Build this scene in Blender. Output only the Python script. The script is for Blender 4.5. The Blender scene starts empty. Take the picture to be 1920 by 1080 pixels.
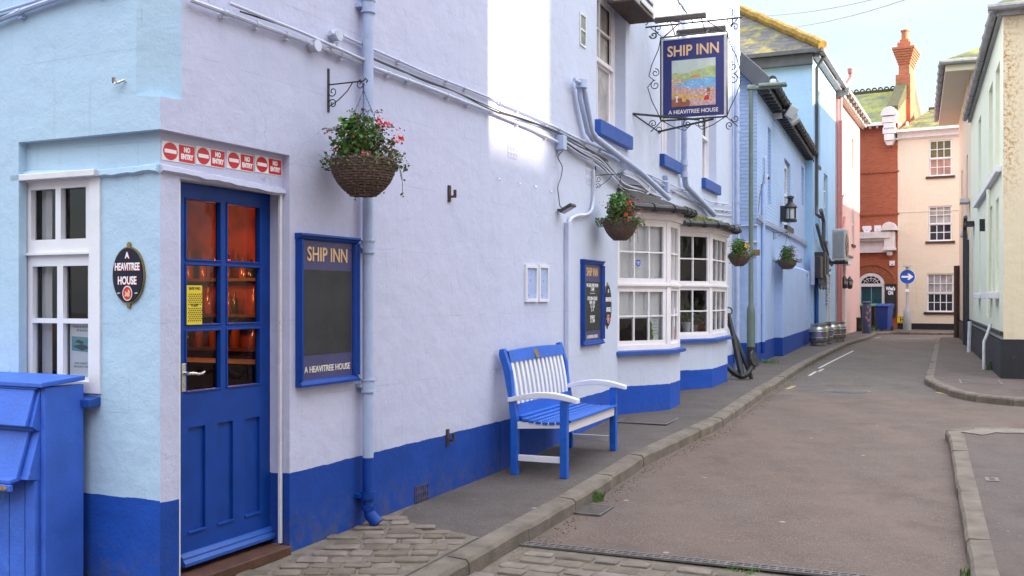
import bpy, bmesh, math, random
from mathutils import Vector, Matrix
random.seed(7)
S = bpy.context.scene
COL = S.collection
R = math.radians

# ------------------------------------------------------------ camera
EYE = 1.5; F = 1900.0; HX = 960.0; HY = 560.0
cam = bpy.data.objects.new('camera', bpy.data.cameras.new('camera'))
COL.objects.link(cam)
cam.location = (0, 0, EYE); cam.rotation_euler = (R(90), 0, 0)
cam.data.sensor_width = 36; cam.data.lens = 36 * F / 1920
cam.data.shift_y = 20 / 1920
cam.data.clip_end = 2000
S.camera = cam

# ------------------------------------------------------------ light
SUN_H = Vector((.926, -.378, 0)).normalized()      # horizontal direction towards the sun
SUN_EL = 16
S.view_settings.view_transform = 'Standard'
S.view_settings.look = 'None'
S.view_settings.exposure = 3.1
S.view_settings.gamma = 1
w = bpy.data.worlds.new('World'); S.world = w; w.use_nodes = True
nt = w.node_tree; nt.nodes.clear()
out = nt.nodes.new('ShaderNodeOutputWorld'); bg = nt.nodes.new('ShaderNodeBackground')
sky = nt.nodes.new('ShaderNodeTexSky'); sky.sky_type = 'NISHITA'; sky.sun_disc = False
sky.sun_elevation = R(SUN_EL); sky.sun_rotation = math.atan2(SUN_H.x, SUN_H.y)
sky.air_density = 1.0; sky.dust_density = 1.5; sky.ozone_density = 1.0
tc = nt.nodes.new('ShaderNodeTexCoord'); mp = nt.nodes.new('ShaderNodeMapping')
mp.inputs['Scale'].default_value = (1.2, 1.2, 4.0)
nz = nt.nodes.new('ShaderNodeTexNoise'); nz.inputs['Scale'].default_value = 2.2
nz.inputs['Detail'].default_value = 7; nz.inputs['Roughness'].default_value = .55
cr = nt.nodes.new('ShaderNodeValToRGB')
cr.color_ramp.elements[0].position = .38; cr.color_ramp.elements[0].color = (.80, .80, .80, 1)
cr.color_ramp.elements[1].position = .62; cr.color_ramp.elements[1].color = (.97, .97, .97, 1)
mx = nt.nodes.new('ShaderNodeMix'); mx.data_type = 'RGBA'
mx.inputs['B'].default_value = (3.1, 3.35, 3.6, 1)
nt.links.new(tc.outputs['Generated'], mp.inputs['Vector']); nt.links.new(mp.outputs[0], nz.inputs['Vector'])
nt.links.new(nz.outputs['Fac'], cr.inputs['Fac']); nt.links.new(cr.outputs['Color'], mx.inputs['Factor'])
sx_ = nt.nodes.new('ShaderNodeSeparateXYZ'); nt.links.new(tc.outputs['Generated'], sx_.inputs[0])
el = nt.nodes.new('ShaderNodeMapRange'); el.interpolation_type = 'SMOOTHSTEP'; nt.links.new(sx_.outputs[2], el.inputs[0])
el.inputs[1].default_value = .26; el.inputs[2].default_value = .75; el.inputs[3].default_value = 0; el.inputs[4].default_value = 1
lo = nt.nodes.new('ShaderNodeMix'); lo.data_type = 'RGBA'; lr = nt.nodes.new('ShaderNodeMapRange'); nt.links.new(nz.outputs['Fac'], lr.inputs[0])
lr.inputs[1].default_value = .36; lr.inputs[2].default_value = .60
nt.links.new(lr.outputs[0], lo.inputs[0]); lo.inputs['A'].default_value = (.62, .80, 1.0, 1); lo.inputs['B'].default_value = (.98, 1.02, 1.05, 1)
cm = nt.nodes.new('ShaderNodeMix'); cm.data_type = 'RGBA'; nt.links.new(el.outputs[0], cm.inputs[0])
nt.links.new(lo.outputs['Result'], cm.inputs['A']); cm.inputs['B'].default_value = (4.3, 4.6, 5.1, 1)
nt.links.new(cm.outputs['Result'], mx.inputs['B'])
nt.links.new(sky.outputs['Color'], mx.inputs['A']); nt.links.new(mx.outputs['Result'], bg.inputs['Color'])
bg.inputs['Strength'].default_value = .11
nt.links.new(bg.outputs[0], out.inputs[0])
sun = bpy.data.objects.new('sun', bpy.data.lights.new('sun', 'SUN')); COL.objects.link(sun)
sun.data.energy = 2.0; sun.data.angle = R(.7); sun.data.color = (1, .87, .70)
sdir = SUN_H * math.cos(R(SUN_EL)) + Vector((0, 0, math.sin(R(SUN_EL))))
sun.rotation_euler = sdir.to_track_quat('Z', 'Y').to_euler()
S.cycles.use_denoising = True
S.cycles.max_bounces = 8

# ------------------------------------------------------------ helpers
def zg(y):                                           # the pavement's height rises a little up the street
    pts = [(-60, -.06), (5.6, 0), (8.7, .06), (11.7, .15), (14.7, .2), (200, .2)]
    for (a, b), (c, d) in zip(pts, pts[1:]):
        if y <= c: return b + (d - b) * (y - a) / (c - a) if y > a else b
    return .2

def at(px, py, d): return Vector(((px - HX) / F * d, d, EYE - (py - HY) / F * d))
def gpt(px, py, dz=0):                               # the point on the pavement surface seen at a pixel
    d = 10
    for _ in range(40): d = .5 * d + .5 * (EYE - zg(d) + dz) * F / max(py - HY, 1)
    p = at(px, py, d); return p

class Frame:
    def __init__(s, ox, oy, dx, dy):
        s.o = Vector((ox, oy)); s.x = Vector((dx, dy)).normalized(); s.y = Vector((-s.x.y, s.x.x))
        s.rz = math.atan2(s.x.y, s.x.x)
    def px(s, px, py, off=0):                        # (x, z) on the plane local y = off
        k = (px - HX) / F
        o = s.o + s.y * off
        t = (k * o.y - o.x) / (s.x.x - k * s.x.y)
        d = o.y + t * s.x.y
        return t, EYE - (py - HY) / F * d
    def pyz(s, px, py, xo=0):                        # (y, z) on the plane local x = xo
        k = (px - HX) / F
        o = s.o + s.x * xo
        t = (k * o.y - o.x) / (s.y.x - k * s.y.y)
        d = o.y + t * s.y.y
        return t, EYE - (py - HY) / F * d
    def w(s, x, y, z):
        p = s.o + s.x * x + s.y * y
        return Vector((p.x, p.y, z))
    def mat(s, x=0, y=0, z=0): return Matrix.Translation(s.w(x, y, z)) @ Matrix.Rotation(s.rz, 4, 'Z')

class MB:
    def __init__(s): s.v = []; s.f = []; s.m = []
    def add(s, vs, fs, m=0):
        b = len(s.v); s.v += [tuple(v) for v in vs]
        for f in fs: s.f.append([b + i for i in f]); s.m.append(m)
        return s
    def box(s, x0, x1, y0, y1, z0, z1, m=0, M=None):
        vs = [Vector((x, y, z)) for z in (z0, z1) for y in (y0, y1) for x in (x0, x1)]
        if M: vs = [M @ v for v in vs]
        return s.add(vs, [(0, 2, 3, 1), (4, 5, 7, 6), (0, 1, 5, 4), (2, 6, 7, 3), (0, 4, 6, 2), (1, 3, 7, 5)], m)
    def ext(s, pts, a, b, axis='y', m=0):            # outline pts extruded along an axis; pts are the other two coords in order
        def P(p, q):
            return {'y': (p[0], q, p[1]), 'x': (q, p[0], p[1]), 'z': (p[0], p[1], q)}[axis]
        n = len(pts)
        s.add([P(p, a) for p in pts] + [P(p, b) for p in pts],
              [list(range(n)), list(range(2 * n - 1, n - 1, -1))] + [(i, i + n, (i + 1) % n + n, (i + 1) % n) for i in range(n)], m)
        return s
    def tube(s, pts, r, n=8, m=0, cap=True):
        pts = [Vector(p) for p in pts]
        rs = r if isinstance(r, (list, tuple)) else [r] * len(pts)
        vs = []; up = None
        for i, p in enumerate(pts):
            t = (pts[min(i + 1, len(pts) - 1)] - pts[max(i - 1, 0)])
            if t.length < 1e-9: t = Vector((0, 0, 1))
            t.normalize()
            if up is None:
                up = Vector((0, 0, 1)) if abs(t.z) < .9 else Vector((1, 0, 0))
            a = (up - t * up.dot(t))
            if a.length < 1e-6: a = t.orthogonal()
            a.normalize(); up = a; b = t.cross(a)
            for k in range(n):
                q = 2 * math.pi * k / n
                vs.append(p + (a * math.cos(q) + b * math.sin(q)) * rs[i])
        fs = []
        for i in range(len(pts) - 1):
            for k in range(n):
                k2 = (k + 1) % n
                fs.append((i * n + k, i * n + k2, (i + 1) * n + k2, (i + 1) * n + k))
        if cap: fs += [list(range(n))[::-1], [(len(pts) - 1) * n + k for k in range(n)]]
        return s.add(vs, fs, m)
    def lathe(s, prof, c=(0, 0, 0), n=20, m=0, M=None):   # prof: (radius, z)
        vs = []
        for r, z in prof:
            for k in range(n):
                q = 2 * math.pi * k / n
                v = Vector((r * math.cos(q), r * math.sin(q), z))
                if M: v = M @ v
                vs.append(v + Vector(c))
        fs = []
        for i in range(len(prof) - 1):
            for k in range(n):
                k2 = (k + 1) % n
                fs.append((i * n + k, i * n + k2, (i + 1) * n + k2, (i + 1) * n + k))
        fs += [list(range(n))[::-1], [(len(prof) - 1) * n + k for k in range(n)]]
        return s.add(vs, fs, m)
    def grid(s, x0, x1, z0, z1, holes=(), y=0, depth=.1, m=0, mr=None, edge=False):
        """a wall sheet in the xz plane facing -y, with rectangular holes that have reveals going +y"""
        xs = sorted({x0, x1} | {min(max(v, x0), x1) for h in holes for v in h[:2]})
        zs = sorted({z0, z1} | {min(max(v, z0), z1) for h in holes for v in h[2:4]})
        for a, b in zip(xs, xs[1:]):
            for c, d in zip(zs, zs[1:]):
                mx_, mz_ = (a + b) / 2, (c + d) / 2
                if any(h[0] < mx_ < h[1] and h[2] < mz_ < h[3] for h in holes): continue
                s.add([(a, y, c), (b, y, c), (b, y, d), (a, y, d)], [(0, 1, 2, 3)], m)
        mr = m if mr is None else mr
        rects = [(h[0], h[1], h[2], h[3], h[4] if len(h) > 4 else depth, 1) for h in holes]
        if edge: rects.append((x0, x1, z0, z1, depth, -1))
        for a, b, c, d, dp, sg in rects:
            for q in (((a, c), (a, d)), ((b, d), (b, c)), ((b, c), (a, c)), ((a, d), (b, d))):
                (p0, q0), (p1, q1) = q
                f = [(p0, y, q0), (p0, y + dp, q0), (p1, y + dp, q1), (p1, y, q1)]
                s.add(f, [(0, 1, 2, 3) if sg > 0 else (3, 2, 1, 0)], mr)
        return s
    def quad(s, *ps, m=0): return s.add(ps, [tuple(range(len(ps)))], m)
    def disc(s, cx, cz, rx, rz, y0, y1, n=32, m=0):
        return s.ext([(cx + rx * math.cos(2 * math.pi * k / n), cz + rz * math.sin(2 * math.pi * k / n)) for k in range(n)], y0, y1, 'y', m)
    def build(s, name, mats, parent=None, mat=None, smooth=False, bevel=0, label=None):
        me = bpy.data.meshes.new(name)
        me.from_pydata(s.v, [], s.f)
        if not isinstance(mats, (list, tuple)): mats = [mats]
        for x in mats: me.materials.append(x)
        for p, i in zip(me.polygons, s.m): p.material_index = min(i, len(mats) - 1)
        if smooth:
            for p in me.polygons: p.use_smooth = True
        me.update()
        o = bpy.data.objects.new(name, me); COL.objects.link(o)
        if parent: o.parent = parent
        if mat is not None: o.matrix_local = mat
        if smooth:
            try: me.set_sharp_from_angle(angle=R(40))
            except Exception: pass
        if bevel:
            b = o.modifiers.new('b', 'BEVEL'); b.width = bevel; b.segments = 2; b.limit_method = 'ANGLE'; b.angle_limit = R(40)
            b.harden_normals = False
        if label: o['label'] = label
        return o

def thing(name, label, cat, mat=None, group=None, kind=None):
    o = bpy.data.objects.new(name, None); COL.objects.link(o); o.empty_display_size = .1
    if mat is not None: o.matrix_world = mat
    o['label'] = label; o['category'] = cat
    if group: o['group'] = group
    if kind: o['kind'] = kind
    return o
def tag(o, label, cat, group=None, kind=None):
    o['label'] = label; o['category'] = cat
    if group: o['group'] = group
    if kind: o['kind'] = kind
    return o
def struct(name, mb, mats, mat=None, **k):
    o = mb.build(name, mats, None, mat, **k); o['kind'] = 'structure'; return o
def copy_tree(o, parent=None):
    c = o.copy(); COL.objects.link(c)
    if parent: c.parent = parent
    for ch in [q for q in bpy.data.objects if q.parent == o]: copy_tree(ch, c)
    return c

def text(s, size, x, z, y, mat, parent, name='lettering', ext=.002, sx=1.0, align='CENTER', bold=0, M=None, spacing=1.0):
    cu = bpy.data.curves.new('t', 'FONT'); cu.body = s; cu.size = size; cu.extrude = ext; cu.align_x = align; cu.align_y = 'CENTER'
    cu.offset = bold; cu.space_character = spacing; cu.resolution_u = 3
    o = bpy.data.objects.new('t', cu); COL.objects.link(o)
    dg = bpy.context.evaluated_depsgraph_get()
    me = bpy.data.meshes.new_from_object(o.evaluated_get(dg))
    bpy.data.objects.remove(o)
    mb = MB()
    for v in me.vertices: mb.v.append((x + v.co.x * sx, y - v.co.z, z + v.co.y))
    for p in me.polygons: mb.f.append(list(p.vertices)); mb.m.append(0)
    bpy.data.meshes.remove(me)
    if parent is None: return mb
    return mb.build(name, mat, parent, M)

# ------------------------------------------------------------ materials
def new_mat(name):
    m = bpy.data.materials.new(name); m.use_nodes = True
    n = m.node_tree; b = n.nodes['Principled BSDF']
    return m, n, b
def N(n, t, **k):
    x = n.nodes.new(t)
    for a, v in k.items():
        if a in x.inputs: x.inputs[a].default_value = v
        else: setattr(x, a, v)
    return x
def L(n, a, b): n.links.new(a, b)
def mixc(n, fac, a, b, blend='MIX'):
    x = n.nodes.new('ShaderNodeMix'); x.data_type = 'RGBA'; x.blend_type = blend
    for sock, v in (('Factor', fac), ('A', a), ('B', b)):
        if hasattr(v, 'links'): n.links.new(v, x.inputs[sock])
        elif sock == 'Factor': x.inputs[0].default_value = v
        else: x.inputs[sock].default_value = (*v[:3], 1)
    return x.outputs['Result']
def math_(n, op, a, b=0, c=None):
    x = n.nodes.new('ShaderNodeMath'); x.operation = op
    for i, v in enumerate((a, b) if c is None else (a, b, c)):
        if hasattr(v, 'links'): n.links.new(v, x.inputs[i])
        else: x.inputs[i].default_value = v
    return x.outputs[0]
def ramp(n, fac, a, b, c0=0, c1=1):
    x = n.nodes.new('ShaderNodeMapRange'); x.clamp = True
    n.links.new(fac, x.inputs[0]); x.inputs[1].default_value = a; x.inputs[2].default_value = b
    x.inputs[3].default_value = c0; x.inputs[4].default_value = c1
    return x.outputs[0]
def noise(n, vec, scale, detail=4, rough=.6):
    x = N(n, 'ShaderNodeTexNoise', Scale=scale, Detail=detail, Roughness=rough); L(n, vec, x.inputs['Vector']); return x.outputs['Fac']
def bump(n, b, h, strength=.3, dist=.01, prev=None):
    x = N(n, 'ShaderNodeBump', Strength=strength, Distance=dist); L(n, h, x.inputs['Height'])
    if prev is not None: L(n, prev, x.inputs['Normal'])
    L(n, x.outputs[0], b.inputs['Normal']); return x.outputs[0]
def lin(r, g, b):
    f = lambda c: (c / 255 / 12.92) if c / 255 <= .04045 else ((c / 255 + .055) / 1.055) ** 2.4
    return (f(r), f(g), f(b))

def plain(name, c, rough=.5, var=.12, scale=6, metal=0, bmp=0, bscale=40, spec=.5, dirt=None, coat=0):
    m, n, b = new_mat(name)
    t = N(n, 'ShaderNodeTexCoord').outputs['Object']
    f = noise(n, t, scale)
    f2 = ramp(n, f, .3, .7)
    col = mixc(n, f2, tuple(v * (1 - var) for v in c), tuple(min(1, v * (1 + var * .5)) for v in c))
    if dirt:
        d = ramp(n, noise(n, t, scale * 1.7, 8, .75), .6, .72)
        col = mixc(n, d, col, dirt)
    L(n, col, b.inputs['Base Color'])
    r2 = ramp(n, noise(n, t, scale * 4), .3, .7, max(0, rough - .08), min(1, rough + .1))
    L(n, r2, b.inputs['Roughness']); b.inputs['Metallic'].default_value = metal
    b.inputs['Specular IOR Level'].default_value = spec
    if bmp: bump(n, b, noise(n, t, bscale, 6), bmp, .01)
    return m

def stucco(name, c, band=None, zband=None, c2=None, lines=True, rough=.8, stain=.9, bs=1.0, lichen=None, cracks=True, light_shift=None):
    """painted render: trowel unevenness, fine grain, faint joint lines, hairline cracks, an optional painted band below a height"""
    m, n, b = new_mat(name)
    t = N(n, 'ShaderNodeTexCoord').outputs['Object']
    geo = N(n, 'ShaderNodeNewGeometry').outputs['Position']
    sp = N(n, 'ShaderNodeSeparateXYZ'); L(n, geo, sp.inputs[0])
    so = N(n, 'ShaderNodeSeparateXYZ'); L(n, t, so.inputs[0])
    big = ramp(n, noise(n, t, .9, 5), .3, .7)
    med = ramp(n, noise(n, t, 4.5, 6, .65), .35, .75)
    c2 = c2 or tuple(v * .90 for v in c)
    col = mixc(n, big, c, c2)
    col = mixc(n, math_(n, 'MULTIPLY', med, .35), col, tuple(min(1, v * 1.08) for v in c))
    if light_shift:  # change of the light's colour along the wall, painted into the base colour
        ff = ramp(n, math_(n, 'ADD', sp.outputs[1], math_(n, 'MULTIPLY', math_(n, 'SUBTRACT', noise(n, t, 1.6, 6, .7), .5), 2.2)), light_shift[1], light_shift[2])
        col = mixc(n, ff, col, mixc(n, big, light_shift[0], tuple(v * .96 for v in light_shift[0])))
    # rain streaks
    mp = N(n, 'ShaderNodeMapping'); mp.inputs['Scale'].default_value = (9, 9, .55); L(n, t, mp.inputs[0])
    st = ramp(n, noise(n, mp.outputs[0], 1.3, 5, .7), .58, .8, 0, stain)
    col = mixc(n, math_(n, 'MULTIPLY', st, .32), col, tuple(v * .5 for v in c))
    # specks
    spk = ramp(n, noise(n, t, 55, 2, .5), .72, .78, 0, .35)
    col = mixc(n, spk, col, tuple(v * .5 for v in c))
    h = None
    if lines:
        zz = math_(n, 'MODULO', math_(n, 'ADD', so.outputs[2], math_(n, 'MULTIPLY', noise(n, t, 1.5, 2), .02)), .46)
        ln = math_(n, 'LESS_THAN', zz, .005)
        xx = math_(n, 'MODULO', math_(n, 'ADD', math_(n, 'ADD', so.outputs[0], math_(n, 'MULTIPLY', math_(n, 'FLOOR', math_(n, 'DIVIDE', so.outputs[2], .46)), .43)), 50), .92)
        lx = math_(n, 'LESS_THAN', xx, .004)
        ln = math_(n, 'MAXIMUM', ln, lx)
        ln = math_(n, 'MULTIPLY', ln, ramp(n, noise(n, t, 2.2, 3), .46, .56))
        col = mixc(n, math_(n, 'MULTIPLY', ln, .3), col, tuple(v * .5 for v in c))
    if cracks:
        tv = N(n, 'ShaderNodeVectorMath', operation='ADD')
        nn = N(n, 'ShaderNodeTexNoise', Scale=3, Detail=5); L(n, t, nn.inputs['Vector']); L(n, t, tv.inputs[0])
        sc = N(n, 'ShaderNodeVectorMath', operation='SCALE'); sc.inputs['Scale'].default_value = .35
        L(n, nn.outputs['Color'], sc.inputs[0]); L(n, sc.outputs[0], tv.inputs[1])
        vo = N(n, 'ShaderNodeTexVoronoi', Scale=.85); vo.feature = 'DISTANCE_TO_EDGE'; L(n, tv.outputs[0], vo.inputs['Vector'])
        ck = math_(n, 'MULTIPLY', math_(n, 'LESS_THAN', vo.outputs['Distance'], .0014), ramp(n, noise(n, t, 1.1, 2), .5, .56))
        col = mixc(n, math_(n, 'MULTIPLY', ck, .35), col, tuple(v * .35 for v in c))
    if lichen:
        lz, l0, l1 = lichen[1:]
        lf = math_(n, 'MULTIPLY', ramp(n, noise(n, t, 17, 10, .8), l0, l1), ramp(n, math_(n, 'ABSOLUTE', math_(n, 'SUBTRACT', sp.outputs[2], lz)), .8, 1.9, 1, .03))
        lf = math_(n, 'MULTIPLY', lf, ramp(n, math_(n, 'ADD', so.outputs[1], math_(n, 'MULTIPLY', noise(n, t, 3, 3), .3)), .22, .46, 1, .08))
        col = mixc(n, lf, col, lichen[0])
    if band:
        zz = math_(n, 'ADD', sp.outputs[2], math_(n, 'MULTIPLY', math_(n, 'SUBTRACT', noise(n, t, 5, 4), .5), .028))
        below = math_(n, 'LESS_THAN', zz, zband)
        bc = mixc(n, ramp(n, noise(n, t, 3, 6, .7), .35, .7), band, tuple(v * .78 for v in band))
        chip = ramp(n, noise(n, t, 38, 3, .6), .73, .76, 0, .6)
        bc = mixc(n, chip, bc, tuple(min(1, v * 1.4 + .05) for v in band))
        low = math_(n, 'MULTIPLY', ramp(n, sp.outputs[2], .02, .30, .55, 0), ramp(n, noise(n, t, 9, 6, .7), .42, .62))
        bc = mixc(n, low, bc, (.10, .09, .085))
        col = mixc(n, below, col, bc)
    L(n, col, b.inputs['Base Color'])
    b.inputs['Roughness'].default_value = rough
    b.inputs['Specular IOR Level'].default_value = .35
    h1 = noise(n, t, 6, 3, .5); h2 = noise(n, t, 75, 4, .6)
    nb = bump(n, b, h1, .35 * bs, .03)
    nb = bump(n, b, h2, .42 * bs, .004, nb)
    h3 = noise(n, t, 26, 4, .7)
    nb = bump(n, b, h3, .28 * bs, .008, nb)
    if lines:
        nb = bump(n, b, math_(n, 'SUBTRACT', 1, ln), .35, .004, nb)
    return m

def brickmat(name, c, mortar, bw=.225, bh=.075, gap=.010, painted=False, rough=.85, c2=None, band=None, zband=None, lichen=None, bumpy=.8, plane='xz'):
    m, n, b = new_mat(name)
    t = N(n, 'ShaderNodeTexCoord').outputs['Object']
    so = N(n, 'ShaderNodeSeparateXYZ'); L(n, t, so.inputs[0])
    cb = N(n, 'ShaderNodeCombineXYZ')
    if plane == 'xy': L(n, so.outputs[0], cb.inputs[0]); L(n, so.outputs[1], cb.inputs[1])
    else: L(n, math_(n, 'ADD', so.outputs[0], so.outputs[1]), cb.inputs[0]); L(n, so.outputs[2], cb.inputs[1])
    wob = N(n, 'ShaderNodeVectorMath', operation='ADD'); L(n, cb.outputs[0], wob.inputs[0])
    nn = N(n, 'ShaderNodeTexNoise', Scale=5, Detail=3); L(n, t, nn.inputs['Vector'])
    sc = N(n, 'ShaderNodeVectorMath', operation='SCALE'); sc.inputs['Scale'].default_value = .014; L(n, nn.outputs['Color'], sc.inputs[0]); L(n, sc.outputs[0], wob.inputs[1])
    br = N(n, 'ShaderNodeTexBrick', Scale=1.0); L(n, wob.outputs[0], br.inputs['Vector'])
    br.inputs['Brick Width'].default_value = bw; br.inputs['Row Height'].default_value = bh; br.inputs['Mortar Size'].default_value = gap
    br.inputs['Mortar Smooth'].default_value = .3; br.inputs['Bias'].default_value = 0
    c2 = c2 or tuple(v * .7 for v in c)
    br.inputs['Color1'].default_value = (*c, 1); br.inputs['Color2'].default_value = (*c2, 1); br.inputs['Mortar'].default_value = (*mortar, 1)
    col = br.outputs['Color']
    col = mixc(n, ramp(n, noise(n, t, 2, 6, .7), .4, .75, 0, .35), col, tuple(v * .6 for v in c))
    if lichen:
        for (lc, sc_, l0, l1) in lichen:
            col = mixc(n, ramp(n, noise(n, t, sc_, 9, .75), l0, l1), col, lc)
    if band:
        geo = N(n, 'ShaderNodeNewGeometry').outputs['Position']; sp = N(n, 'ShaderNodeSeparateXYZ'); L(n, geo, sp.inputs[0])
        col = mixc(n, math_(n, 'LESS_THAN', sp.outputs[2], zband), col, band)
    L(n, col, b.inputs['Base Color']); b.inputs['Roughness'].default_value = rough
    nb = bump(n, b, math_(n, 'SUBTRACT', 1, br.outputs['Fac']), bumpy, .008)
    bump(n, b, noise(n, t, 40, 5), .35, .006, nb)
    return m

def ground_mat(name, c, c2, speck=.5, scale=1.0, cracks=False, rough=.9, far=None):
    m, n, b = new_mat(name)
    t = N(n, 'ShaderNodeNewGeometry').outputs['Position']
    big = ramp(n, noise(n, t, .35, 6, .6), .35, .65)
    med = ramp(n, noise(n, t, 2.5, 7, .7), .35, .7)
    col = mixc(n, big, c, c2)
    if far:
        sy = N(n, 'ShaderNodeSeparateXYZ'); L(n, t, sy.inputs[0])
        col = mixc(n, ramp(n, math_(n, 'ADD', sy.outputs[1], math_(n, 'MULTIPLY', noise(n, t, 2.2, 6, .7), 1.2)), 14.2, 15.6), col, far)
    col = mixc(n, math_(n, 'MULTIPLY', med, .5), col, tuple(v * .68 for v in c))
    f = noise(n, t, 95 * scale, 3, .7)
    col = mixc(n, ramp(n, f, .52, .72, 0, speck), col, tuple(min(1, v * 2.3) for v in c))
    col = mixc(n, ramp(n, f, .46, .30, 0, speck), col, tuple(v * .4 for v in c))
    vo = N(n, 'ShaderNodeTexVoronoi', Scale=16); L(n, t, vo.inputs['Vector'])
    spot = math_(n, 'MULTIPLY', math_(n, 'LESS_THAN', vo.outputs['Distance'], .13), math_(n, 'GREATER_THAN', noise(n, t, 7, 2), .60))
    col = mixc(n, math_(n, 'MULTIPLY', spot, .6), col, (.28, .25, .22))
    mp = N(n, 'ShaderNodeTexVoronoi', Scale=2.1); L(n, t, mp.inputs['Vector'])
    gum = math_(n, 'LESS_THAN', mp.outputs['Distance'], .045)
    col = mixc(n, math_(n, 'MULTIPLY', gum, .5), col, (.42, .38, .34))
    if cracks:
        vv = N(n, 'ShaderNodeTexVoronoi', Scale=.5); vv.feature = 'DISTANCE_TO_EDGE'
        nn = N(n, 'ShaderNodeTexNoise', Scale=1.5, Detail=8); L(n, t, nn.inputs['Vector'])
        L(n, mixc(n, .25, t, nn.outputs['Color']), vv.inputs['Vector'])
        col = mixc(n, math_(n, 'MULTIPLY', math_(n, 'LESS_THAN', vv.outputs['Distance'], .004), .6), col, tuple(v * .4 for v in c))
    mp2 = N(n, 'ShaderNodeMapping'); mp2.inputs['Rotation'].default_value = (0, 0, R(22)); mp2.inputs['Scale'].default_value = (1.7, .22, 1); L(n, t, mp2.inputs[0])
    col = mixc(n, ramp(n, noise(n, mp2.outputs[0], 1.0, 4, .6), .42, .70, 0, .5), col, tuple(min(1, v * 1.3) for v in c))
    col = mixc(n, ramp(n, noise(n, t, .9, 8, .75), .53, .64, 0, .5), col, tuple(v * .6 for v in c))
    col = mixc(n, ramp(n, noise(n, t, 28, 3, .6), .62, .74, 0, .5), col, tuple(min(1, v * 1.7) for v in c))
    L(n, col, b.inputs['Base Color'])
    L(n, ramp(n, med, 0, 1, rough - .1, rough + .05), b.inputs['Roughness'])
    b.inputs['Specular IOR Level'].default_value = .3
    nb = bump(n, b, f, .75, .006)
    bump(n, b, noise(n, t, 7, 5), .25, .02, nb)
    return m

def glassmat(name, tint=(.9, .93, .95), refl=.10, rough=.01, k=.8):
    m, n, b = new_mat(name); n.nodes.remove(b)
    o = n.nodes['Material Output']
    tr = N(n, 'ShaderNodeBsdfTransparent'); tr.inputs[0].default_value = (*tint, 1)
    gl = N(n, 'ShaderNodeBsdfGlossy', Roughness=rough); gl.inputs['Color'].default_value = (1, 1, 1, 1)
    t = N(n, 'ShaderNodeTexCoord').outputs['Object']
    bp = N(n, 'ShaderNodeBump', Strength=.12, Distance=.02); L(n, noise(n, t, 3, 2), bp.inputs['Height']); L(n, bp.outputs[0], gl.inputs['Normal'])
    fr = N(n, 'ShaderNodeFresnel', IOR=1.5)
    mx = N(n, 'ShaderNodeMixShader'); L(n, math_(n, 'MINIMUM', math_(n, 'ADD', math_(n, 'MULTIPLY', fr.outputs[0], k), refl - .05), 1), mx.inputs[0])
    L(n, tr.outputs[0], mx.inputs[1]); L(n, gl.outputs[0], mx.inputs[2]); L(n, mx.outputs[0], o.inputs[0])
    return m

BLUE = (.016, .085, .43)
M = {}
M['wall_left'] = stucco('light tinted pale blue render', (.41, .555, .70), (.007, .070, .40), .485, c2=(.43, .585, .69))  # bluer than the street walls: the skylight's tint is put into the colour
M['wall_main'] = stucco('light tinted main render', (.53, .52, .655), (.005, .052, .31), .475, c2=(.485, .495, .64), light_shift=((.52, .565, .69), 7.4, 11.0))  # lilac bounce light put into the colour, turning bluer up the street
M['wall_pub'] = stucco('light tinted pub render', (.53, .52, .655), (.008, .072, .42), .475, c2=(.485, .495, .64), light_shift=((.52, .565, .69), 7.4, 11.0))  # same painted light tint, continued beyond the bend
M['bluep'] = plain('blue gloss paint', (.004, .046, .27), .45, .18, 8, bmp=.10, bscale=120, spec=.3)
M['bluebox'] = plain('bright blue paint', (.045, .14, .60), .55, .22, 4, bmp=.3, bscale=60, dirt=(.10, .23, .62))
M['bluebench'] = plain('bench blue paint', (.011, .11, .52), .42, .2, 9, bmp=.15, bscale=50, dirt=(.03, .15, .50))
M['sillblue'] = plain('sill blue paint', (.012, .070, .32), .5, .15, 8, bmp=.15)
M['white'] = plain('white gloss paint', (.74, .73, .76), .38, .06, 6, bmp=.08, bscale=25, dirt=None)
M['whitew'] = plain('weathered white paint', (.70, .68, .70), .5, .12, 7, bmp=.15, bscale=25, dirt=(.45, .42, .40))
M['pinkwhite'] = plain('bay window paint', (.77, .73, .75), .42, .08, 5, bmp=.1, bscale=22)
M['wood'] = plain('dark wood', (.09, .035, .018), .6, .4, 12, bmp=.4)
M['pipe'] = plain('painted pipe', (.40, .47, .66), .5, .12, 9, bmp=.2, bscale=30, dirt=(.30, .32, .40))
M['pipew'] = plain('pale painted conduit', (.55, .57, .68), .5, .15, 9, bmp=.15, dirt=(.22, .22, .24))
M['cable'] = plain('dark cable', (.06, .06, .07), .6)
M['black'] = plain('black iron', (.02, .02, .022), .5, .3, 20, bmp=.3)
M['rust'] = plain('rusty iron', (.07, .04, .03), .8, .5, 30, bmp=.5)
M['navy'] = plain('navy sign board', (.018, .024, .15), .4, .15, 5)
M['navyd'] = plain('dusty navy board', (.055, .05, .14), .45, .2, 5)
M['chalk'] = plain('blackboard', (.024, .022, .025), .6, .5, 5, dirt=(.045, .042, .045))
M['gold'] = plain('gold lettering', (.75, .48, .26), .5, .1)
M['cream_t'] = plain('cream lettering', (.80, .72, .62), .5, .1)
M['wht_t'] = plain('white lettering', (.85, .85, .85), .5, .05)
M['red'] = plain('sign red', (.60, .012, .022), .4, .08)
M['redfl'] = plain('red petals', (.72, .02, .012), .5, .3)
M['pinkfl'] = plain('pink petals', (.70, .10, .22), .5, .3)
M['purfl'] = plain('violet petals', (.26, .17, .60), .5, .3)
M['whtfl'] = plain('white petals', (.75, .75, .72), .5, .2)
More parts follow.
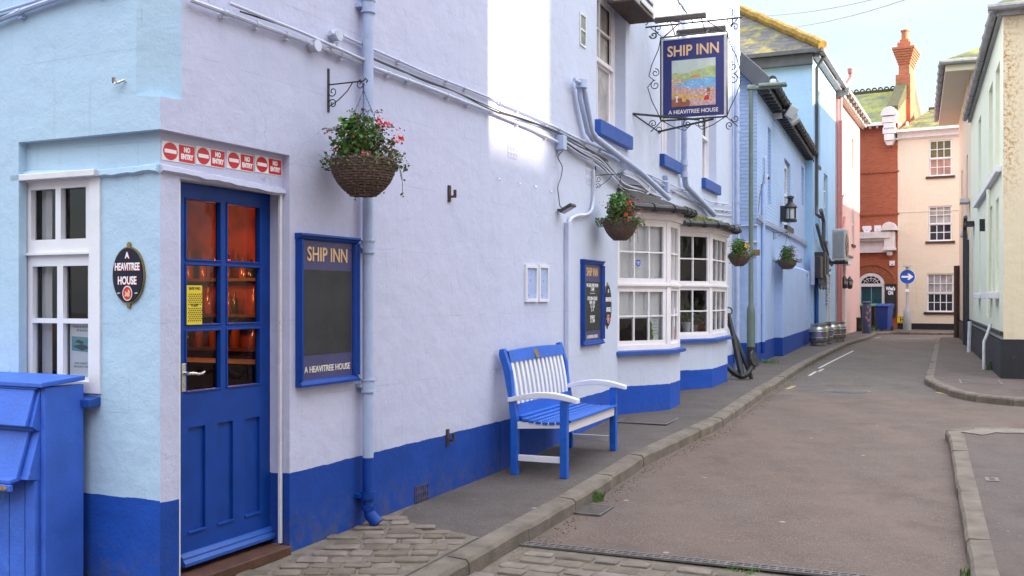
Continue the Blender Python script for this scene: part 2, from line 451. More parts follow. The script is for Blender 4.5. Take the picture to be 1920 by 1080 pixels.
M['yelfl'] = plain('yellow petals', (.85, .52, .02), .5, .2)
M['leaf1'] = plain('bright leaves', (.07, .19, .025), .5, .4, 30)
M['leaf2'] = plain('olive leaves', (.085, .11, .035), .6, .4, 30)
M['leaf3'] = plain('dry leaves', (.11, .07, .03), .7, .4, 30)
M['wicker'] = plain('dark wicker', (.16, .105, .08), .8, .6, 60, bmp=.5, bscale=70)
M['yellow'] = plain('yellow plastic', (.78, .58, .02), .4, .08)
M['brass'] = plain('worn brass', (.30, .22, .09), .4, .3, 30, metal=.7)
M['steel'] = plain('dull steel', (.46, .45, .44), .34, .3, 12, metal=.9, bmp=.2)
M['chrome'] = plain('nickel', (.65, .62, .58), .25, .1, metal=.9)
M['grey'] = plain('grey plastic', (.30, .31, .32), .5, .12)
M['lgrey'] = plain('light grey metal', (.52, .52, .52), .45, .15, 8, dirt=(.3, .28, .26))
M['boxg'] = plain('grey vent housing', (.36, .37, .36), .5, .15, 6, dirt=(.22, .17, .12))
M['postg'] = plain('grey green post paint', (.13, .17, .14), .5, .15, 8, bmp=.15, dirt=(.24, .24, .20))
M['slate'] = brickmat('grey slates', (.11, .10, .105), (.03, .03, .03), .42, .16, .008, c2=(.075, .072, .08), lichen=[((.22, .18, .035), 1.8, .50, .60), ((.16, .15, .05), 5, .50, .66)])
M['slatem'] = brickmat('mossy slates', (.12, .13, .12), (.04, .045, .03), .34, .14, .008, c2=(.085, .095, .085), lichen=[((.27, .26, .045), 1.3, .40, .55), ((.15, .17, .045), 5, .46, .62)])
M['slateg'] = brickmat('green mossy tiles', (.14, .15, .06), (.02, .025, .01), .22, .17, .018, c2=(.05, .06, .025), lichen=[((.24, .24, .05), 2.2, .44, .60), ((.11, .11, .05), 7, .5, .7)])
M['ridge'] = plain('orange lichen ridge', (.30, .18, .03), .9, .5, 8, bmp=.6)
M['ridgeg'] = plain('olive ridge tiles', (.075, .070, .030), .9, .4, 8, bmp=.6)
M['lead'] = plain('lead flashing', (.10, .105, .12), .5, .25, 4, bmp=.3, bscale=10)
M['gutter'] = plain('black gutter', (.035, .035, .036), .5, .3, 10, bmp=.3)
M['gutterg'] = plain('weathered grey gutter', (.30, .29, .29), .6, .35, 9, bmp=.4, dirt=(.12, .10, .08))
M['mossroof'] = plain('dark felt with moss', (.055, .050, .048), .95, .4, 14, bmp=.8, dirt=(.11, .12, .03))
M['flash'] = plain('cement flashing', (.32, .27, .24), .9, .25, 8, bmp=.6)
M['glass'] = glassmat('window glass', refl=.05)
M['glassd'] = glassmat('door glass', (.97, .72, .56), .05, k=.5)
M['dark'] = plain('dark room', (.035, .022, .016), .9, .4, 3)
M['redroom'] = plain('red brown room', (.28, .052, .022), .8, .6, 4)
M['olive'] = plain('olive room', (.20, .19, .12), .9, .3, 3)
M['blind'] = plain('white blind', (.85, .84, .86), .8, .10, 2.5)
M['paper'] = plain('paper', (.78, .80, .80), .7, .05)
M['panedark'] = plain('dark pane', (.035, .035, .038), .08, .5, 3, spec=.6)
M['panegrey'] = plain('curtained pane', (.40, .38, .36), .15, .45, 3)
M['paneolive'] = plain('olive pane', (.16, .14, .045), .1, .4, 3)  # plain olive tone for one upper far pane
M['panepink'] = plain('pane with drawn curtain', (.38, .20, .14), .12, .35, 3)
M['brickp'] = brickmat('painted brick', (.44, .56, .80), (.33, .43, .66), .225, .075, .010, c2=(.42, .54, .78), bumpy=1.0, band=(.012, .06, .34), zband=.62)
M['rendp'] = stucco('rough blue render', (.42, .53, .80), (.012, .06, .34), .62, lines=False, bs=1.5)
M['blueC'] = stucco('sky blue render', (.38, .58, .80), lines=False)
M['pink'] = stucco('pink render', (.70, .42, .38), lines=False, c2=(.69, .46, .41))
M['pinkpipe'] = plain('pink painted pipe', (.52, .20, .19), .55, .1)
M['redbrick'] = brickmat('red brick', (.42, .105, .045), (.26, .13, .09), .22, .074, .008, c2=(.33, .075, .035))
M['chimbrick'] = brickmat('orange chimney brick', (.55, .17, .08), (.30, .17, .11), .22, .074, .008, c2=(.42, .12, .06))
M['archbrick'] = plain('arch brick', (.34, .10, .045), .85, .3, 12, bmp=.5)
M['creamE'] = stucco('peach cream render', (.68, .575, .44), (.02, .018, .02), .46, lines=False, c2=(.70, .61, .49))
M['green'] = stucco('pale green render', (.70, .70, .54), (.03, .03, .038), .82, lines=False, c2=(.64, .67, .54))
M['creamR'] = stucco('cream render with lichen', (.62, .53, .36), (.03, .03, .038), .82, lines=False, c2=(.66, .55, .40), lichen=((.36, .19, .04), 4.7, .49, .56), stain=.9)
M['peach'] = stucco('peach render', (.72, .56, .42), (.03, .03, .035), .8, lines=False)
M['offw'] = stucco('unseen house cream render', (.62, .56, .48), lines=False)
M['fascia'] = plain('white fascia', (.72, .70, .70), .5, .08, 6, dirt=(.4, .38, .36))
M['stonew'] = plain('white painted stone', (.68, .64, .64), .6, .12, 6, bmp=.3)
M['teal'] = plain('teal door paint', (.012, .075, .10), .4, .1)
M['binblue'] = plain('blue bin plastic', (.012, .05, .26), .45, .1)
M['binblack'] = plain('black bin plastic', (.015, .017, .018), .5, .1)
M['bingreen'] = plain('green bin lid', (.06, .20, .07), .5, .1)
M['roundel'] = plain('road sign blue', (.010, .10, .50), .35, .05)
M['orange'] = plain('orange motif', (.45, .20, .12), .6, .1)
M['bollard'] = plain('bollard navy', (.04, .06, .14), .5, .15)
M['asphalt'] = ground_mat('worn reddish asphalt', (.124, .086, .067), (.100, .081, .071), .75, far=(.092, .085, .079))
M['patch'] = ground_mat('newer asphalt patch', (.098, .082, .076), (.11, .09, .08), .6)
M['pavement'] = ground_mat('dark tarmac pavement', (.086, .069, .061), (.100, .081, .071), .6, .8)
M['pavement2'] = ground_mat('right tarmac pavement', (.104, .076, .064), (.086, .072, .063), .5)
M['kerb'] = plain('granite kerb', (.165, .132, .102), .95, .4, 5, bmp=1.0, bscale=75, dirt=(.085, .075, .055))
M['sett'] = plain('worn stone sett', (.19, .150, .116), .8, .35, 9, bmp=.8, bscale=45, dirt=(.12, .10, .09))
_m = M['sett']; _n = _m.node_tree; _b = _n.nodes['Principled BSDF']; _l = _b.inputs['Base Color'].links[0].from_socket
_g = N(_n, 'ShaderNodeNewGeometry'); _r = ramp(_n, _g.outputs['Random Per Island'], 0, 1, .62, 1.12)
_c = N(_n, 'ShaderNodeCombineXYZ'); L(_n, _r, _c.inputs[0]); L(_n, math_(_n, 'MULTIPLY', _r, .98), _c.inputs[1]); L(_n, math_(_n, 'MULTIPLY', _r, ramp(_n, _g.outputs['Random Per Island'], .2, .9, .88, 1.05)), _c.inputs[2])
L(_n, mixc(_n, 1.0, _l, _c.outputs[0], 'MULTIPLY'), _b.inputs['Base Color'])
M['joint'] = plain('dirt joint', (.150, .120, .090), .95, .4, 12, bmp=.6)
M['iron'] = plain('cast iron', (.13, .11, .10), .6, .4, 14, bmp=.5, bscale=50)
M['voidm'] = plain('drain darkness', (.006, .006, .006), .9)
M['line'] = plain('worn road paint', (.50, .47, .42), .8, .3, 14, dirt=(.17, .14, .12))
M['liney'] = plain('worn yellow paint', (.42, .31, .12), .8, .3, 14, dirt=(.17, .14, .12))
M['bin_e'] = plain('bottle dark', (.03, .05, .02), .1, .2)
M['bottle2'] = plain('bottle amber', (.22, .07, .015), .1, .2)
M['terra'] = plain('terracotta', (.42, .16, .07), .7, .2)
# ------------------------------------------------------------ frames of the street
FM = Frame(-1.741, 5.013, .4737, 1)                  # main wall of the pub, running away up the street
FA = Frame(-1.741, 5.013, 1, -.4737)                 # its left wall, round the corner
BEND = FM.px(940, 800)[0]
_b = FM.w(BEND, 0, 0)
FP = Frame(_b.x, _b.y, .408, 1)                      # the pub wall beyond the slight bend
FB = Frame(4.86, 20.1, .385, 1)                      # painted brick house
FC = Frame(8.9, 30.0, .46, 1)                        # taller blue house
FD = Frame(11.2, 35.0, .47, 1)                       # pink house
FE = Frame(17.5, 42.6, 1, -.58)                       # buildings closing the street
FR = Frame(8.0, 16.5, -.4, -1)                       # right side, local +y goes into the buildings
RM = {}
def root(name, label, cat, mat, **k):
    o = thing(name, label, cat, mat, **k); RM[o.name] = mat.copy(); return o
def part(mb, name, mats, rt, mw, **k):
    return mb.build(name, mats, rt, RM[rt.name].inverted() @ mw, **k)

# ------------------------------------------------------------ ground
LK = [(-4.6, -3.5), (-2.5, .8), (-.245, 5.8), (.467, 7.4), (1.198, 9.18), (2.4, 11.5), (4.25, 16.1), (5.8, 20.1), (7.7, 24.7), (10.0, 30.1),
      (12.5, 35.3), (13.5, 37.6), (14.0, 38.9), (14.9, 39.6), (16.1, 39.2), (24, 36.2)]
RK = [(20, 33.2), (15.4, 34.6), (14.5, 34.5), (14.05, 33.6), (6.75, 16.6), (6.42, 15.3), (6.27, 14.4), (6.32, 13.85), (6.62, 13.4), (7.3, 13.05), (14, 10.3)]
NK = [(13, 7.6), (6.2, 10.5), (5.3, 10.85), (4.85, 10.86), (4.55, 10.65), (4.42, 10.25), (2.48, 5.48), (-1.6, -4.6)]
def zpav(p, out=False): return zg(p[1])
g = MB()
ys = [-40, -20, -8, -4, 0, 2, 4, 5, 5.6, 6.5, 7.5, 8.7, 10, 11.7, 13, 14.7, 18, 25, 35, 50, 90, 200]
xs = [-120, -40, -12, -4, 0, 4, 10, 20, 40, 120]
for y in ys:
    for x in xs: g.v.append((x, y, zg(y) - .10))
for j in range(len(ys) - 1):
    for i in range(len(xs) - 1):
        a = j * len(xs) + i; g.f.append([a, a + 1, a + 1 + len(xs), a + len(xs)]); g.m.append(0)
struct('road', g, M['asphalt'])

def offs(pl, d):
    out_ = []
    for i, p in enumerate(pl):
        a = Vector(pl[max(i - 1, 0)]); b = Vector(pl[min(i + 1, len(pl) - 1)]); t = (b - a).normalized()
        out_.append((p[0] - t.y * d, p[1] + t.x * d))
    return out_
def resample(pl, step):
    o_ = [pl[0]]
    for a, b in zip(pl, pl[1:]):
        a, b = Vector(a), Vector(b); n_ = max(1, round((b - a).length / step))
        o_ += [tuple(a.lerp(b, k / n_)) for k in range(1, n_ + 1)]
    return o_
def kerb(pl, side, name, w=.145):
    mb = MB(); rnd = random.Random(3)
    pl2 = resample(pl, .82)
    inn = offs(pl2, side * w)
    for i in range(len(pl2) - 1):
        dz = rnd.uniform(-.006, .006)
        q = []
        for (p, r_, z) in ((pl2[i], inn[i], 0), (pl2[i + 1], inn[i + 1], 0)):
            q.append((Vector(p), Vector(r_)))
        (p0, r0), (p1, r1) = q
        t = (p1 - p0).normalized() * .006; e = (r0 - p0).normalized() * .018; jx = (r0 - p0).normalized() * rnd.uniform(-.006, .006)
        p0 = p0 + t + jx; r0 = r0 + t; p1 = p1 - t + jx; r1 = r1 - t
        K = 5; vs = []
        for k in range(K + 1):
            f = k / K; P = p0.lerp(p1, f); Rr = r0.lerp(r1, f)
            if 0 < k < K: P = P + jx.normalized() * rnd.uniform(-.006, .006) if jx.length > 0 else P
            za = zg(P.y) + dz + rnd.uniform(-.003, .003); zb = zg(Rr.y) + .004
            vs += [(P.x, P.y, zg(P.y) - .16), (P.x + e.x * .3, P.y + e.y * .3, za - .022), (P.x + e.x * 1.3, P.y + e.y * 1.3, za), (Rr.x, Rr.y, zb + .003), (Rr.x, Rr.y, zb - .1)]
        fs = []
        for k in range(K):
            for j in range(4):
                f = (k * 5 + j, (k + 1) * 5 + j, (k + 1) * 5 + j + 1, k * 5 + j + 1)
                fs.append(f[::-1])
        fs += [(0, 1, 2, 3, 4), tuple(K * 5 + j for j in (4, 3, 2, 1, 0))]
        mb.add(vs, fs)
    o = struct(name, mb, M['kerb'])
    return inn
inL = kerb(LK, 1, 'kerb'); inR = kerb(RK, 1, 'kerb'); inN = kerb(NK, 1, 'kerb')
def pave(inner, far, name, mat):
    # strip between the kerb's inner edge and a far line
    mb = MB()
    pts = [Vector(p) for p in inner]
    ring = [(p.x, p.y, zg(p.y)) for p in pts] + [(x, y, zg(y)) for x, y in far]
    bm = bmesh.new(); vs = [bm.verts.new(p) for p in ring]; bm.faces.new(vs)
    bmesh.ops.triangulate(bm, faces=bm.faces[:])
    for yv in (5.6, 8.7, 11.7, 14.7):
        bmesh.ops.bisect_plane(bm, geom=bm.verts[:] + bm.edges[:] + bm.faces[:], plane_co=(0, yv, 0), plane_no=(0, 1, 0))
    for v in bm.verts: v.co.z = zg(v.co.y)
    for f in bm.faces:
        if f.normal.z < 0: f.normal_flip()
    me = bpy.data.meshes.new(name); bm.to_mesh(me); bm.free(); me.materials.append(mat)
    o = bpy.data.objects.new(name, me); COL.objects.link(o); o['kind'] = 'structure'
    return o
pave(inL, [(24, 60), (-14, 60), (-14, -3.5)], 'pavement', M['pavement'])
pave(inR, [(24, 12), (24, 33)], 'pavement', M['pavement2'])
pave(inN, [(13, -4.6)], 'pavement', M['pavement2'])
# pale strip of old aggregate along the near-right corner
mb = MB(); a_ = resample([p for p in NK if p[1] > 7][0:5], .3); i1 = offs(a_, .150); i2 = offs(a_, .42)
for k in range(len(a_) - 1):
    mb.quad(*[(p[0], p[1], zg(p[1]) + .007) for p in (i1[k], i1[k + 1], i2[k + 1], i2[k])])
struct('pavement_edging', mb, plain('pale aggregate', (.20, .165, .13), .95, .3, 20, bmp=.9, bscale=70))

def sheet(name, pts, dz, mat):
    bm = bmesh.new(); bm.faces.new([bm.verts.new((p.x, p.y, 0)) for p in pts])
    for yv in (5.6, 8.7, 11.7, 14.7): bmesh.ops.bisect_plane(bm, geom=bm.verts[:] + bm.edges[:] + bm.faces[:], plane_co=(0, yv, 0), plane_no=(0, 1, 0))
    for v in bm.verts: v.co.z = zg(v.co.y) + dz
    bm.normal_update()
    for f in bm.faces:
        if f.normal.z < 0: f.normal_flip()
    me = bpy.data.meshes.new(name); bm.to_mesh(me); bm.free(); me.materials.append(mat)
    o = bpy.data.objects.new(name, me); COL.objects.link(o); o['kind'] = 'structure'
# cobbles
def setts(poly_fn, name, u, x0, x1, y0, y1, dz, rowh=.125, ln=.185, seed=1, rot=0):
    rnd = random.Random(seed); mb = MB(); fr = Frame(*u)
    y = y0; row = 0
    while y < y1:
        x = x0 + rnd.uniform(-.2, 0); h = rowh * rnd.uniform(.88, 1.12)
        while x < x1:
            l = ln * rnd.uniform(.68, 1.3)
            c = fr.w(x + l / 2, y + h / 2, 0)
            if poly_fn(c.x, c.y):
                gp = .008
                K = 8; vs = []; tz = zg(c.y) + dz + rnd.uniform(-.004, .005); tilt = (rnd.uniform(-.02, .02), rnd.uniform(-.03, .03))
                rings = [(1.0, -.03), (1.0, .0), (.95, .009), (.82, .012)]
                base = []
                for k in range(12):
                    q = 2 * math.pi * (k + .5) / 12; cx, cy = math.cos(q), math.sin(q)
                    pw = .26
                    ex = abs(cx) ** pw * (1 if cx > 0 else -1); ey = abs(cy) ** pw * (1 if cy > 0 else -1)
                    base.append((ex * (l / 2 - gp) * rnd.uniform(.95, 1.02), ey * (h / 2 - gp) * rnd.uniform(.92, 1.03)))
                for s_, zz in rings:
                    for (bx, by) in base:
                        p = fr.w(x + l / 2 + bx * s_, y + h / 2 + by * s_, 0)
                        vs.append((p.x, p.y, tz + zz + bx * tilt[0] + by * tilt[1]))
                n = 12; fs = []
                for r_ in range(3):
                    for k in range(n):
                        k2 = (k + 1) % n; fs.append((r_ * n + k, r_ * n + k2, (r_ + 1) * n + k2, (r_ + 1) * n + k))
                fs.append(tuple(3 * n + k for k in range(n)))
                mb.add(vs, fs, 0)
            x += l
        y += h; row += 1
    o = struct(name, mb, M['sett'], smooth=True)
    return o
def kx(y, pl):
    for (a, b), (c, d) in zip(pl, pl[1:]):
        if b <= y <= d and d > b: return a + (c - a) * (y - b) / (d - b)
    return 99
kin = [(p[0], p[1]) for p in offs(LK[:9], .17)]
cA = gpt(740, 974); cB = gpt(905, 1010)
def in_cob(x, y):
    if x > kx(y, kin) or y > 8: return False
    if y > cA.y + (x - cA.x) / (cB.x - cA.x) * (cB.y - cA.y): return False
    p = Vector((x, y)) - FM.o
    return p.dot(FM.y) < -.06
setts(in_cob, 'cobbled_pavement', (FM.o.x, FM.o.y, 1, .02), -1, 4, -4.5, 3, .004, seed=4)
mb = MB()
q = [FM.w(-3, 0, 0), FM.w(2.45, 0, 0), Vector((cA.x, cA.y, 0)), Vector((cB.x, cB.y, 0)), Vector((kx(cB.y, kin), cB.y, 0)), Vector((kx(5.7, kin), 5.7, 0)), Vector((kx(.9, kin), .9, 0))]
sheet('cobble_bedding', q, .004, M['joint'])
# channel drain across the road and the cobbles below it
dA = gpt(975, 1022, .1); dB = gpt(1500, 1079, .1)
dirv = (dB - dA); dirv.z = 0; DL = 2.75; dirv.normalize()
FG = Frame(dA.x, dA.y, dirv.x, dirv.y)
def in_road(x, y):
    p = Vector((x, y)) - FG.o
    return p.dot(FG.y) < -.075 and x > kx(y, LK) + .03 and p.dot(FG.x) < 2.9
setts(in_road, 'cobbled_road', (FG.o.x, FG.o.y, FG.x.x, FG.x.y), -.8, 3.0, -3.4, 0, -.098, .135, .20, seed=9)
mb = MB()
nb_ = [Vector((kx(FG.o.y + .02, LK), FG.o.y + .02)), FG.o + FG.x * 2.9 - FG.y * .06, FG.o + FG.x * 2.9 - FG.y * 5, Vector((kx(.9, LK), .9))]
sheet('cobble_bedding', nb_, -.096, M['joint'])
rt = root('channel_drain', 'long slotted iron drain channel crossing the road above the cobbles', 'drain', FG.mat(0, 0, zg(dA.y) - .1))
mb = MB(); vb = MB()
n_ = 56; wd = .046
for i in range(n_):
    x = i * DL / n_
    mb.box(x + .036, x + DL / n_ + .0, -wd + .018, wd - .018, .001, .012)
for y_ in (-wd, -.008, wd - .016): mb.box(0, DL, y_, y_ + .016, .001, .0135)
vb.quad((0, -wd, .003), (DL, -wd, .003), (DL, wd, .003), (0, wd, .003))
part(mb, 'grating', M['iron'], rt, FG.mat(0, 0, zg(dA.y) - .095)); part(vb, 'channel', M['voidm'], rt, FG.mat(0, 0, zg(dA.y) - .098))
# gully grate at kerb
gp_ = gpt(1108, 957, .1)
fg = Frame(gp_.x, gp_.y, .44, 1)
rt = root('gully_grate', 'small slotted iron gully grate against the kerb with grass growing on it', 'drain cover', fg.mat(0, 0, gp_.z))
mb = MB()
mb.box(-.17, .17, -.13, -.115, 0, .012); mb.box(-.17, .17, .115, .13, 0, .012); mb.box(-.17, -.155, -.115, .115, 0, .012); mb.box(.155, .17, -.115, .115, 0, .012)
for k in range(9): mb.box(-.14 + k * .033, -.124 + k * .033, -.115, .115, .001, .011, M=Matrix.Rotation(R(0), 4, 'Z'))
part(mb, 'grating', M['iron'], rt, fg.mat(0, 0, gp_.z)); vb = MB(); vb.quad((-.155, -.115, .002), (.155, -.115, .002), (.155, .115, .002), (-.155, .115, .002))
part(vb, 'pit', M['voidm'], rt, fg.mat(0, 0, gp_.z))

def cover_round(px, py, r, label):
    p = gpt(px, py, .1)
    rt = root('manhole_cover', label, 'manhole cover', Matrix.Translation(p))
    mb = MB(); mb.lathe([(r, -.02), (r, .005), (r - .03, .005), (r - .03, .002), (r - .04, .002), (r - .04, .007)], n=40)
    for i in range(-6, 7):
        for j in range(-6, 7):
            x, y = i * r / 7.2, j * r / 7.2
            if x * x + y * y < (r - .07) ** 2: mb.box(x - .018, x + .018, y - .018, y + .018, .006, .011)
    part(mb, 'cover_plate', M['iron'], rt, Matrix.Translation(p))
cover_round(1591, 734, .33, 'round studded iron manhole cover in the middle of the road')
def cover_sq(px, py, w_, d_, label, fr, mat='pavement2'):
    p = gpt(px, py); f2 = Frame(p.x, p.y, fr.x.x, fr.x.y)
    rt = root('inspection_cover', label, 'inspection cover', f2.mat(0, 0, p.z))
    mb = MB(); mb.box(-w_, w_, -d_, -d_ + .03, 0, .004); mb.box(-w_, w_, d_ - .03, d_, 0, .004); mb.box(-w_, -w_ + .03, -d_ + .03, d_ - .03, 0, .004); mb.box(w_ - .03, w_, -d_ + .03, d_ - .03, 0, .004)
    part(mb, 'cover_frame', M['iron'], rt, f2.mat(0, 0, p.z))
    mb = MB(); mb.box(-w_ + .035, w_ - .035, -d_ + .035, d_ - .035, 0, .003)
    part(mb, 'infill', M[mat], rt, f2.mat(0, 0, p.z))
cover_sq(1215, 787, .36, .3, 'square iron inspection cover in the left pavement before the first bay window', FP, 'pavement')
cover_sq(1838, 716, .40, .30, 'square inspection cover in the pavement by the pale green building', FR)
cover_sq(1860, 899, .09, .05, 'tiny metal stopcock cover in the near right pavement', FR)

# road paint
def strokes(name, label, segs, mat, w_=.09):
    mb = MB()
    for pts in segs:
        P = [gpt(x, y, .1) for x, y in pts]
        for a, b in zip(P, P[1:]):
            t = (b - a); t.z = 0; t.normalize(); n2 = Vector((-t.y, t.x, 0)) * w_ / 2
            mb.quad(*[(q.x, q.y, zg(q.y) - .0945) for q in (a - n2, b - n2, b + n2, a + n2)])
    o = struct(name, mb, mat); return o
strokes('road_marking', '', [[(1535, 691), (1560, 678), (1600, 658)], [(1517, 705), (1530, 697)], [(1535, 697), (1544, 692)], [(1640, 634), (1652, 632)], [(1668, 636), (1785, 633)]], M['line'], .05)
strokes('road_marking', '', [[(1476, 730), (1490, 724)], [(1756, 736), (1780, 741), (1822, 749), (1862, 756)]], M['liney'], .07)

# grass tufts
def tuft(p, n, h, r, label, seed=0, spread=1):
    rnd = random.Random(seed + n); mb = MB()
    for _ in range(n):
        a = rnd.uniform(0, 6.28); rr = r * rnd.random() ** .5; x, y = rr * math.cos(a), rr * math.sin(a) * .5
        q = rnd.uniform(0, 6.28); L_ = h * rnd.uniform(.4, 1); bx, by = math.cos(q) * L_ * .5, math.sin(q) * L_ * .5; w_ = .0035
        mb.add([(x - w_, y, 0), (x + w_, y, 0), (x + bx * .4 + w_ * .7, y + by * .4, L_ * .65), (x + bx * .4 - w_ * .7, y + by * .4, L_ * .65), (x + bx, y + by, L_)],
               [(0, 1, 2, 3), (3, 2, 4)], rnd.choice((0, 0, 1)))
    o = mb.build('grass_tuft', [M['leaf1'], M['leaf2']], None, Matrix.Translation(p)); tag(o, label, 'grass tuft', 'weeds along the kerbs and walls')
tuft(gpt(1111, 940, .1), 130, .11, .09, 'green grass tuft growing from the gully grate at the kerb', 1)
tuft(gpt(988, 1005, .1), 50, .07, .05, 'small weed tuft at the kerb foot above the cobbled road', 2)
tuft(gpt(945, 1030, .1), 40, .05, .06, 'small mossy tuft at the kerb joint beside the cobbled road', 12)
tuft(gpt(1392, 706), 80, .10, .2, 'grass tuft around the foot of the anchor', 3)
tuft(gpt(1441, 681), 80, .12, .2, 'yellowish grass tuft by the wall right of the lamp post', 4)
tuft(gpt(1861, 694), 70, .22, .12, 'tall weed against the plinth of the pale green building', 5)
tuft(gpt(1668, 618), 60, .25, .2, 'low weed by the cream house in front of the black plinth', 6)
tuft(gpt(100, 1096), 160, .16, .22, 'fern-like weed at the foot of the blue wooden bin store', 7)
tuft(gpt(1390, 1074, .1), 50, .04, .12, 'flat green weeds at the end of the slotted drain channel', 8)
tuft(gpt(1825, 1079, .1), 60, .06, .08, 'short weeds at the foot of the near right kerb', 9)
# litter and leaves: a few dead leaves in the right gutter
mb = MB(); rnd = random.Random(5)
for _ in range(220):
    f = rnd.random(); px_, py_ = 1752 + 10 * rnd.random() - 3 * f, 636 + 84 * f
    p = gpt(px_, py_, .1); s_ = rnd.uniform(.015, .04); a = rnd.uniform(0, 6.28)
    c_, d_ = math.cos(a) * s_, math.sin(a) * s_
    mb.quad((p.x - c_, p.y - d_, p.z + .008), (p.x + d_ * .6, p.y - c_ * .6, p.z + .012), (p.x + c_, p.y + d_, p.z + .01), (p.x - d_ * .6, p.y + c_ * .6, p.z + .02))
o = mb.build('dead_leaves', plain('dead leaves', (.16, .07, .035), .8, .4, 9)); tag(o, 'brown dead leaves gathered in the gutter of the far right kerb', 'leaves', kind='stuff')

mb = MB(); rnd = random.Random(15)
pl_ = resample([p for p in LK if 2 < p[1] < 31], .1); of_ = offs(pl_, -.03)
for _ in range(2600):
    k = rnd.randrange(len(pl_)); q = Vector(of_[k]); o2 = Vector(pl_[k]) - q; e_ = -o2.normalized() * abs(rnd.gauss(0, .07)); x, y = q.x + e_.x + rnd.uniform(-.05, .05) * .3, q.y + e_.y + rnd.uniform(-.05, .05); s_ = rnd.uniform(.003, .011)
    z = zg(y) - .098; a = rnd.uniform(0, 6.28)
    mb.add([(x + s_ * math.cos(a), y + s_ * math.sin(a), z), (x - s_ * math.sin(a), y + s_ * math.cos(a), z), (x - s_ * math.cos(a) * .7, y - s_ * math.sin(a), z), (x + s_ * math.sin(a), y - s_ * .8 * math.cos(a), z), (x, y, z + s_ * .7)], [(0, 1, 4), (1, 2, 4), (2, 3, 4), (3, 0, 4)], rnd.choice((0, 0, 1)))
o = mb.build('gutter_grit', [plain('grit', (.16, .125, .10), .95, .5, 30), plain('leaf litter', (.12, .06, .03), .9, .5, 30)]); tag(o, 'fine grit and leaf crumbs lying along the foot of the left kerb', 'grit', kind='stuff')

# ------------------------------------------------------------ pub building
pub = root('pub_building', 'pale blue and lilac corner inn with blue plinth, blue glazed door and two bay windows', 'building', FM.mat(0, 0, 0))
mA, mM, mP = FA.mat(0, 0, 0), FM.mat(0, 0, 0), FP.mat(0, 0, 0)
ZL = 2.34; TOP = 8.2; RC = .05
# left wall
xl = FA.px(35, 400)[0]
wx0 = FA.px(36, 400, RC)[0]; wx1 = FA.px(190, 400, RC)[0]
wz1 = FA.px(112, 326, RC)[1]; wz0 = FA.px(190, 738, RC)[1]
mb = MB()
mb.grid(-7, xl, -.3, ZL, y=0); mb.grid(-7, -.16, ZL, TOP, y=0)
mb.grid(xl, -RC, -.3, ZL, [(wx0, wx1, wz0, wz1)], y=RC, depth=.09)
mb.quad((xl, 0, -.3), (xl, RC, -.3), (xl, RC, ZL), (xl, 0, ZL))
mb.quad((xl, 0, ZL), (xl, RC, ZL), (-RC, RC, ZL), (0, 0, ZL))
# sharp corner below the chamfer, then the chamfer itself
zc0, zc1 = 2.50, 2.52
mb.quad((-.16, 0, ZL), (0, 0, ZL), (0, 0, zc0), (-.16, 0, zc1))
mb.quad((-.16, 0, zc1), (0, 0, zc0), (0, .15, zc1 - .01))
mb.quad((-.16, 0, zc1), (0, .15, zc1 - .01), (0, .07, TOP), (-.12, 0, TOP))
mb.quad((-.16, 0, zc1), (-.12, 0, TOP), (-.16, 0, TOP))
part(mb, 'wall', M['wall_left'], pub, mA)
# plaster ledge over window and door
def ledge(pts, fr, name='drip_ledge', mat='wall_left', off=RC, seed=1):
    rnd = random.Random(seed); mb = MB(); P = resample(pts, .05); sec = []
    for x, z in P:
        w_ = rnd.uniform(-.0025, .0025)
        sec.append([(x, off, z + .012 + w_), (x, off - .022 + w_, z + .005), (x, off - .026 + w_, z - .022 + w_ * 2), (x, off, z - .035 + w_)])
    for a, b in zip(sec, sec[1:]):
        mb.add(a + b, [(0, 4, 5, 1), (1, 5, 6, 2), (2, 6, 7, 3)])
    mb.add(sec[0], [(0, 1, 2, 3)]); mb.add(sec[-1], [(3, 2, 1, 0)])
    return mb
part(ledge([(xl - .02, FA.px(40, 325, RC)[1]), (FA.px(190, 322, RC)[0], FA.px(190, 322, RC)[1]), (-RC, 2.165)], FA), 'drip_ledge', M['wall_left'], pub, mA)
s545 = FM.px(543, 600)[0]; s528 = FM.px(528, 600, RC)[0]
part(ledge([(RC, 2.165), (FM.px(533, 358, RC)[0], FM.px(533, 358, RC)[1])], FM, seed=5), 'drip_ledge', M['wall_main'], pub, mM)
# main wall
DX0 = FM.px(336, 600, RC)[0]; DX1 = FM.px(528, 600, RC)[0]
DZ1 = FM.px(340, 335, RC)[1]; DZ0 = FM.px(340, 1075, RC)[1]
mb = MB()
mb.grid(s545, BEND, -.3, ZL, y=0)
mb.grid(.15, BEND, ZL, TOP, y=0)
mb.quad((0, 0, ZL), (.15, 0, ZL), (.15, 0, zc1 - .01), (0, 0, zc0))
mb.quad((.07, 0, TOP), (.15, 0, zc1 - .01), (.15, 0, TOP))
mb.grid(RC, s545, -.3, ZL, [(DX0, DX1, DZ0 - .13, DZ1)], y=RC, depth=.16)
mb.quad((s545, RC, -.3), (s545, 0, -.3), (s545, 0, ZL), (s545, RC, ZL))
mb.quad((0, 0, ZL), (RC, RC, ZL), (s545, RC, ZL), (s545, 0, ZL))
part(mb, 'wall', M['wall_main'], pub, mM)
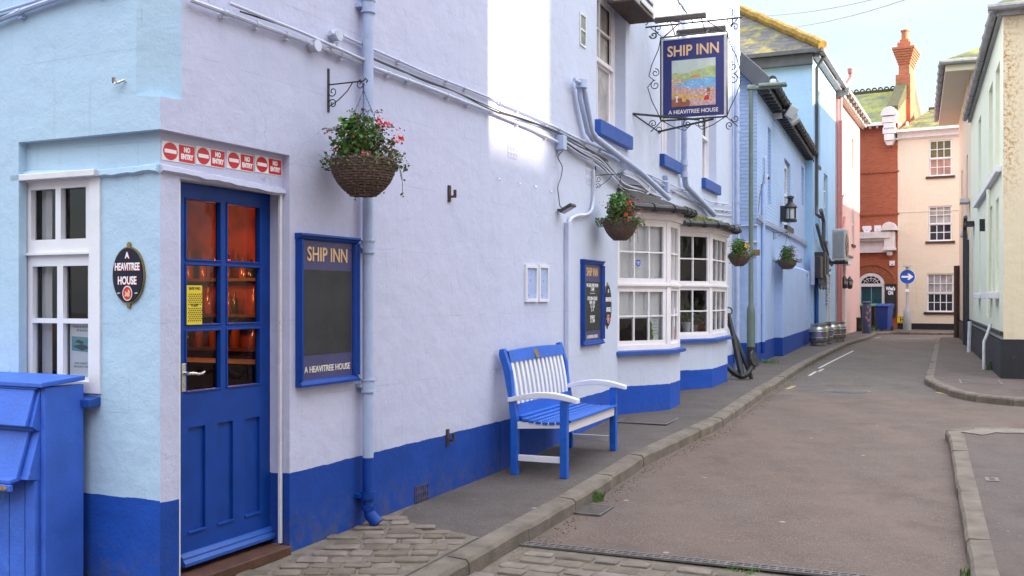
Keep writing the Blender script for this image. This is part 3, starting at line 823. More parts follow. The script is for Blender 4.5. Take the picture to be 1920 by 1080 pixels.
# pub wall beyond the bend
PEND = FP.px(1375, 300)[0]
def hole(px0, px1, py0, py1):                        # lower-left/upper-right read at the right jamb
    a = FP.px(px0, 300)[0]; b = FP.px(px1, 300)[0]
    return a, b
w1a, w1b = FP.px(1120, 230)[0] - .02, FP.px(1173, 250)[0]
w2a, w2b = FP.px(1239, 295)[0], FP.px(1267, 310)[0]
w3a, w3b = FP.px(1317, 335)[0], FP.px(1343, 345)[0]
zs1 = FP.px(1150, 242)[1]; zs2 = FP.px(1255, 298)[1]; zs3 = FP.px(1330, 341)[1]
S1 = Vector((1.171, 11.71)); c1 = S1 + Vector((.809, .588)) * .911; e1 = c1 + Vector((.3778, .9259)) * .55
def onP(v): return (v - FP.o).dot(FP.x), (v - FP.o).dot(FP.y)
b1a = onP(S1)[0]; q = onP(e1); b1b = q[0] + abs(q[1])
e2a = Vector((2.92, 14.8)); S2 = e2a - Vector((.809, .588)) * (abs(onP(e2a)[1]) / math.sin(R(32))); e2b = e2a + Vector((.3778, .9259)) * 1.25
b2a = onP(S2)[0]; q = onP(e2b); b2b = q[0] + abs(q[1])
print('bays', b1a, b1b, b2a, b2b, 'sills', zs1, zs2, zs3, 'PEND', PEND)
mb = MB()
mb.grid(0, PEND, -.3, TOP, [(w1a, w1b, zs1, zs1 + 1.55, .16), (w2a, w2b, zs2, zs2 + 1.6, .16), (w3a, w3b, zs3, zs3 + 1.6, .16),
                            (b1a + .02, b1b - .02, .2, 2.6, .05), (b2a + .02, b2b - .02, .2, 2.6, .05)], y=0)
mb.quad((PEND, 0, -.3), (PEND, 8, -.3), (PEND, 8, TOP), (PEND, 0, TOP))
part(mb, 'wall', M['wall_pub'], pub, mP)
# closing slabs: flat attic, rear walls
mb = MB()
A0 = FA.w(-7, 0, 0); A1 = FM.w(0, 0, 0); A2 = FM.w(BEND, 0, 0); A3 = FP.w(PEND, 0, 0); A4 = FP.w(PEND, 8, 0); A5 = FA.w(-7, 12, 0)
ring = [A0, A1, A2, A3, A4, A5]
mb.add([(p.x, p.y, TOP) for p in ring], [tuple(range(6))])
mb.add([(p.x, p.y, z) for z in (-.3, TOP) for p in (A3, A4, A5, A0)], [(0, 1, 5, 4), (1, 2, 6, 5), (2, 3, 7, 6)])
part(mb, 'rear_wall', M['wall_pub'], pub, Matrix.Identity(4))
# rooms
mb = MB()
mb.box(.25, 4.2, .36, 4.3, 0, 2.6)
mb.f = [f[::-1] for f in mb.f]
mb.f = [f for i, f in enumerate(mb.f)]
# remove the two faces towards door and window (front y0 face, left x0 face)
del mb.f[4]; del mb.m[4]; del mb.f[2]; del mb.m[2]
part(mb, 'bar_room', M['redroom'], pub, mM)
mb = MB()
mb.box(b1a - .1, b1b + .1, .5, .55, .1, 2.8); mb.box(b1a - .15, b1a - .1, .06, .55, .1, 2.8); mb.box(b1b + .1, b1b + .15, .06, .55, .1, 2.8); mb.box(b1a - .1, b1b + .1, .06, .5, .1, .8)
mb.box(b1a - .1, b1b + .1, .06, .5, 2.62, 2.8)
part(mb, 'bay_room', M['dark'], pub, mP)
mb = MB()
mb.box(b2a - .1, b2b + .1, 2.5, 2.55, .1, 2.8); mb.box(b2a - .15, b2a - .1, .06, 2.5, .1, 2.8); mb.box(b2b + .1, b2b + .15, .06, 2.5, .1, 2.8); mb.box(b2a - .1, b2b + .1, .06, 2.5, .1, .12)
mb.box(b2a - .1, b2b + .1, .06, 2.5, 2.62, 2.8)
part(mb, 'bay_room', M['olive'], pub, mP)

# ---- glazed sash builder in a local xz frame: frame with grid of panes, set at y, thickness t
def sash(mb, x0, x1, z0, z1, cols, rows, fw=.05, bar=.022, y=0, t=.045, fb=None, m=0):
    fb = fb or fw
    pw = (x1 - x0 - 2 * fw - (cols - 1) * bar) / cols; ph = (z1 - z0 - fw - fb - (rows - 1) * bar) / rows
    holes = []
    for i in range(cols):
        for j in range(rows):
            a = x0 + fw + i * (pw + bar); b = z0 + fb + j * (ph + bar)
            holes.append((a, a + pw, b, b + ph))
    mb.grid(x0, x1, z0, z1, holes, y=y, depth=t, m=m, edge=True)
    return holes
# left window, next to the corner
mb = MB(); gl = MB()
X0, X1 = wx0, wx1; y0 = RC - .01
def AX(px): return FA.px(px, 500, RC + .02)[0]
def AZ(px, py): return FA.px(px, py, RC + .02)[1]
zt = AZ(112, 455 + 12); zb_ = AZ(112, 500 - 12)
# outer frame
mb.grid(X0, X1, wz0, wz1, [(AX(52), AX(176), AZ(110, 712), AZ(110, 478)), (AX(52), AX(176), AZ(110, 474), AZ(110, 340))], y=RC - .012, depth=.09, edge=True)
# casements
def cas(pxs, pys, col_bars, row_bars):
    hx = [AX(p) for p in pxs]; hz = [AZ(110, p) for p in pys]
    holes = []
    for i in range(0, len(hx), 2):
        for j in range(0, len(hz), 2): holes.append((hx[i], hx[i + 1], hz[j + 1], hz[j]))
    return holes
h1 = cas((62, 108, 118, 165), (354, 449), 1, 0)
mb.grid(AX(50), AX(178), AZ(110, 476), AZ(110, 339), h1, y=RC + .006, depth=.035)
h2 = cas((64, 110, 121, 168), (499, 597, 606, 706), 1, 1)
mb.grid(AX(50), AX(178), AZ(110, 714), AZ(110, 476.5), h2, y=RC + .010, depth=.035)
wf = part(mb, 'window', M['white'], pub, mA, bevel=.003)
gl.quad((AX(52), RC + .036, AZ(110, 712)), (AX(176), RC + .036, AZ(110, 712)), (AX(176), RC + .036, AZ(110, 341)), (AX(52), RC + .036, AZ(110, 341)))
o = gl.build('glass_pane', M['glass'], wf)
mb = MB(); mb.box(X0 - .01, X1 - .0, RC - .05, RC - .013, wz1 - .03, wz1 + .005); o = mb.build('head_board', M['whitew'], wf, bevel=.004)
mb = MB(); zsl = FA.px(150, 741, RC)[1]; mb.ext([(RC + .0, zsl), (RC - .075, zsl - .012), (RC - .075, zsl - .052), (RC, zsl - .052)], X0 - .03, X1 - .003, 'x')
o = mb.build('sill', M['sillblue'], wf, bevel=.004)
# net curtain beside the panes and poster inside the glass
mb = MB()
for k in range(14):
    x = AX(63) + k * .0055; mb.quad((x, RC + .075 + .008 * (k % 2), AZ(110, 706)), (x + .0055, RC + .075 + .008 * ((k + 1) % 2), AZ(110, 706)), (x + .0055, RC + .075 + .008 * ((k + 1) % 2), AZ(110, 352)), (x, RC + .075 + .008 * (k % 2), AZ(110, 352)))
mb.build('curtain', M['blind'], wf)
# window board behind and blinds: interior room seen through the left window
WD = .44
mb = MB(); mb.box(X0 - .3, X1 + .05, WD, WD + .03, .3, 2.6); mb.box(X0 - .35, X0 - .3, RC + .1, WD, .3, 2.6); mb.box(X0 - .3, X1 + .05, RC + .10, WD, .3, .32); mb.box(X0 - .3, X1 + .05, RC + .1, WD, 2.56, 2.6)
mb.box(X1 + .05, X1 + .08, RC + .1, WD, .3, 2.6)
part(mb, 'window_room', plain('timber lined room', (.13, .075, .05), .8, .45, 2), pub, mA)
# poster on window
px0, px1 = AX(124), AX(170); pz1, pz0 = AZ(145, 606), AZ(145, 710)
rt = root('window_poster', 'white poster with a seagull picture inside the lower pane of the left window', 'poster', FA.mat(px0, RC + .05, pz0))
mb = MB(); mb.box(0, px1 - px0, 0, .003, 0, pz1 - pz0); part(mb, 'sheet', M['paper'], rt, FA.mat(px0, RC + .045, pz0))
mb = MB(); W_, H_ = px1 - px0, pz1 - pz0
mb.ext([(W_ * .08, H_ * .50), (W_ * .9, H_ * .47), (W_ * .92, H_ * .74), (W_ * .08, H_ * .76)], -.001, 0, 'y', 0)
mb.ext([(W_ * .12, H_ * .58), (W_ * .5, H_ * .50), (W_ * .88, H_ * .56), (W_ * .5, H_ * .62)], -.002, -.001, 'y', 1)
mb.ext([(W_ * .2, H_ * .66), (W_ * .5, H_ * .62), (W_ * .6, H_ * .66), (W_ * .35, H_ * .7)], -.002, -.001, 'y', 1)
part(mb, 'seagull_picture', [plain('sea teal', (.16, .42, .46), .6), plain('gull grey', (.08, .12, .14), .6)], rt, FA.mat(px0, RC + .045, pz0))
PM = FA.mat(px0, RC + .0445, pz0); tm = plain('print grey', (.14, .16, .17), .6)
for s_, zz in (('PLEASE BE AWARE OF', .93), ('THE SEAGULLS', .865), ('FOOD CANNOT BE', .27), ('REPLACED IF STOLEN', .21)):
    t_ = text(s_, .014, W_ / 2, H_ * zz, 0, None, None, ext=.0004, sx=.9); part(t_, 'lettering', tm, rt, PM)

# ---- the blue door
YD = RC + .085
def MX(px, off=YD): return FM.px(px, 600, off)[0]
def MZ(px, py, off=YD): return FM.px(px, py, off)[1]
lx0, lx1 = MX(333), MX(508.5)
dz1 = MZ(430, 355); dz0 = MZ(430, 1032)
print('door', lx1 - lx0, dz1 - dz0, dz0)
# white timber frame
mb = MB()
mb.grid(DX0, DX1, DZ0 - .02, DZ1, [(DX0 + .022, lx1, DZ0 - .03, dz1 + .005)], y=RC + .012, depth=.07)
mb.box(DX1 - .022, DX1 - .001, RC - .008, RC + .011, DZ0 - .02, DZ1 - .002)
mb.box(lx1 + .012, lx1 + .026, RC + .004, RC + .011, DZ0 - .02, DZ1 - .04)
mb.box(DX0 + .01, DX1, YD + .032, YD + .06, dz1 - .03, DZ1); mb.box(DX0 + .0, lx0 + .015, YD + .032, YD + .06, DZ0, dz1 - .031); mb.box(lx1 - .015, lx1 + .02, YD + .032, YD + .06, DZ0, dz1 - .031)
fr_ = part(mb, 'door_frame', M['whitew'], pub, mM, bevel=.003)
cols = [(MX(349), MX(412)), (MX(426), MX(486))]
def zr(py): return MZ(349, py)
rows = [(zr(485), zr(373)), (zr(608), zr(497)), (zr(734), zr(622))]
holes = [(a, b, c, d, .03) for a, b in cols for c, d in rows]
pans = [(MX(353), MX(385)), (MX(408), MX(437)), (MX(459), MX(487))]
holes += [(a, b, zr(998), zr(803), .016) for a, b in pans]
mb = MB(); mb.grid(lx0, lx1, dz0, dz1, holes, y=YD, depth=.03)
for a, b in pans:
    mb.quad((a, YD + .016, zr(998)), (b, YD + .016, zr(998)), (b, YD + .016, zr(803)), (a, YD + .016, zr(803)))
    # raised moulding round each sunken panel
    for (p, q_, r_, s_) in ((a - .002, b + .002, zr(998) - .014, zr(998) - .001), ):
        mb.box(p, q_, YD - .008, YD + .004, r_, s_)
for a, b in cols:
    for c, d in rows:
        for bx in ((a, b, c - .010, c), (a, b, d, d + .010), (a - .010, a, c - .01, d + .01), (b, b + .010, c - .01, d + .01)):
            mb.box(bx[0], bx[1], YD - .007, YD + .003, bx[2], bx[3])
door = part(mb, 'door', M['bluep'], pub, mM, bevel=.003)
mb = MB(); mb.quad((lx0 + .02, YD + .02, rows[2][0] - .02), (lx1 - .02, YD + .02, rows[2][0] - .02), (lx1 - .02, YD + .02, rows[0][1] + .02), (lx0 + .02, YD + .02, rows[0][1] + .02))
mb.build('glass_pane', M['glassd'], door)
mb = MB(); mb.ext([(YD - .045, dz0 + .0), (YD - .045, dz0 + .018), (YD - .028, dz0 + .034), (YD - .028, dz0 + .045), (YD - .010, dz0 + .062), (YD - .001, dz0 + .066), (YD - .001, dz0)], lx0 + .01, lx1 - .012, 'x')
mb.build('weather_bar', M['sillblue'], door, bevel=.002)
mb = MB(); hz = zr(704); hx = MX(344)
mb.box(hx - .018, hx + .016, YD - .006, YD - .001, hz - .085, hz + .065)
mb.build('lock_plate', M['chrome'], door, bevel=.002)
mb = MB(); mb.tube([(hx, YD - .005, hz + .012), (hx, YD - .045, hz + .012), (hx + .02, YD - .052, hz + .013), (hx + .055, YD - .052, hz + .006), (hx + .085, YD - .050, hz + .008), (hx + .105, YD - .048, hz + .016)], [.010, .009, .009, .008, .007, .006], 10)
mb.tube([(hx, YD - .008, hz - .045), (hx, YD - .005, hz - .045)], .007, 10)
mb.build('handle', M['chrome'], door, smooth=True)
# push-pad sticker
rt = root('push_pad_sticker', 'yellow perforated push pad sticker on the middle left door pane', 'sticker', FM.mat(MX(347), YD, zr(606)))
sx0, sx1, sz0, sz1 = MX(347.5), MX(376), zr(609), zr(535)
mb = MB(); mb.box(0, sx1 - sx0, -.011, -.008, 0, sz1 - sz0); SM = FM.mat(sx0, YD, sz0); part(mb, 'pad', M['yellow'], rt, SM)
mb = MB(); Ws, Hs = sx1 - sx0, sz1 - sz0
for j in range(14):
    for i in range(7):
        if 7 <= j <= 7: continue
        x = Ws * (.12 + .127 * i + (.06 if j % 2 else 0)); z = Hs * (.10 + .052 * j)
        mb.disc(x, z, .0042, .0042, -.0118, -.0112, 8)
part(mb, 'perforation', M['chalk'], rt, SM)
for s_, zz, sz in (('SAFE PAD', .92, .021), ('PUSH', .49, .021)): part(text(s_, sz, Ws / 2, Hs * zz, -.0115, None, None, ext=.0005, sx=.95, bold=.0006), 'lettering', M['chalk'], rt, SM)
# oak step
mb = MB(); st1 = DZ0 - .005
mb.box(DX0 + .0, FM.px(543, 1010, -.02)[0], -.035, RC + .16, st1 - .075, st1 - .02)
part(mb, 'step', M['wood'], pub, mM, bevel=.006)
mb = MB(); mb.box(DX0, s545 - .002, .03, RC + .16, -.3, st1 - .076); mb.box(DX0, lx1 + .02, YD + .035, RC + .4, -.3, dz0 + .03); part(mb, 'threshold', M['bluep'], pub, mM)
# no entry stickers
sxx = [(303, 365), (367, 421), (425, 475), (478, 527)]
for i, (a, b) in enumerate(sxx):
    xa, xb = FM.px(a, 280, RC)[0], FM.px(b, 280, RC)[0]
    zt_ = FM.px(a, 263 + (a - 303) * .157, RC)[1]; zb_ = FM.px(a, 299 + (a - 303) * .132, RC)[1]
    H_ = zt_ - zb_; W_ = xb - xa
    SM = FM.mat(xa, RC - .003, zb_)
    rt = root('no_entry_sticker', ('first', 'second', 'third', 'last')[i] + ' no entry sticker from the corner above the blue door', 'sticker', SM, group='no entry stickers over the blue door')
    mb = MB(); mb.box(0, W_, 0, .0025, 0, H_); part(mb, 'backing', M['paper'], rt, SM)
    mb = MB(); mb.disc(W_ * .245, H_ * .5, W_ * .215, H_ * .46, -.001, 0, 32); part(mb, 'red_disc', M['red'], rt, SM)
    mb = MB(); mb.box(W_ * .07, W_ * .42, -.002, -.001, H_ * .40, H_ * .60); part(mb, 'white_bar', M['wht_t'], rt, SM)
    mb = MB(); mb.box(W_ * .50, W_ * .985, -.001, 0, H_ * .05, H_ * .95); part(mb, 'red_panel', M['red'], rt, SM)
    for s_, zz in (('NO', .70), ('ENTRY', .33)): part(text(s_, H_ * .36, W_ * .742, H_ * zz, -.0015, None, None, ext=.0004, sx=.80, bold=.0022), 'lettering', M['wht_t'], rt, SM)

# ---- bar shelf and bottles inside
rt = root('bar_shelf', 'dark shelf unit inside the bar behind the blue door', 'shelf', FM.mat(2.6, 3.2, 0))
mb = MB()
for z in (1.02, 1.35, 1.7): mb.box(3.95, 4.19, .6, 4.2, z - .03, z)
mb.box(2.6, 3.1, .6, 4.2, 0, .98)
part(mb, 'shelf_boards', M['wood'], rt, mM)
rnd = random.Random(2); proto = None
for k in range(39):
    x = 1.9 + (k % 13) * .17 + rnd.uniform(-.05, .05); z = (1.02, 1.35, 1.7)[k // 13]
    if proto is None:
        proto = MB().lathe([(.036, 0), (.038, .02), (.038, .17), (.014, .22), (.013, .29)], n=10).build('bottle', M['bottle2'], smooth=True)
        o = proto
        proto_dark = proto.data.copy(); proto_dark.materials.clear(); proto_dark.materials.append(M['bin_e'])
    else: o = proto.copy(); COL.objects.link(o)
    if k % 3 == 1: o.data = proto_dark
    o.matrix_world = FM.mat(4.02 + rnd.uniform(-.03, .03), x + rnd.uniform(-.05, .05), z) @ Matrix.Diagonal((rnd.uniform(.8, 1.25), rnd.uniform(.8, 1.25), rnd.uniform(.6, 1.05), 1))
    tag(o, 'glass bottle among those on the back shelf of the bar', 'bottle', 'bottles behind the bar')
def lamp(px, py, e, label, i, yy_):
    ll = bpy.data.lights.new('bar_lamp', 'POINT'); ll.energy = e; ll.color = (1, .45, .18); ll.shadow_soft_size = .06
    rt = thing('bar_lamp', label, 'lamp', FM.mat(px, yy_, py)); RM[rt.name] = FM.mat(px, yy_, py)
    lo = bpy.data.objects.new('lamp_light', ll); COL.objects.link(lo); lo.parent = rt; lo.location = (0, 0, -.14)
    MB().lathe([(.018, .25), (.02, .05), (.07, -.02), (.075, -.05), (.06, -.05), (.055, -.02)], n=16).build('shade', M['red'], rt, smooth=True)
    mm, n, b = new_mat('bulb'); b.inputs['Emission Color'].default_value = (1, .35, .1, 1); b.inputs['Emission Strength'].default_value = 3; b.inputs['Base Color'].default_value = (.8, .3, .1, 1)
    MB().lathe([(.01, -.03), (.03, -.06), (.03, -.09), (.008, -.115)], n=12).build('bulb', mm, rt, smooth=True)
lamp(3.35, 1.98, 2.0, 'small red shaded lamp hanging in the bar behind the upper left door pane', 0, 3.2)
lamp(3.35, 1.9, 2.0, 'small red shaded lamp hanging in the bar behind the upper right door pane', 1, 2.55)

# ---- upper windows
def upwin(a, b, z, yy, py_):
    mb = MB(); W_ = b - a
    mb.grid(a, b, z, z + 1.56, [(a + .07, b - .07, z + .05, z + .75), (a + .07, b - .07, z + .79, z + 1.5)], y=yy - .03, depth=.05)
    sash(mb, a + .07, b - .07, z + .05, z + .77, 2, 1, .045, .022, yy + .01, .03)
    sash(mb, a + .07, b - .07, z + .76, z + 1.5, 2, 2, .045, .022, yy - .018, .027)
    wf = part(mb, 'window', M['pinkwhite'], pub, mP, bevel=.003)
    mb = MB(); mb.quad((a + .07, yy + .03, z + .05), (b - .07, yy + .03, z + .05), (b - .07, yy + .03, z + 1.5), (a + .07, yy + .03, z + 1.5)); mb.build('glass_pane', M['panegrey'], wf)
    mb = MB(); mb.box(a - .07, b + .09, -.07, yy, z - .16, z - .001); mb.build('sill', M['sillblue'], wf, bevel=.008)
upwin(w1a, w1b, zs1, .16, 0); upwin(w2a, w2b, zs2, .16, 0); upwin(w3a, w3b, zs3, .16, 0)

# ---- bay windows
def P3(v, z): return Vector((v.x, v.y, z))
def bay(Sa, ca, ea, eb, zs, zf, zgut, zr_, cols, blind, nm, fcols, moss):
    """Sa: start on the wall, ca: front left corner, ea: front right corner, eb: end on the wall"""
    pl = [Sa, ca, ea, eb]
    cen = (Sa + eb) / 2
    def off(pl, d):                                  # grow outwards
        return [Vector(p) for p in offs([tuple(p) for p in pl], -d)]
    mb = MB()
    bw_ = pl
    for a, b in zip(bw_, bw_[1:]): mb.quad(P3(a, -.3), P3(b, -.3), P3(b, zs - .02), P3(a, zs - .02))
    mb.add([P3(p, zs - .02) for p in bw_], [(0, 1, 2, 3)])
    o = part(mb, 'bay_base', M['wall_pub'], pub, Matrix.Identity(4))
    bayo = None
    mb = MB(); gl = MB()
    zm = (zs + zf) / 2 - .01
    for k, (a, b, nc) in enumerate(((Sa, ca, cols), (ca, ea, fcols), (ea, eb, 2))):
        fr = Frame(a.x, a.y, b.x - a.x, b.y - a.y); Lx = (b - a).length
        tmp = MB()
        e0 = .0 if k else .045
        tmp.grid(0, Lx, zs - .02, zf, [(.055, Lx - .05, zs + .05, zm - .03), (.055, Lx - .05, zm + .03, zf - .03)], y=0, depth=.05)
        fw = .05 if nc > 2 or Lx > .8 else .035
        sash(tmp, .055, Lx - .05, zs + .05, zm - .03, nc, 2, fw, .018, .014, .032)
        sash(tmp, .055, Lx - .05, zm + .03, zf - .03, nc, 2, fw, .018, .008, .032)
        tmp.box(-.012, Lx + .006, -.018, -.001, zm - .012, zm + .012)
        mw = fr.mat(0, 0, 0)
        b0 = len(mb.v); mb.v += [tuple(mw @ Vector(v)) for v in tmp.v]; mb.f += [[i + b0 for i in f] for f in tmp.f]; mb.m += tmp.m
        gq = [mw @ Vector(v) for v in ((.055, .036, zs + .05), (Lx - .05, .036, zs + .05), (Lx - .05, .036, zf - .03), (.055, .036, zf - .03))]
        gl.quad(*gq)
    root_bay = part(mb, 'bay_window', M['pinkwhite'], pub, Matrix.Identity(4))
    bp = root_bay
    I = Matrix.Identity(4)
    gl.build('glass_pane', M['glass'], bp)
    # sill
    s_o = off(pl, .075); mb = MB()
    for d0, z0, z1 in ((s_o, zs - .065, zs - .022),):
        n4 = [P3(p, z1) for p in d0] + [P3(p, z0) for p in d0] + [P3(p, z1 + .012) for p in pl] + [P3(p, z0) for p in pl]
        mb.add(n4, [(0, 4, 5, 1), (1, 5, 6, 2), (2, 6, 7, 3), (0, 1, 9, 8), (1, 2, 10, 9), (2, 3, 11, 10), (4, 12, 13, 5), (5, 13, 14, 6), (6, 14, 15, 7), (0, 8, 12, 4), (3, 7, 15, 11)])
    mb.build('sill', M['sillblue'], bp)
    # fascia under the roof
    f_o = off(pl, .06); f_m = off(pl, .035); mb = MB()
    n4 = [P3(p, zf) for p in f_m] + [P3(p, zgut) for p in f_o] + [P3(p, zf) for p in pl]
    mb.add(n4, [(0, 1, 5, 4), (1, 2, 6, 5), (2, 3, 7, 6), (0, 8, 9, 1), (1, 9, 10, 2), (2, 10, 11, 3)])
    mb.add([P3(p, zf + .045) for p in off(pl, .05)] + [P3(p, zf + .055) for p in off(pl, .07)] + [P3(p, zf + .075) for p in off(pl, .07)], [(0, 1, 5, 4), (1, 2, 6, 5), (2, 3, 7, 6), (4, 5, 9, 8), (5, 6, 10, 9), (6, 7, 11, 10)])
    mb.build('fascia', M['pinkwhite'], bp)
    # roof
    r_o = off(pl, .16); wa = Sa + (Sa - eb).normalized() * .08; wb = eb + (eb - Sa).normalized() * .08
    mb = MB(); rnd = random.Random(8)
    top = [wa + (ca - Sa) * .12, wa + (ca - Sa) * .3 + (eb - Sa) * .15, wb + (ea - eb) * .3 - (eb - Sa) * .15, wb]
    rows_ = 7; grid_ = []
    low = [r_o[0], r_o[1], r_o[2], r_o[3]]
    lowr = [Vector(p) for p in resample([tuple(p) for p in low], .12)]
    nlr = len(lowr)
    wallpts = [Sa.lerp(eb, min(1, max(0, k / (nlr - 1)))) for k in range(nlr)]
    for j in range(rows_ + 1):
        f = j / rows_
        grid_.append([P3(lowr[k].lerp(wallpts[k], f), zgut + (zr_ - zgut) * f + rnd.uniform(-.008, .008)) for k in range(nlr)])
    vs = [p for r_ in grid_ for p in r_]; fs = []
    for j in range(rows_):
        for k in range(nlr - 1): fs.append((j * nlr + k, j * nlr + k + 1, (j + 1) * nlr + k + 1, (j + 1) * nlr + k))
    mb.add(vs, fs)
    vs2 = [p - Vector((0, 0, .03)) for p in grid_[0]] + grid_[0]
    mb.add(vs2, [(k, k + 1, nlr + k + 1, nlr + k) for k in range(nlr - 1)])
    mb.add([p - Vector((0, 0, .03)) for p in grid_[0]] + [P3(q_, zgut - .03) for q_ in wallpts], [(k, nlr + k, nlr + k + 1, k + 1) for k in range(nlr - 1)])
    mb.build('roof', M['mossroof'], bp)
    # gutter
    g_o = [P3(p, zgut - .035) for p in off(pl, .19)]
    if g_o: 
        g0 = g_o[0]; mb = MB(); mb.tube(g_o, .04, 8); 
        for i_ in range(3):
            for f in (.15, .5, .85):
                c = g_o[i_].lerp(g_o[i_ + 1], f); d_ = (g_o[i_ + 1] - g_o[i_]).normalized()
                mb.tube([c - d_ * .03, c + d_ * .03], .052, 8)
        mb.build('gutter', M['gutter'], bp, smooth=True)
    # flashing at the wall
    mb = MB(); fo = FP.y * -1
    fl = [Sa + fo * .012, eb + fo * .012]
    mb.quad(P3(Sa + fo * .05, zr_ - .03), P3(eb + fo * .05, zr_ - .03), P3(eb + fo * .008, zr_ + .09), P3(Sa + fo * .008, zr_ + .09))
    mb.build('flashing', M['flash'], bp)
    if moss:
        rnd = random.Random(4); mb = MB()
        for _ in range(1400):
            k = rnd.uniform(0, nlr - 1.01); f = rnd.random() * .5; i_ = int(k); p = lowr[i_].lerp(lowr[i_ + 1], k - i_).lerp(wallpts[i_], f)
            z = zgut + (zr_ - zgut) * f; s_ = rnd.uniform(.008, .022)
            a = rnd.uniform(0, 6.3)
            mb.add([(p.x + s_ * math.cos(a), p.y + s_ * math.sin(a), z), (p.x - s_ * math.sin(a), p.y + s_ * math.cos(a), z), (p.x - s_ * math.cos(a), p.y - s_ * math.sin(a), z), (p.x, p.y, z + s_ * 1.6)], [(0, 1, 3), (1, 2, 3), (2, 0, 3)])
        mb.build('moss', plain('roof moss', (.16, .17, .035), .95, .5, 20), bp)
    if blind:
        mb = MB()
        for a, b, d_ in ((Sa, ca, 0), (ca, ea, 0)):
            fr = Frame(a.x, a.y, b.x - a.x, b.y - a.y); Lx = (b - a).length
            n_ = int(Lx / .09)
            for i in range(n_):
                x = .06 + i * (Lx - .08) / n_; x2 = x + (Lx - .08) / n_
                p = [(x, .085 - .010 * (i % 2)), (x2, .075 + .010 * (i % 2))]
                z0 = zs + .36
                mb.quad(fr.w(*p[0], z0), fr.w(*p[1], z0), fr.w(*p[1], zf), fr.w(*p[0], zf))
        mb.build('curtain', M['blind'], bp)
    return bp
E1 = e1 + Vector(FP.y) * 0 + (Vector((-.3875, .922)) * (abs(onP(e1)[1]) / math.sin(R(45))))
E2 = e2b + (Vector((-.3875, .922)) * (abs(onP(e2b)[1]) / math.sin(R(45))))
bay1 = bay(S1, c1, e1, E1, .905, 2.44, 2.60, 2.84, 3, True, 'first', 2, False)
bay2 = bay(S2, e2a, e2b, E2, .935, 2.46, 2.60, 2.74, 2, False, 'second', 3, True)
# ------------------------------------------------------------ generic far window on a wall plane (frame fr, y = 0)
def farwin(rt, fr, x0, x1, z0, z1, cols, rows, yy=.0, matf='white', pane='panedark', sill=None, meet=None, panes=None, surround=True):
    mb = MB(); zm = meet if meet else (z0 + z1) / 2
    mw = fr.mat(0, 0, 0)
    if rows % 2 == 0:
        h = sash(mb, x0, x1, z0, zm, cols, rows // 2, .06, .03, yy + .02, .03); h2 = sash(mb, x0, x1, zm - .03, z1, cols, rows // 2, .06, .03, yy - .005, .026)
    else: h = sash(mb, x0, x1, z0, z1, cols, rows, .06, .03, yy, .04); h2 = []
    wf = part(mb, 'window', M[matf], rt, mw)
    mb = MB(); mb.quad((x0, yy + .04, z0), (x1, yy + .04, z0), (x1, yy + .04, zm), (x0, yy + .04, zm)); mb.build('glass_pane', M[panes[0] if panes else pane], wf)
    mb = MB(); mb.quad((x0, yy + .04, zm + .002), (x1, yy + .04, zm + .002), (x1, yy + .04, z1), (x0, yy + .04, z1)); mb.build('glass_pane', M[panes[1] if panes else pane], wf)
    if sill:
        mb = MB(); mb.box(x0 - .12, x1 + .12, yy - .10, yy + .05, z0 - .10, z0 - .002); mb.build('sill', M[sill], wf)
    return wf

# ---- painted brick house (B)
rB = root('painted_brick_house', 'low pale blue painted brick house with dark slate verge and gutter beyond the bay windows', 'house', FB.mat(0, 0, 0))
mB = FB.mat(0, 0, 0); LB = FB.px(1512, 500)[0]; ZE = 5.86
xr = FB.px(1453, 600)[0]; xr2 = xr
print('LB', LB, 'xr', xr)
mb = MB(); ZS = 3.05
wA_, wB_ = FB.px(1471, 330)[0], FB.px(1482, 330)[0]
# upper painted brick facade with openings, front (gable) face
hb = [(xr - 1.3, xr - .75, 3.55, 5.2, .12), (wA_, wB_, 3.3, 4.95, .14), (LB - 1.6, LB - .9, 4.2, 5.3, .10)]
mb.grid(0, LB, ZS, ZE, hb, y=0, m=0)
for h in hb: mb.quad((h[0], h[4], h[2]), (h[1], h[4], h[2]), (h[1], h[4], h[3]), (h[0], h[4], h[3]))
mb.quad((0, 4, ZS), (0, 0, ZS), (0, 0, ZE), (0, 3.5, ZE + 3.5), (0, 4, ZE + 3.5))
mb.quad((LB, 0, ZS), (LB, 4, ZS), (LB, 4, ZE + 3.5), (LB, 3.5, ZE + 3.5), (LB, 0, ZE))
part(mb, 'wall', M['brickp'], rB, mB)
mb = MB()
mb.quad((0, 4, -.2), (0, 0, -.2), (0, 0, ZS), (0, 4, ZS))
mb.quad((0, 0, -.2), (xr, 0, -.2), (xr, 0, ZS), (0, 0, ZS))
mb.box(-.012, xr, -.02, 0.0, ZS - .05, ZS + .01)
pj = .17                                             # projecting lower pier beyond
mb.quad((xr, 0, -.2), (xr, -pj, -.2), (xr, -pj, 2.28), (xr, 0, 2.28))
mb.grid(xr, LB, -.2, 2.28, [(LB - 2.0, LB - 1.45, .9, 2.2, .1)], y=-pj)
mb.quad((LB - 2.0, -.07, .9), (LB - 1.45, -.07, .9), (LB - 1.45, -.07, 2.2), (LB - 2.0, -.07, 2.2))
mb.quad((xr, -pj, 2.28), (LB, -pj, 2.28), (LB, 0, 2.36), (xr, 0, 2.36))
mb.quad((xr, 0, 2.36), (LB, 0, 2.36), (LB, 0, ZS), (xr, 0, ZS))
mb.quad((LB, -pj, -.2), (LB, 3, -.2), (LB, 3, ZS), (LB, 0, ZS), (LB, 0, 2.36), (LB, -pj, 2.28))
part(mb, 'plinth_wall', M['rendp'], rB, mB)
mb = MB()
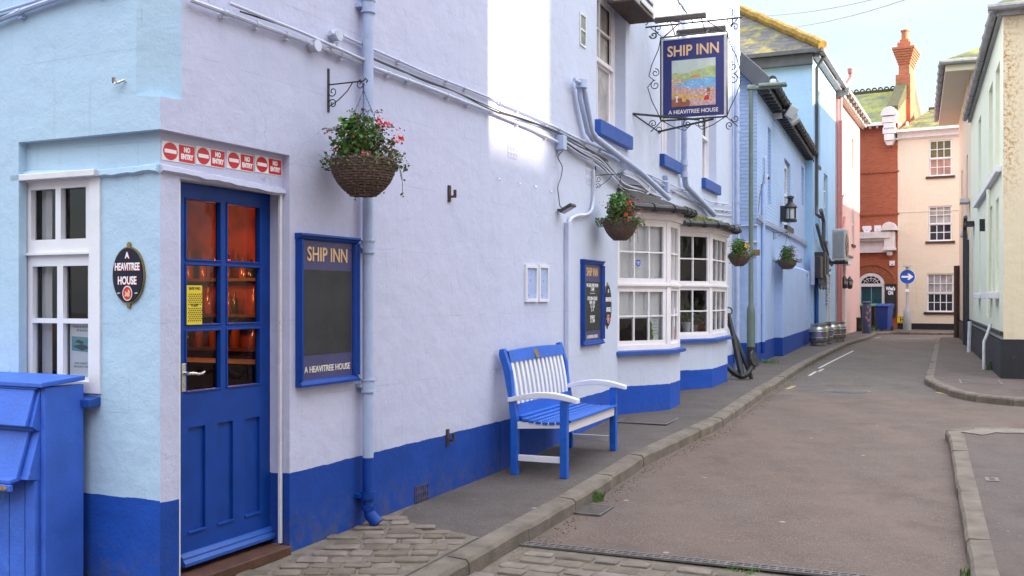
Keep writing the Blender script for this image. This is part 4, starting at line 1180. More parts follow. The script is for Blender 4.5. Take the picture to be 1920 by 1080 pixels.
mb.grid(wA_, wB_, 3.32, 4.93, [(wA_ + .08, wB_ - .08, 3.45, 4.1), (wA_ + .08, wB_ - .08, 4.16, 4.8)], y=.08, depth=.04)
wf = part(mb, 'window', M['white'], rB, mB)
mb = MB(); mb.quad((wA_, .115, 3.4), (wB_, .115, 3.4), (wB_, .115, 4.9), (wA_, .115, 4.9)); mb.build('glass_pane', M['panegrey'], wf)
mb = MB(); mb.box(wA_ - .1, wB_ + .1, -.08, .08, 3.18, 3.3); mb.build('sill', M['black'], wf)
mb = MB()                                            # pitched roof + verge slabs
mb.quad((-.1, -.22, ZE - .05), (LB + .02, -.22, ZE - .05), (LB + .02, 3.5, ZE + 3.45), (-.1, 3.5, ZE + 3.45))
mb.quad((-.1, 3.5, ZE + 3.45), (LB, 3.5, ZE + 3.45), (LB, 7.0, ZE), (-.1, 7.0, ZE))
part(mb, 'roof', M['slate'], rB, mB)
mb = MB(); rnd = random.Random(4)
mb.ext([(-.26, ZE - .22), (-.26, ZE - .02), (-.10, ZE + .16), (3.5, ZE + 3.62), (3.5, ZE + 3.35), (.25, ZE + .06), (.0, ZE - .20)], -.20, .0, 'x')
part(mb, 'verge_board', M['lead'], rB, mB, bevel=.01)
mb = MB()
n_ = 22
for k in range(n_):
    x = LB * k / n_; mb.tube([(x, -.30, ZE - .03 + rnd.uniform(-.015, .015)), (x + LB / n_ * .86, -.30, ZE - .04)], [.085, .072], 8)
mb.tube([(0, -.28, ZE - .07), (LB, -.28, ZE - .07)], .05, 8)
mb.box(0, LB, -.22, -.001, ZE - .24, ZE - .10)
for k in range(30): mb.box(LB * k / 30, LB * k / 30 + .05, -.25, -.06, ZE - .30, ZE - .24)
part(mb, 'gutter', M['gutter'], rB, mB)

# ---- blue rendered house (C)
rC = root('blue_rendered_house', 'taller sky blue rendered house with lichen covered slate hip roof', 'house', FC.mat(0, 0, 0))
mC = FC.mat(0, 0, 0); LC = 5.35; ZC = 8.85
mb = MB()
wc = [(.9, 1.6, 5.6, 7.9, .12), (2.4, 3.3, 3.45, 5.5, .12), (.5, 1.1, 3.3, 5.4, .1), (3.1, 4.0, .1, 2.4, .12)]
mb.grid(0, LC, -.2, ZC, wc, y=0)
for h in wc[2:3]: mb.quad((h[0], .1, h[2]), (h[1], .1, h[2]), (h[1], .1, h[3]), (h[0], .1, h[3]))
mb.quad((0, 7, -.2), (0, 0, -.2), (0, 0, ZC), (0, 7, ZC))
part(mb, 'wall', M['blueC'], rC, mC)
farwin(rC, FC, .9, 1.6, 5.6, 7.9, 1, 2, .08, 'white', 'panegrey', 'black')
farwin(rC, FC, 2.4, 3.3, 3.45, 5.5, 2, 4, .08, 'white', 'panedark', 'white')
mb = MB(); mb.grid(3.1, 4.0, .1, 2.4, [(3.2, 3.9, .15, 2.3)], y=-.01, depth=.08, edge=True); mb.quad((3.2, .06, .15), (3.9, .06, .15), (3.9, .06, 2.3), (3.2, .06, 2.3))
part(mb, 'door', M['white'], rC, mC)
mb = MB(); o_ = .28
mb.quad((-o_, -o_, ZC), (LC + .05, -o_, ZC), (LC + .05, 3.4, ZC + 2.6), (3.2, 3.4, ZC + 2.6))
mb.quad((-o_, 8, ZC), (-o_, -o_, ZC), (3.2, 3.4, ZC + 2.6), (3.2, 8, ZC + 2.6))
part(mb, 'roof', M['slate'], rC, mC)
mb = MB(); hp = []
a, b = Vector((-o_ - .05, -o_ - .05, ZC + .04)), Vector((3.2, 3.4, ZC + 2.68))
for k in range(13): hp.append(a.lerp(b, k / 12) + Vector((0, 0, .03 * (k % 2))))
mb.tube(hp, .15, 8)
part(mb, 'hip_ridge', M['ridge'], rC, mC)
mb = MB()
mb.box(-.34, -.2, -.3, 8, ZC - .12, ZC - .01); mb.box(-.18, -.01, -.02, 8, ZC - .42, ZC - .13)
part(mb, 'gutter', M['lead'], rC, mC)
mb = MB(); mb.box(-.3, LC, -.36, -.22, ZC - .12, ZC - .0); mb.box(0, LC, -.2, -.01, ZC - .2, ZC - .13)
part(mb, 'gutter', M['gutterg'], rC, mC)
mb = MB(); mb.tube([(.35, -.30, ZC - .1), (.35, -.07, ZC - .45), (.35, -.07, 4.3), (.1, -.1, 4.0), (-.1, -.25, 3.9)], .05, 8)
part(mb, 'downpipe', M['gutter'], rC, mC, smooth=True)
mb = MB(); mb.tube([(.15, -.1, 3.7), (1.2, -.12, 3.1), (2.2, -.12, 2.85), (3.4, -.12, 2.6)], .05, 8); mb.tube([(1.0, -.1, 4.2), (1.6, -.1, 3.9), (1.6, -.1, 3.3), (2.1, -.14, 2.9), (2.1, -.14, 2.5)], .06, 8)
part(mb, 'waste_pipe', M['lead'], rC, mC, smooth=True)

# ---- pink house (D)
rD = root('pink_house', 'narrow salmon pink rendered house with pink downpipe behind the blue houses', 'house', FD.mat(0, 0, 0))
mD = FD.mat(0, 0, 0); LD = FD.px(1612, 300)[0]; ZD = 8.65
mb = MB(); wd_ = [(LD * .62, LD * .62 + .8, 3.6, 5.2, .1), (LD * .62, LD * .62 + .7, 6.5, 7.7, .08), (.9, 1.3, 3.4, 6.6, .08), (.7, 1.5, .1, 2.6, .15)]
mb.grid(0, LD, -.2, ZD, wd_, y=0)
for h in wd_[1:3]: mb.quad((h[0], h[4], h[2]), (h[1], h[4], h[2]), (h[1], h[4], h[3]), (h[0], h[4], h[3]))
mb.quad((0, 6, -.2), (0, 0, -.2), (0, 0, ZD), (0, 6, ZD)); mb.quad((LD, 0, -.2), (LD, 6, -.2), (LD, 6, ZD), (LD, 0, ZD))
part(mb, 'wall', M['pink'], rD, mD)
farwin(rD, FD, *wd_[0][:4], 2, 2, .05, 'white', 'panegrey', 'rust')
mb = MB(); mb.quad((.7, .12, .1), (1.5, .12, .1), (1.5, .12, 2.6), (.7, .12, 2.6)); mb.box(.55, .69, -.12, .1, 0, 2.7); mb.box(1.51, 1.65, -.12, .1, 0, 2.7)
mb.box(.45, 1.75, -.32, .02, 2.7, 2.95)
part(mb, 'door_surround', M['stonew'], rD, mD)
mb = MB(); mb.box(.44, 1.76, -.36, .0, 2.952, 3.02); part(mb, 'canopy', M['lead'], rD, mD)
mb = MB(); mb.quad((-.1, -.3, ZD + .1), (LD + .15, -.3, ZD + .1), (LD + .15, 4, ZD + 2.2), (-.1, 4, ZD + 2.2)); part(mb, 'roof', M['slate'], rD, mD)
mb = MB(); mb.box(0, LD + .15, -.42, -.28, ZD - .02, ZD + .11); mb.box(0, LD + .1, -.25, -.005, ZD - .18, ZD + .02)
for k in range(9): mb.box(LD * k / 9, LD * k / 9 + .08, -.4, -.26, ZD - .14, ZD - .03)
part(mb, 'gutter', M['gutterg'], rD, mD)
mb = MB()
mb.tube([(.55, -.42, ZD + .75), (.55, -.42, ZD + .55), (.2, -.16, ZD), (.1, -.12, ZD - .3), (.1, -.12, .3)], .075, 10)
mb.tube([(-.12, -.08, ZD - .3), (-.12, -.08, .3)], .04, 8)
mb.tube([(.1, -.12, 4.5), (.6, -.14, 5.1), (.9, -.14, 5.15)], .04, 8)
mb.tube([(.1, -.12, 3.6), (.9, -.14, 4.1), (1.1, -.14, 4.4)], .04, 8)
mb.lathe([(.10, ZD + .70), (.12, ZD + .86), (.09, ZD + .86)], (.55, -.42, 0), 10)
part(mb, 'downpipe', M['pinkpipe'], rD, mD, smooth=True)

# ---- red brick building (E1) with the arched door
mE = FE.mat(0, 0, 0)
def EX(px, py=400, off=0): return FE.px(px, py, off)[0]
def EZ(px, py, off=0): return FE.px(px, py, off)[1]
rE = root('red_brick_building', 'red brick building with arched teal door and tall corbelled chimney closing the street', 'building', mE)
xa, xb = EX(1560), EX(1683); ze = EZ(1650, 232)
mb = MB(); dxa, dxb = EX(1609), EX(1658); dz_ = EZ(1635, 533)
mb.grid(xa - 2, xb, -.2, ze, [(dxa, dxb, -.1, dz_, .3), (EX(1598), EX(1609.5), EZ(1605, 452), EZ(1605, 366), .12)], y=0)
mb.quad((xb, 0, -.2), (xb, 9, -.2), (xb, 9, ze), (xb, 4.2, ze + 2.75), (xb, 0, ze - .3))
part(mb, 'wall', M['redbrick'], rE, mE)
mb = MB(); zr2 = EZ(1650, 172, 3.6)
mb.quad((xa - 2, -.25, ze + .02), (xb - .1, -.25, ze + .02), (xb - .1, 3.6, zr2), (xa - 2, 3.6, zr2)); mb.quad((xa - 2, 3.6, zr2), (xb - .1, 3.6, zr2), (xb - .1, 7.5, ze), (xa - 2, 7.5, ze))
part(mb, 'roof', M['slatem'], rE, mE)
mb = MB(); x = xa - 2; mb.box(xa - 2, xb - .1, 3.5, 3.72, zr2 - .05, zr2 + .08)
while x < xb - .3:
    for k in range(8):
        q0, q1 = math.pi * k / 8, math.pi * (k + 1) / 8
        mb.add([(x + .15 + .12 * math.cos(q0), 3.58, zr2 + .08 + .14 * math.sin(q0)), (x + .15 + .12 * math.cos(q1), 3.58, zr2 + .08 + .14 * math.sin(q1)),
                (x + .15 + .07 * math.cos(q1), 3.58, zr2 + .08 + .08 * math.sin(q1)), (x + .15 + .07 * math.cos(q0), 3.58, zr2 + .08 + .08 * math.sin(q0)),
                (x + .15 + .12 * math.cos(q0), 3.64, zr2 + .08 + .14 * math.sin(q0)), (x + .15 + .12 * math.cos(q1), 3.64, zr2 + .08 + .14 * math.sin(q1)),
                (x + .15 + .07 * math.cos(q1), 3.64, zr2 + .08 + .08 * math.sin(q1)), (x + .15 + .07 * math.cos(q0), 3.64, zr2 + .08 + .08 * math.sin(q0))],
               [(0, 1, 2, 3), (7, 6, 5, 4), (0, 4, 5, 1), (2, 6, 7, 3)])
    x += .27
part(mb, 'ridge_crest', M['ridgeg'], rE, mE)
mb = MB(); mb.box(xa - 2, xb - .25, -.34, -.22, ze - .12, ze + .03)
for k in range(18): mb.box(xa - 2 + k * .3, xa - 2 + k * .3 + .07, -.22, 0, ze - .2, ze - .04)
mb.tube([(xb - .35, -.28, ze - .05), (xb - .33, -.15, ze - .5), (xb - .3, -.1, EZ(1670, 262) + .05), (xb - .2, -.1, EZ(1670, 262)), (xb + .1, -.1, EZ(1670, 262))], .045, 8)
part(mb, 'gutter', M['fascia'], rE, mE)
# gable parapet coping from kneeler to chimney
mb = MB(); zk = EZ(1680, 205)
mb.ext([(-.1, zk - .1), (-.1, zk + .15), (2.9, zr2 - .05 + .5), (2.9, zr2 - .35)], xb - .42, xb + .03, 'x')
part(mb, 'gable_coping', M['ridgeg'], rE, mE)
mb = MB(); mb.ext([(0, ze - .4), (0, zk + .0), (2.8, zr2 + .1), (5.2, zk + .9), (8, ze - .4)], xb - .35, xb + .01, 'x'); part(mb, 'gable', M['chimbrick'], rE, mE)
mb = MB(); kx_ = xb - .28
for s_, z in ((.20, .0), (.26, .28), (.22, .46), (.28, .75)): mb.box(kx_ - s_, kx_ + s_, -.42, -.002, zk - 1.35 + z, zk - 1.35 + z + .26)
mb.ext([(kx_ - .2, zk - 1.35), (kx_ - .1, zk - 1.55), (kx_ + .1, zk - 1.55), (kx_ + .2, zk - 1.35)], -.35, 0, 'y')
mb.ext([(kx_ + .34 * math.cos(q), zk - .3 + .38 * math.sin(q)) for q in [math.pi * k / 10 for k in range(11)]], -.46, -.0, 'y')
part(mb, 'kneeler', M['stonew'], rE, mE, bevel=.01)
# chimney
mb = MB(); fy = 2.2
cxa, cxb = EX(1685, 120, fy), EX(1705, 120, fy); cw = cxb - cxa; cd = 1.25; ztop = EZ(1695, 84, fy); zb2 = EZ(1690, 170, fy)
zs_ = EZ(1690, 140, fy)
mb.box(cxa - .12, cxb + .05, fy - .06, fy + cd + .06, zb2 - 3.2, zs_)
mb.box(cxa, cxb, fy, fy + cd, zs_, ztop - .85)
zz = EZ(1690, 108, fy); mb.box(cxa - .05, cxb + .05, fy - .05, fy + cd + .05, zz - .07, zz)
for k in range(7): e = .035 + .035 * k; mb.box(cxa - e, cxb + e, fy - e, fy + cd + e, ztop - .85 + k * .105, ztop - .85 + (k + 1) * .105)
mb.box(cxa - .05, cxb + .05, fy - .05, fy + cd + .05, ztop - .115, ztop + .12); mb.box(cxa + .04, cxb - .04, fy + .04, fy + cd - .04, ztop + .121, ztop + .26)
ch = part(mb, 'chimney', M['chimbrick'], rE, mE)
mb = MB(); mb.lathe([(.17, 0), (.16, .38), (.2, .40), (.2, .46), (.13, .46)], (cxa + cw / 2, fy + .35, ztop + .261), 14); mb.lathe([(.15, 0), (.13, .2), (.15, .22)], (cxa + cw / 2, fy + .9, ztop + .261), 14)
mb.build('chimney_pot', M['terra'], ch, smooth=True)
# dentil courses
mb = MB()
for z in (EZ(1640, 323), EZ(1640, 402)):
    mb.box(xa, xb, -.03, -.001, z - .02, z + .05)
    x = xa
    while x < xb: mb.box(x, x + .08, -.055, -.031, z - .05, z + .03); x += .16
part(mb, 'dentil_course', M['archbrick'], rE, mE)
# cornice with the sign above the door
zc_ = EZ(1640, 452); zt_ = EZ(1640, 452 - 22)
mb = MB(); mb.box(xa, xb - .25, -.16, -.001, EZ(1640, 474), EZ(1640, 462)); mb.box(xa, xb - .25, -.08, -.001, EZ(1640, 462), zc_); mb.box(xa, xb - .25, -.26, -.001, zc_, zc_ + .10); mb.box(xa, xb - .25, -.36, -.001, zc_ + .10, EZ(1640, 440) + .10)
part(mb, 'cornice', M['stonew'], rE, mE, bevel=.01)
mb = MB(); kx_ = EX(1670, 450); kz = EZ(1670, 470)
mb.box(kx_ - .26, kx_ + .24, -.36, -.0005, kz, kz + .12); mb.box(kx_ - .22, kx_ + .2, -.32, -.0005, kz + .12, kz + .8)
mb.ext([(kx_ - .01 + .32 * math.cos(q), kz + .85 + .36 * math.sin(q)) for q in [math.pi * k / 10 for k in range(11)]], -.42, -.0005, 'y')
mb.lathe([(.02, -.13), (.11, -.08), (.13, 0), (.11, .08), (.02, .13)], (kx_ - .02, -.14, kz - .12), 12)
part(mb, 'corbel', M['stonew'], rE, mE, bevel=.01)
mb = MB(); sx_ = EX(1604, 468); mb.box(EX(1595, 468), EX(1630, 468), -.10, -.081, EZ(1620, 471), EZ(1620, 464)); sg = part(mb, 'name_board', M['grey'], rE, mE)
part(text('COMPANY', .13, EX(1616, 468), EZ(1616, 467.5), -.102, None, None, ext=.002, sx=1.1), 'lettering', M['cream_t'], rE, mE)
# arch: brick ring, white surround, fanlight, teal doors
acx = (dxa + dxb) / 2; azs = EZ(1635, 533)
def arc(r, n=16, cx=acx, cz=azs, q0=0, q1=math.pi, k=1.0): return [(cx + r * math.cos(q0 + (q1 - q0) * i / n), cz + k * r * math.sin(q0 + (q1 - q0) * i / n)) for i in range(n + 1)]
hw = (dxb - dxa) / 2
mb = MB(); 
for k in range(34):
    q0 = math.pi * k / 34 + .008; q1 = math.pi * (k + 1) / 34 - .008
    A_ = [(acx + r * math.cos(q), azs + .85 * r * math.sin(q)) for r, q in ((hw + .05, q0), (hw + .42, q0), (hw + .42, q1), (hw + .05, q1))]
    mb.ext(A_[::-1], -.05, -.002, 'y')
mb.ext(arc(hw + .5, k=.85) + arc(hw + .43, k=.85)[::-1], -.08, -.002, 'y')
part(mb, 'brick_arch', M['archbrick'], rE, mE)
mb = MB(); mb.ext(arc(hw + .02, k=.85) + arc(hw - .13, k=.85)[::-1], -.06, .02, 'y'); mb.box(dxa - .0, dxb + .0, -.05, .02, azs - .10, azs + .03)
mb.box(dxa - .02, dxa + .12, -.06, .02, .1, azs - .1); mb.box(dxb - .09, dxb + .02, -.045, .02, .1, azs - .1)
part(mb, 'door_surround', M['stonew'], rE, mE)
mb = MB(); mb.ext(arc(hw - .10, k=.85), -.02, -.01, 'y'); part(mb, 'fanlight', M['panedark'], rE, mE)
mb = MB()
for q in (.6, 1.05, 1.57, 2.09, 2.54): mb.tube([(acx + .15 * math.cos(q), -.025, azs + .13 * math.sin(q)), (acx + (hw - .1) * math.cos(q), -.025, azs + .85 * (hw - .1) * math.sin(q))], .012, 6)
mb.tube([(p[0], -.025, p[1]) for p in arc(hw * .55, k=.85)], .012, 6)
part(mb, 'glazing_bars', M['stonew'], rE, mE)
mb = MB()
for a, b in ((dxa + .12, acx - .005), (acx + .005, dxb - .09)):
    w_ = b - a
    mb.grid(a, b, .12, azs - .1, [(a + .1, b - .1, .3, .95, .03), (a + .1, b - .1, 1.1, 1.45, .03), (a + .1, b - .1, 1.55, azs - .3, .03)], y=.04, depth=.04)
    mb.quad((a, .068, .12), (b, .068, .12), (b, .068, azs - .1), (a, .068, azs - .1))
part(mb, 'door', M['teal'], rE, mE)
farwin(rE, FE, EX(1596), EX(1609.5), EZ(1605, 452), EZ(1605, 366), 1, 2, .04, 'white', 'panedark', 'stonew')

# ---- cream house at the end (E2)
rF = root('cream_house', 'peach cream house with three white sash windows closing the street', 'house', mE)
x0, x1 = EX(1683) + .012, EX(1800) + 1.5; zf_ = EZ(1730, 252)
mb = MB(); ws = []
for (a, b, t_, bt) in ((1742, 1785, 262, 330), (1741, 1785, 386, 452), (1738, 1788, 513, 585)): ws.append((EX(a, t_), EX(b, t_), EZ((a + b) / 2, bt), EZ((a + b) / 2, t_), .10))
mb.grid(x0, x1, -.2, zf_, ws, y=-.03)
mb.quad((x1, -.03, -.2), (x1, 9, -.2), (x1, 9, zf_), (x1, -.03, zf_))
part(mb, 'wall', M['creamE'], rF, mE)
farwin(rF, FE, *ws[0][:4], 3, 4, .02, 'white', 'panedark', 'rust', panes=('panepink', 'paneolive'))
farwin(rF, FE, *ws[1][:4], 3, 4, .02, 'white', 'panedark', 'rust', panes=('panedark', 'panegrey'))
farwin(rF, FE, *ws[2][:4], 4, 4, .02, 'white', 'panedark', 'black', panes=('panedark', 'panegrey'))
mb = MB(); zr3 = EZ(1740, 205, 3.2)
xl3 = EX(1714, 205, 3.2)
mb.quad((x0 + .02, -.25, zf_ + .22), (x1, -.25, zf_ + .22), (x1, 3.2, zr3), (x0 + .9, 3.2, zr3)); mb.quad((x0 + .02, -.25, zf_ + .22), (x0 + .9, 3.2, zr3), (x0 + .02, 7, zf_ + .2))
part(mb, 'roof', M['slateg'], rF, mE)
mb = MB(); mb.tube([(x0 + .8, 3.2, zr3), (x1, 3.2, zr3)], .09, 8); part(mb, 'ridge', M['ridgeg'], rF, mE)
mb = MB(); mb.box(x0 + .0, x1, -.14, -.031, zf_ - .12, zf_ + .13); mb.box(x0, x1, -.34, -.145, zf_ + .12, zf_ + .23); mb.box(x0, x1, -.05, -.031, zf_ - .18, zf_ - .121)
part(mb, 'fascia', M['fascia'], rF, mE)
mb = MB(); zz = EZ(1700, 397); mb.box(x0, x1, -.045, -.031, zz - .03, zz); part(mb, 'string_course', M['creamE'], rF, mE)

# ---- right side: pale green building with cream end (R1)
rG = root('pale_green_building', 'tall pale green and cream rendered corner building with black plinth and lichen stained end wall', 'building', FR.mat(0, 0, 0))
mR = FR.mat(0, 0, 0); L1 = 10.8; Z1 = 6.25
xg = 0
zsl = 3.72; holes = []
def rx(px, py=500): return FR.px(px, py)[0]
print('rx', [round(rx(p), 2) for p in (1879, 1871, 1858, 1848, 1831, 1820, 1809, 1803)])
ra = [(-1.75, -.75), (-3.6, -2.5), (-7.2, -6.2)]
rb = [(-1.7, -1.0), (-3.4, -2.6), (-6.9, -6.4)]
hs = [(a, b, zsl, 5.55, .22) for a, b in ra] + [(a, b, 1.62, 3.25, .2) for a, b in rb]
mb = MB(); mb.grid(-L1, 0, -.2, Z1, hs, y=0)
for h in hs: mb.quad((h[0], h[4], h[2]), (h[1], h[4], h[2]), (h[1], h[4], h[3]), (h[0], h[4], h[3]))
part(mb, 'street_wall', M['green'], rG, mR)
mb = MB(); mb.quad((0, 0, -.2), (0, 9, -.2), (0, 9, Z1), (0, 0, Z1))
part(mb, 'end_wall', M['creamR'], rG, mR)
mb = MB(); mb.box(-7.6, -.35, -.09, 0, zsl - .11, zsl - .001)
for a, b in rb: mb.box(a - .08, b + .08, -.13, .0, 1.5, 1.618)
part(mb, 'sill', M['whitew'], rG, mR, bevel=.01)
mb = MB(); mb.box(-4.9, -4.8, -.10, -.001, 2.9, 3.15); mb.box(-9.6, -8.9, -.2, -.01, 3.3, 3.4)
mb.box(-L1, .015, -.055, -.001, .9, .96)
mb.box(-L1, .02, -.04, -.001, -.1, .80); mb.box(.001, .03, -.04, 9, -.1, .84)
part(mb, 'plinth', plain('black plinth paint', (.014, .014, .018), .6, .3, 5, bmp=.5, dirt=(.22, .20, .18)), rG, mR)
mb = MB(); o_ = .13
mb.quad((.15, -o_, Z1 + .02), (.15, 8, Z1 + .02), (-2.8, 3.4, Z1 + 2.0), (-2.8, 2.9, Z1 + 2.0)); mb.quad((.15, -o_, Z1 + .02), (-2.8, 3.0, Z1 + 2.0), (-L1, 3.0, Z1 + 2.0), (-L1, -o_, Z1 + .02))
part(mb, 'roof', M['slateg'], rG, mR)
mb = MB()
mb.tube([(.2, -.14, Z1 - .04), (-L1, -.14, Z1 - .04)], .065, 8); mb.tube([(.2, -.24, Z1 - .04), (.2, 8, Z1 - .04)], .06, 8)
for k in range(12): mb.tube([(-L1 * k / 12, -.14, Z1 - .04), (-L1 * k / 12 - .12, -.14, Z1 - .04)], .08, 8)
mb.box(-L1, .02, -.07, -.001, Z1 - .14, Z1 - .03); mb.box(.021, .10, -.1, 8, Z1 - .16, Z1 - .04)
part(mb, 'gutter', M['gutterg'], rG, mR)
mb = MB(); mb.tube([(-2.2, -.09, 3.5), (-2.2, -.09, 1.15)], .035, 8); part(mb, 'service_pipe', M['green'], rG, mR, smooth=True)
mb = MB(); mb.tube([(-2.05, -.06, 1.05), (-2.0, -.12, .85), (-1.9, -.18, .72), (-1.9, -.18, .22)], .030, 10)
part(mb, 'downpipe', M['lgrey'], rG, mR, smooth=True)
mb = MB(); mb.tube([(-8.6, -.12, .95), (-8.6, -.14, .2)], .045, 8); part(mb, 'downpipe', M['whitew'], rG, mR, smooth=True)
mb = MB()
mb.tube([(-10.6, -.15, .3), (-10.6, -.15, 2.9), (-10.6, -.15, 3.3), (-10.2, -.15, 3.6)], .05, 8); mb.tube([(-9.9, -.12, .3), (-9.9, -.12, 3.0)], .045, 8)
part(mb, 'black_pipe', M['gutter'], rG, mR, smooth=True)
# side street face details further right are out of frame

# ---- peach house with deep eaves (R2)
rH = root('peach_house', 'peach rendered house with deep boxed eaves and mossy roof beyond the pale green building', 'house', FR.mat(-L1, 0, 0))
L2 = 8.6; Z2 = 7.5; mb = MB()
hh = [(-L1 - 3.0, -L1 - 2.2, 3.4, 5.6, .15), (-L1 - 6.6, -L1 - 5.8, 3.4, 5.6, .15)]
mb.grid(-L1 - L2, -L1 - .002, -.2, Z2, hh, y=.02)
for h in hh: mb.quad((h[0], h[4], h[2]), (h[1], h[4], h[2]), (h[1], h[4], h[3]), (h[0], h[4], h[3]))
mb.quad((-L1 - .002, .02, 5.8), (-L1 - .002, 8, 5.8), (-L1 - .002, 8, Z2), (-L1 - .002, .02, Z2)); mb.quad((-L1 - L2, 8, -.2), (-L1 - L2, .02, -.2), (-L1 - L2, .02, Z2), (-L1 - L2, 8, Z2))
part(mb, 'wall', M['peach'], rH, mR)
mb = MB(); mb.box(-L1 - L2 - .1, -L1 + .30, -.62, .0, Z2 - .06, Z2 + .18); mb.box(-L1 + .003, -L1 + .30, .001, 8, Z2 - .06, Z2 + .18)
part(mb, 'boxed_eaves', M['creamE'], rH, mR)
mb = MB(); mb.tube([(-L1 + .36, -.70, Z2 + .16), (-L1 - L2 - .1, -.70, Z2 + .16)], .08, 8); mb.tube([(-L1 + .36, -.75, Z2 + .16), (-L1 + .36, 8, Z2 + .16)], .07, 8)
for k in range(9): mb.tube([(-L1 - L2 * k / 9, -.70, Z2 + .16), (-L1 - L2 * k / 9 - .12, -.70, Z2 + .16)], .10, 8)
part(mb, 'gutter', M['gutterg'], rH, mR)
mb = MB(); mb.quad((-L1 + .4, -.72, Z2 + .2), (-L1 + .4, 8, Z2 + .2), (-L1 - 3.4, 4, Z2 + 2.2), (-L1 - 3.4, 3.3, Z2 + 2.2)); mb.quad((-L1 + .4, -.72, Z2 + .2), (-L1 - 3.4, 3.4, Z2 + 2.2), (-L1 - L2, 3.4, Z2 + 2.2), (-L1 - L2 - .2, -.72, Z2 + .2))
part(mb, 'roof', M['slateg'], rH, mR)
mb = MB(); mb.box(-L1 - L2, -L1 - .003, -.02, .0, -.1, .75); part(mb, 'plinth', M['black'], rH, mR)
mb = MB(); mb.box(-L1 - 3.1, -L1 - 2.1, -.15, .0, 3.28, 3.398); mb.box(-L1 - 1.6, -L1 - .8, -.22, -.0, 4.1, 4.2); part(mb, 'sill', M['lgrey'], rH, mR)
mb = MB(); mb.tube([(-L1 - 7.8, -.08, .2), (-L1 - 7.8, -.08, 2.6)], .09, 8); part(mb, 'timber_post', M['rust'], rH, mR)

# ------------------------------------------------------------ unseen houses outside the frame, mostly added to shape the sunlight; they stand in windows
sp = Vector((SUN_H.x, SUN_H.y)); pp = Vector((-sp.y, sp.x))       # towards the sun, and across
def nb(name, label, n0, n1, p0, p1, h, mat='offw', roof=True):
    fr = Frame(sp.x * n0 + pp.x * p0, sp.y * n0 + pp.y * p0, sp.x, sp.y)
    rt = root(name, label, 'house', fr.mat(0, 0, 0)); mw = fr.mat(0, 0, 0); W_, D_ = n1 - n0, p1 - p0
    mb = MB(); mb.box(0, W_, 0, D_, -.3, h); part(mb, 'wall', M[mat], rt, mw)
    if roof:
        mb = MB(); mb.ext([(-.2, h + .001), (D_ / 2, h + 1.6), (D_ + .2, h + .001)], -.1, W_ + .1, 'x'); part(mb, 'roof', M['slate'], rt, mw)
    mb = MB()
    for z in (1.0, 3.8):
        if z + 1.6 > h: continue
        for k in range(int(D_ // 2.4)):
            y = 1.0 + 2.4 * k; mb.box(-.02, -.001, y, y + .9, z, z + 1.5)
        for k in range(int(W_ // 2.4)):
            x = 1.0 + 2.4 * k; mb.box(x, x + .9, -.02, -.001, z, z + 1.5)
    part(mb, 'window', M['panedark'], rt, mw)
g0 = Vector((FM.w(FM.px(918, 100)[0], 0, 0).x, FM.w(FM.px(918, 100)[0], 0, 0).y)).dot(pp)
g1 = Vector((FP.w(FP.px(1018, 100)[0], 0, 0).x, FP.w(FP.px(1018, 100)[0], 0, 0).y)).dot(pp)
nb_w = Vector((-.18, 8.45)).dot(sp)
te = math.tan(R(SUN_EL))  # edges and heights of the added houses below shape the sun patch
print('gap', g0, g1, nb_w)
nb('unseen_house', 'cream house to the right of the camera outside the picture', 4.2, 12, -12, g0, 9.6, roof=False)  # unseen house added to shade the pub wall
nb('unseen_house', 'tall cream house beside the side street outside the picture', 36.0, 46, g1, 26, 5.3 + (36 - nb_w) * te, roof=False)  # unseen house added to bound the sun patch on the right
nb('unseen_house', 'low house at the end of the side street outside the picture', 48.0, 56, g0 - 3, g1 + .5, 2.93 + (48 - nb_w) * te, roof=False)  # unseen house added behind the gap to cut off the low sun
nb('unseen_house', 'house round the corner at the far end outside the picture', 9, 15, 32.5, 46, 5.1 + 11.3 * te, roof=False)  # unseen house added to shade the lower pink house
rt = root('garden_wall', 'weathered timber fence and hedge behind the camera outside the picture', 'wall', Matrix.Translation((-6, -7, 0)))
mb = MB(); mb.box(-10, 16, -.2, 0, -.1, 1.9); part(mb, 'boards', M['wood'], rt, Matrix.Translation((-6, -7, 0)))
nb('unseen_house', 'brick house behind the camera outside the picture', -7, 3, -22, -9.5, 7.5, mat='redbrick')
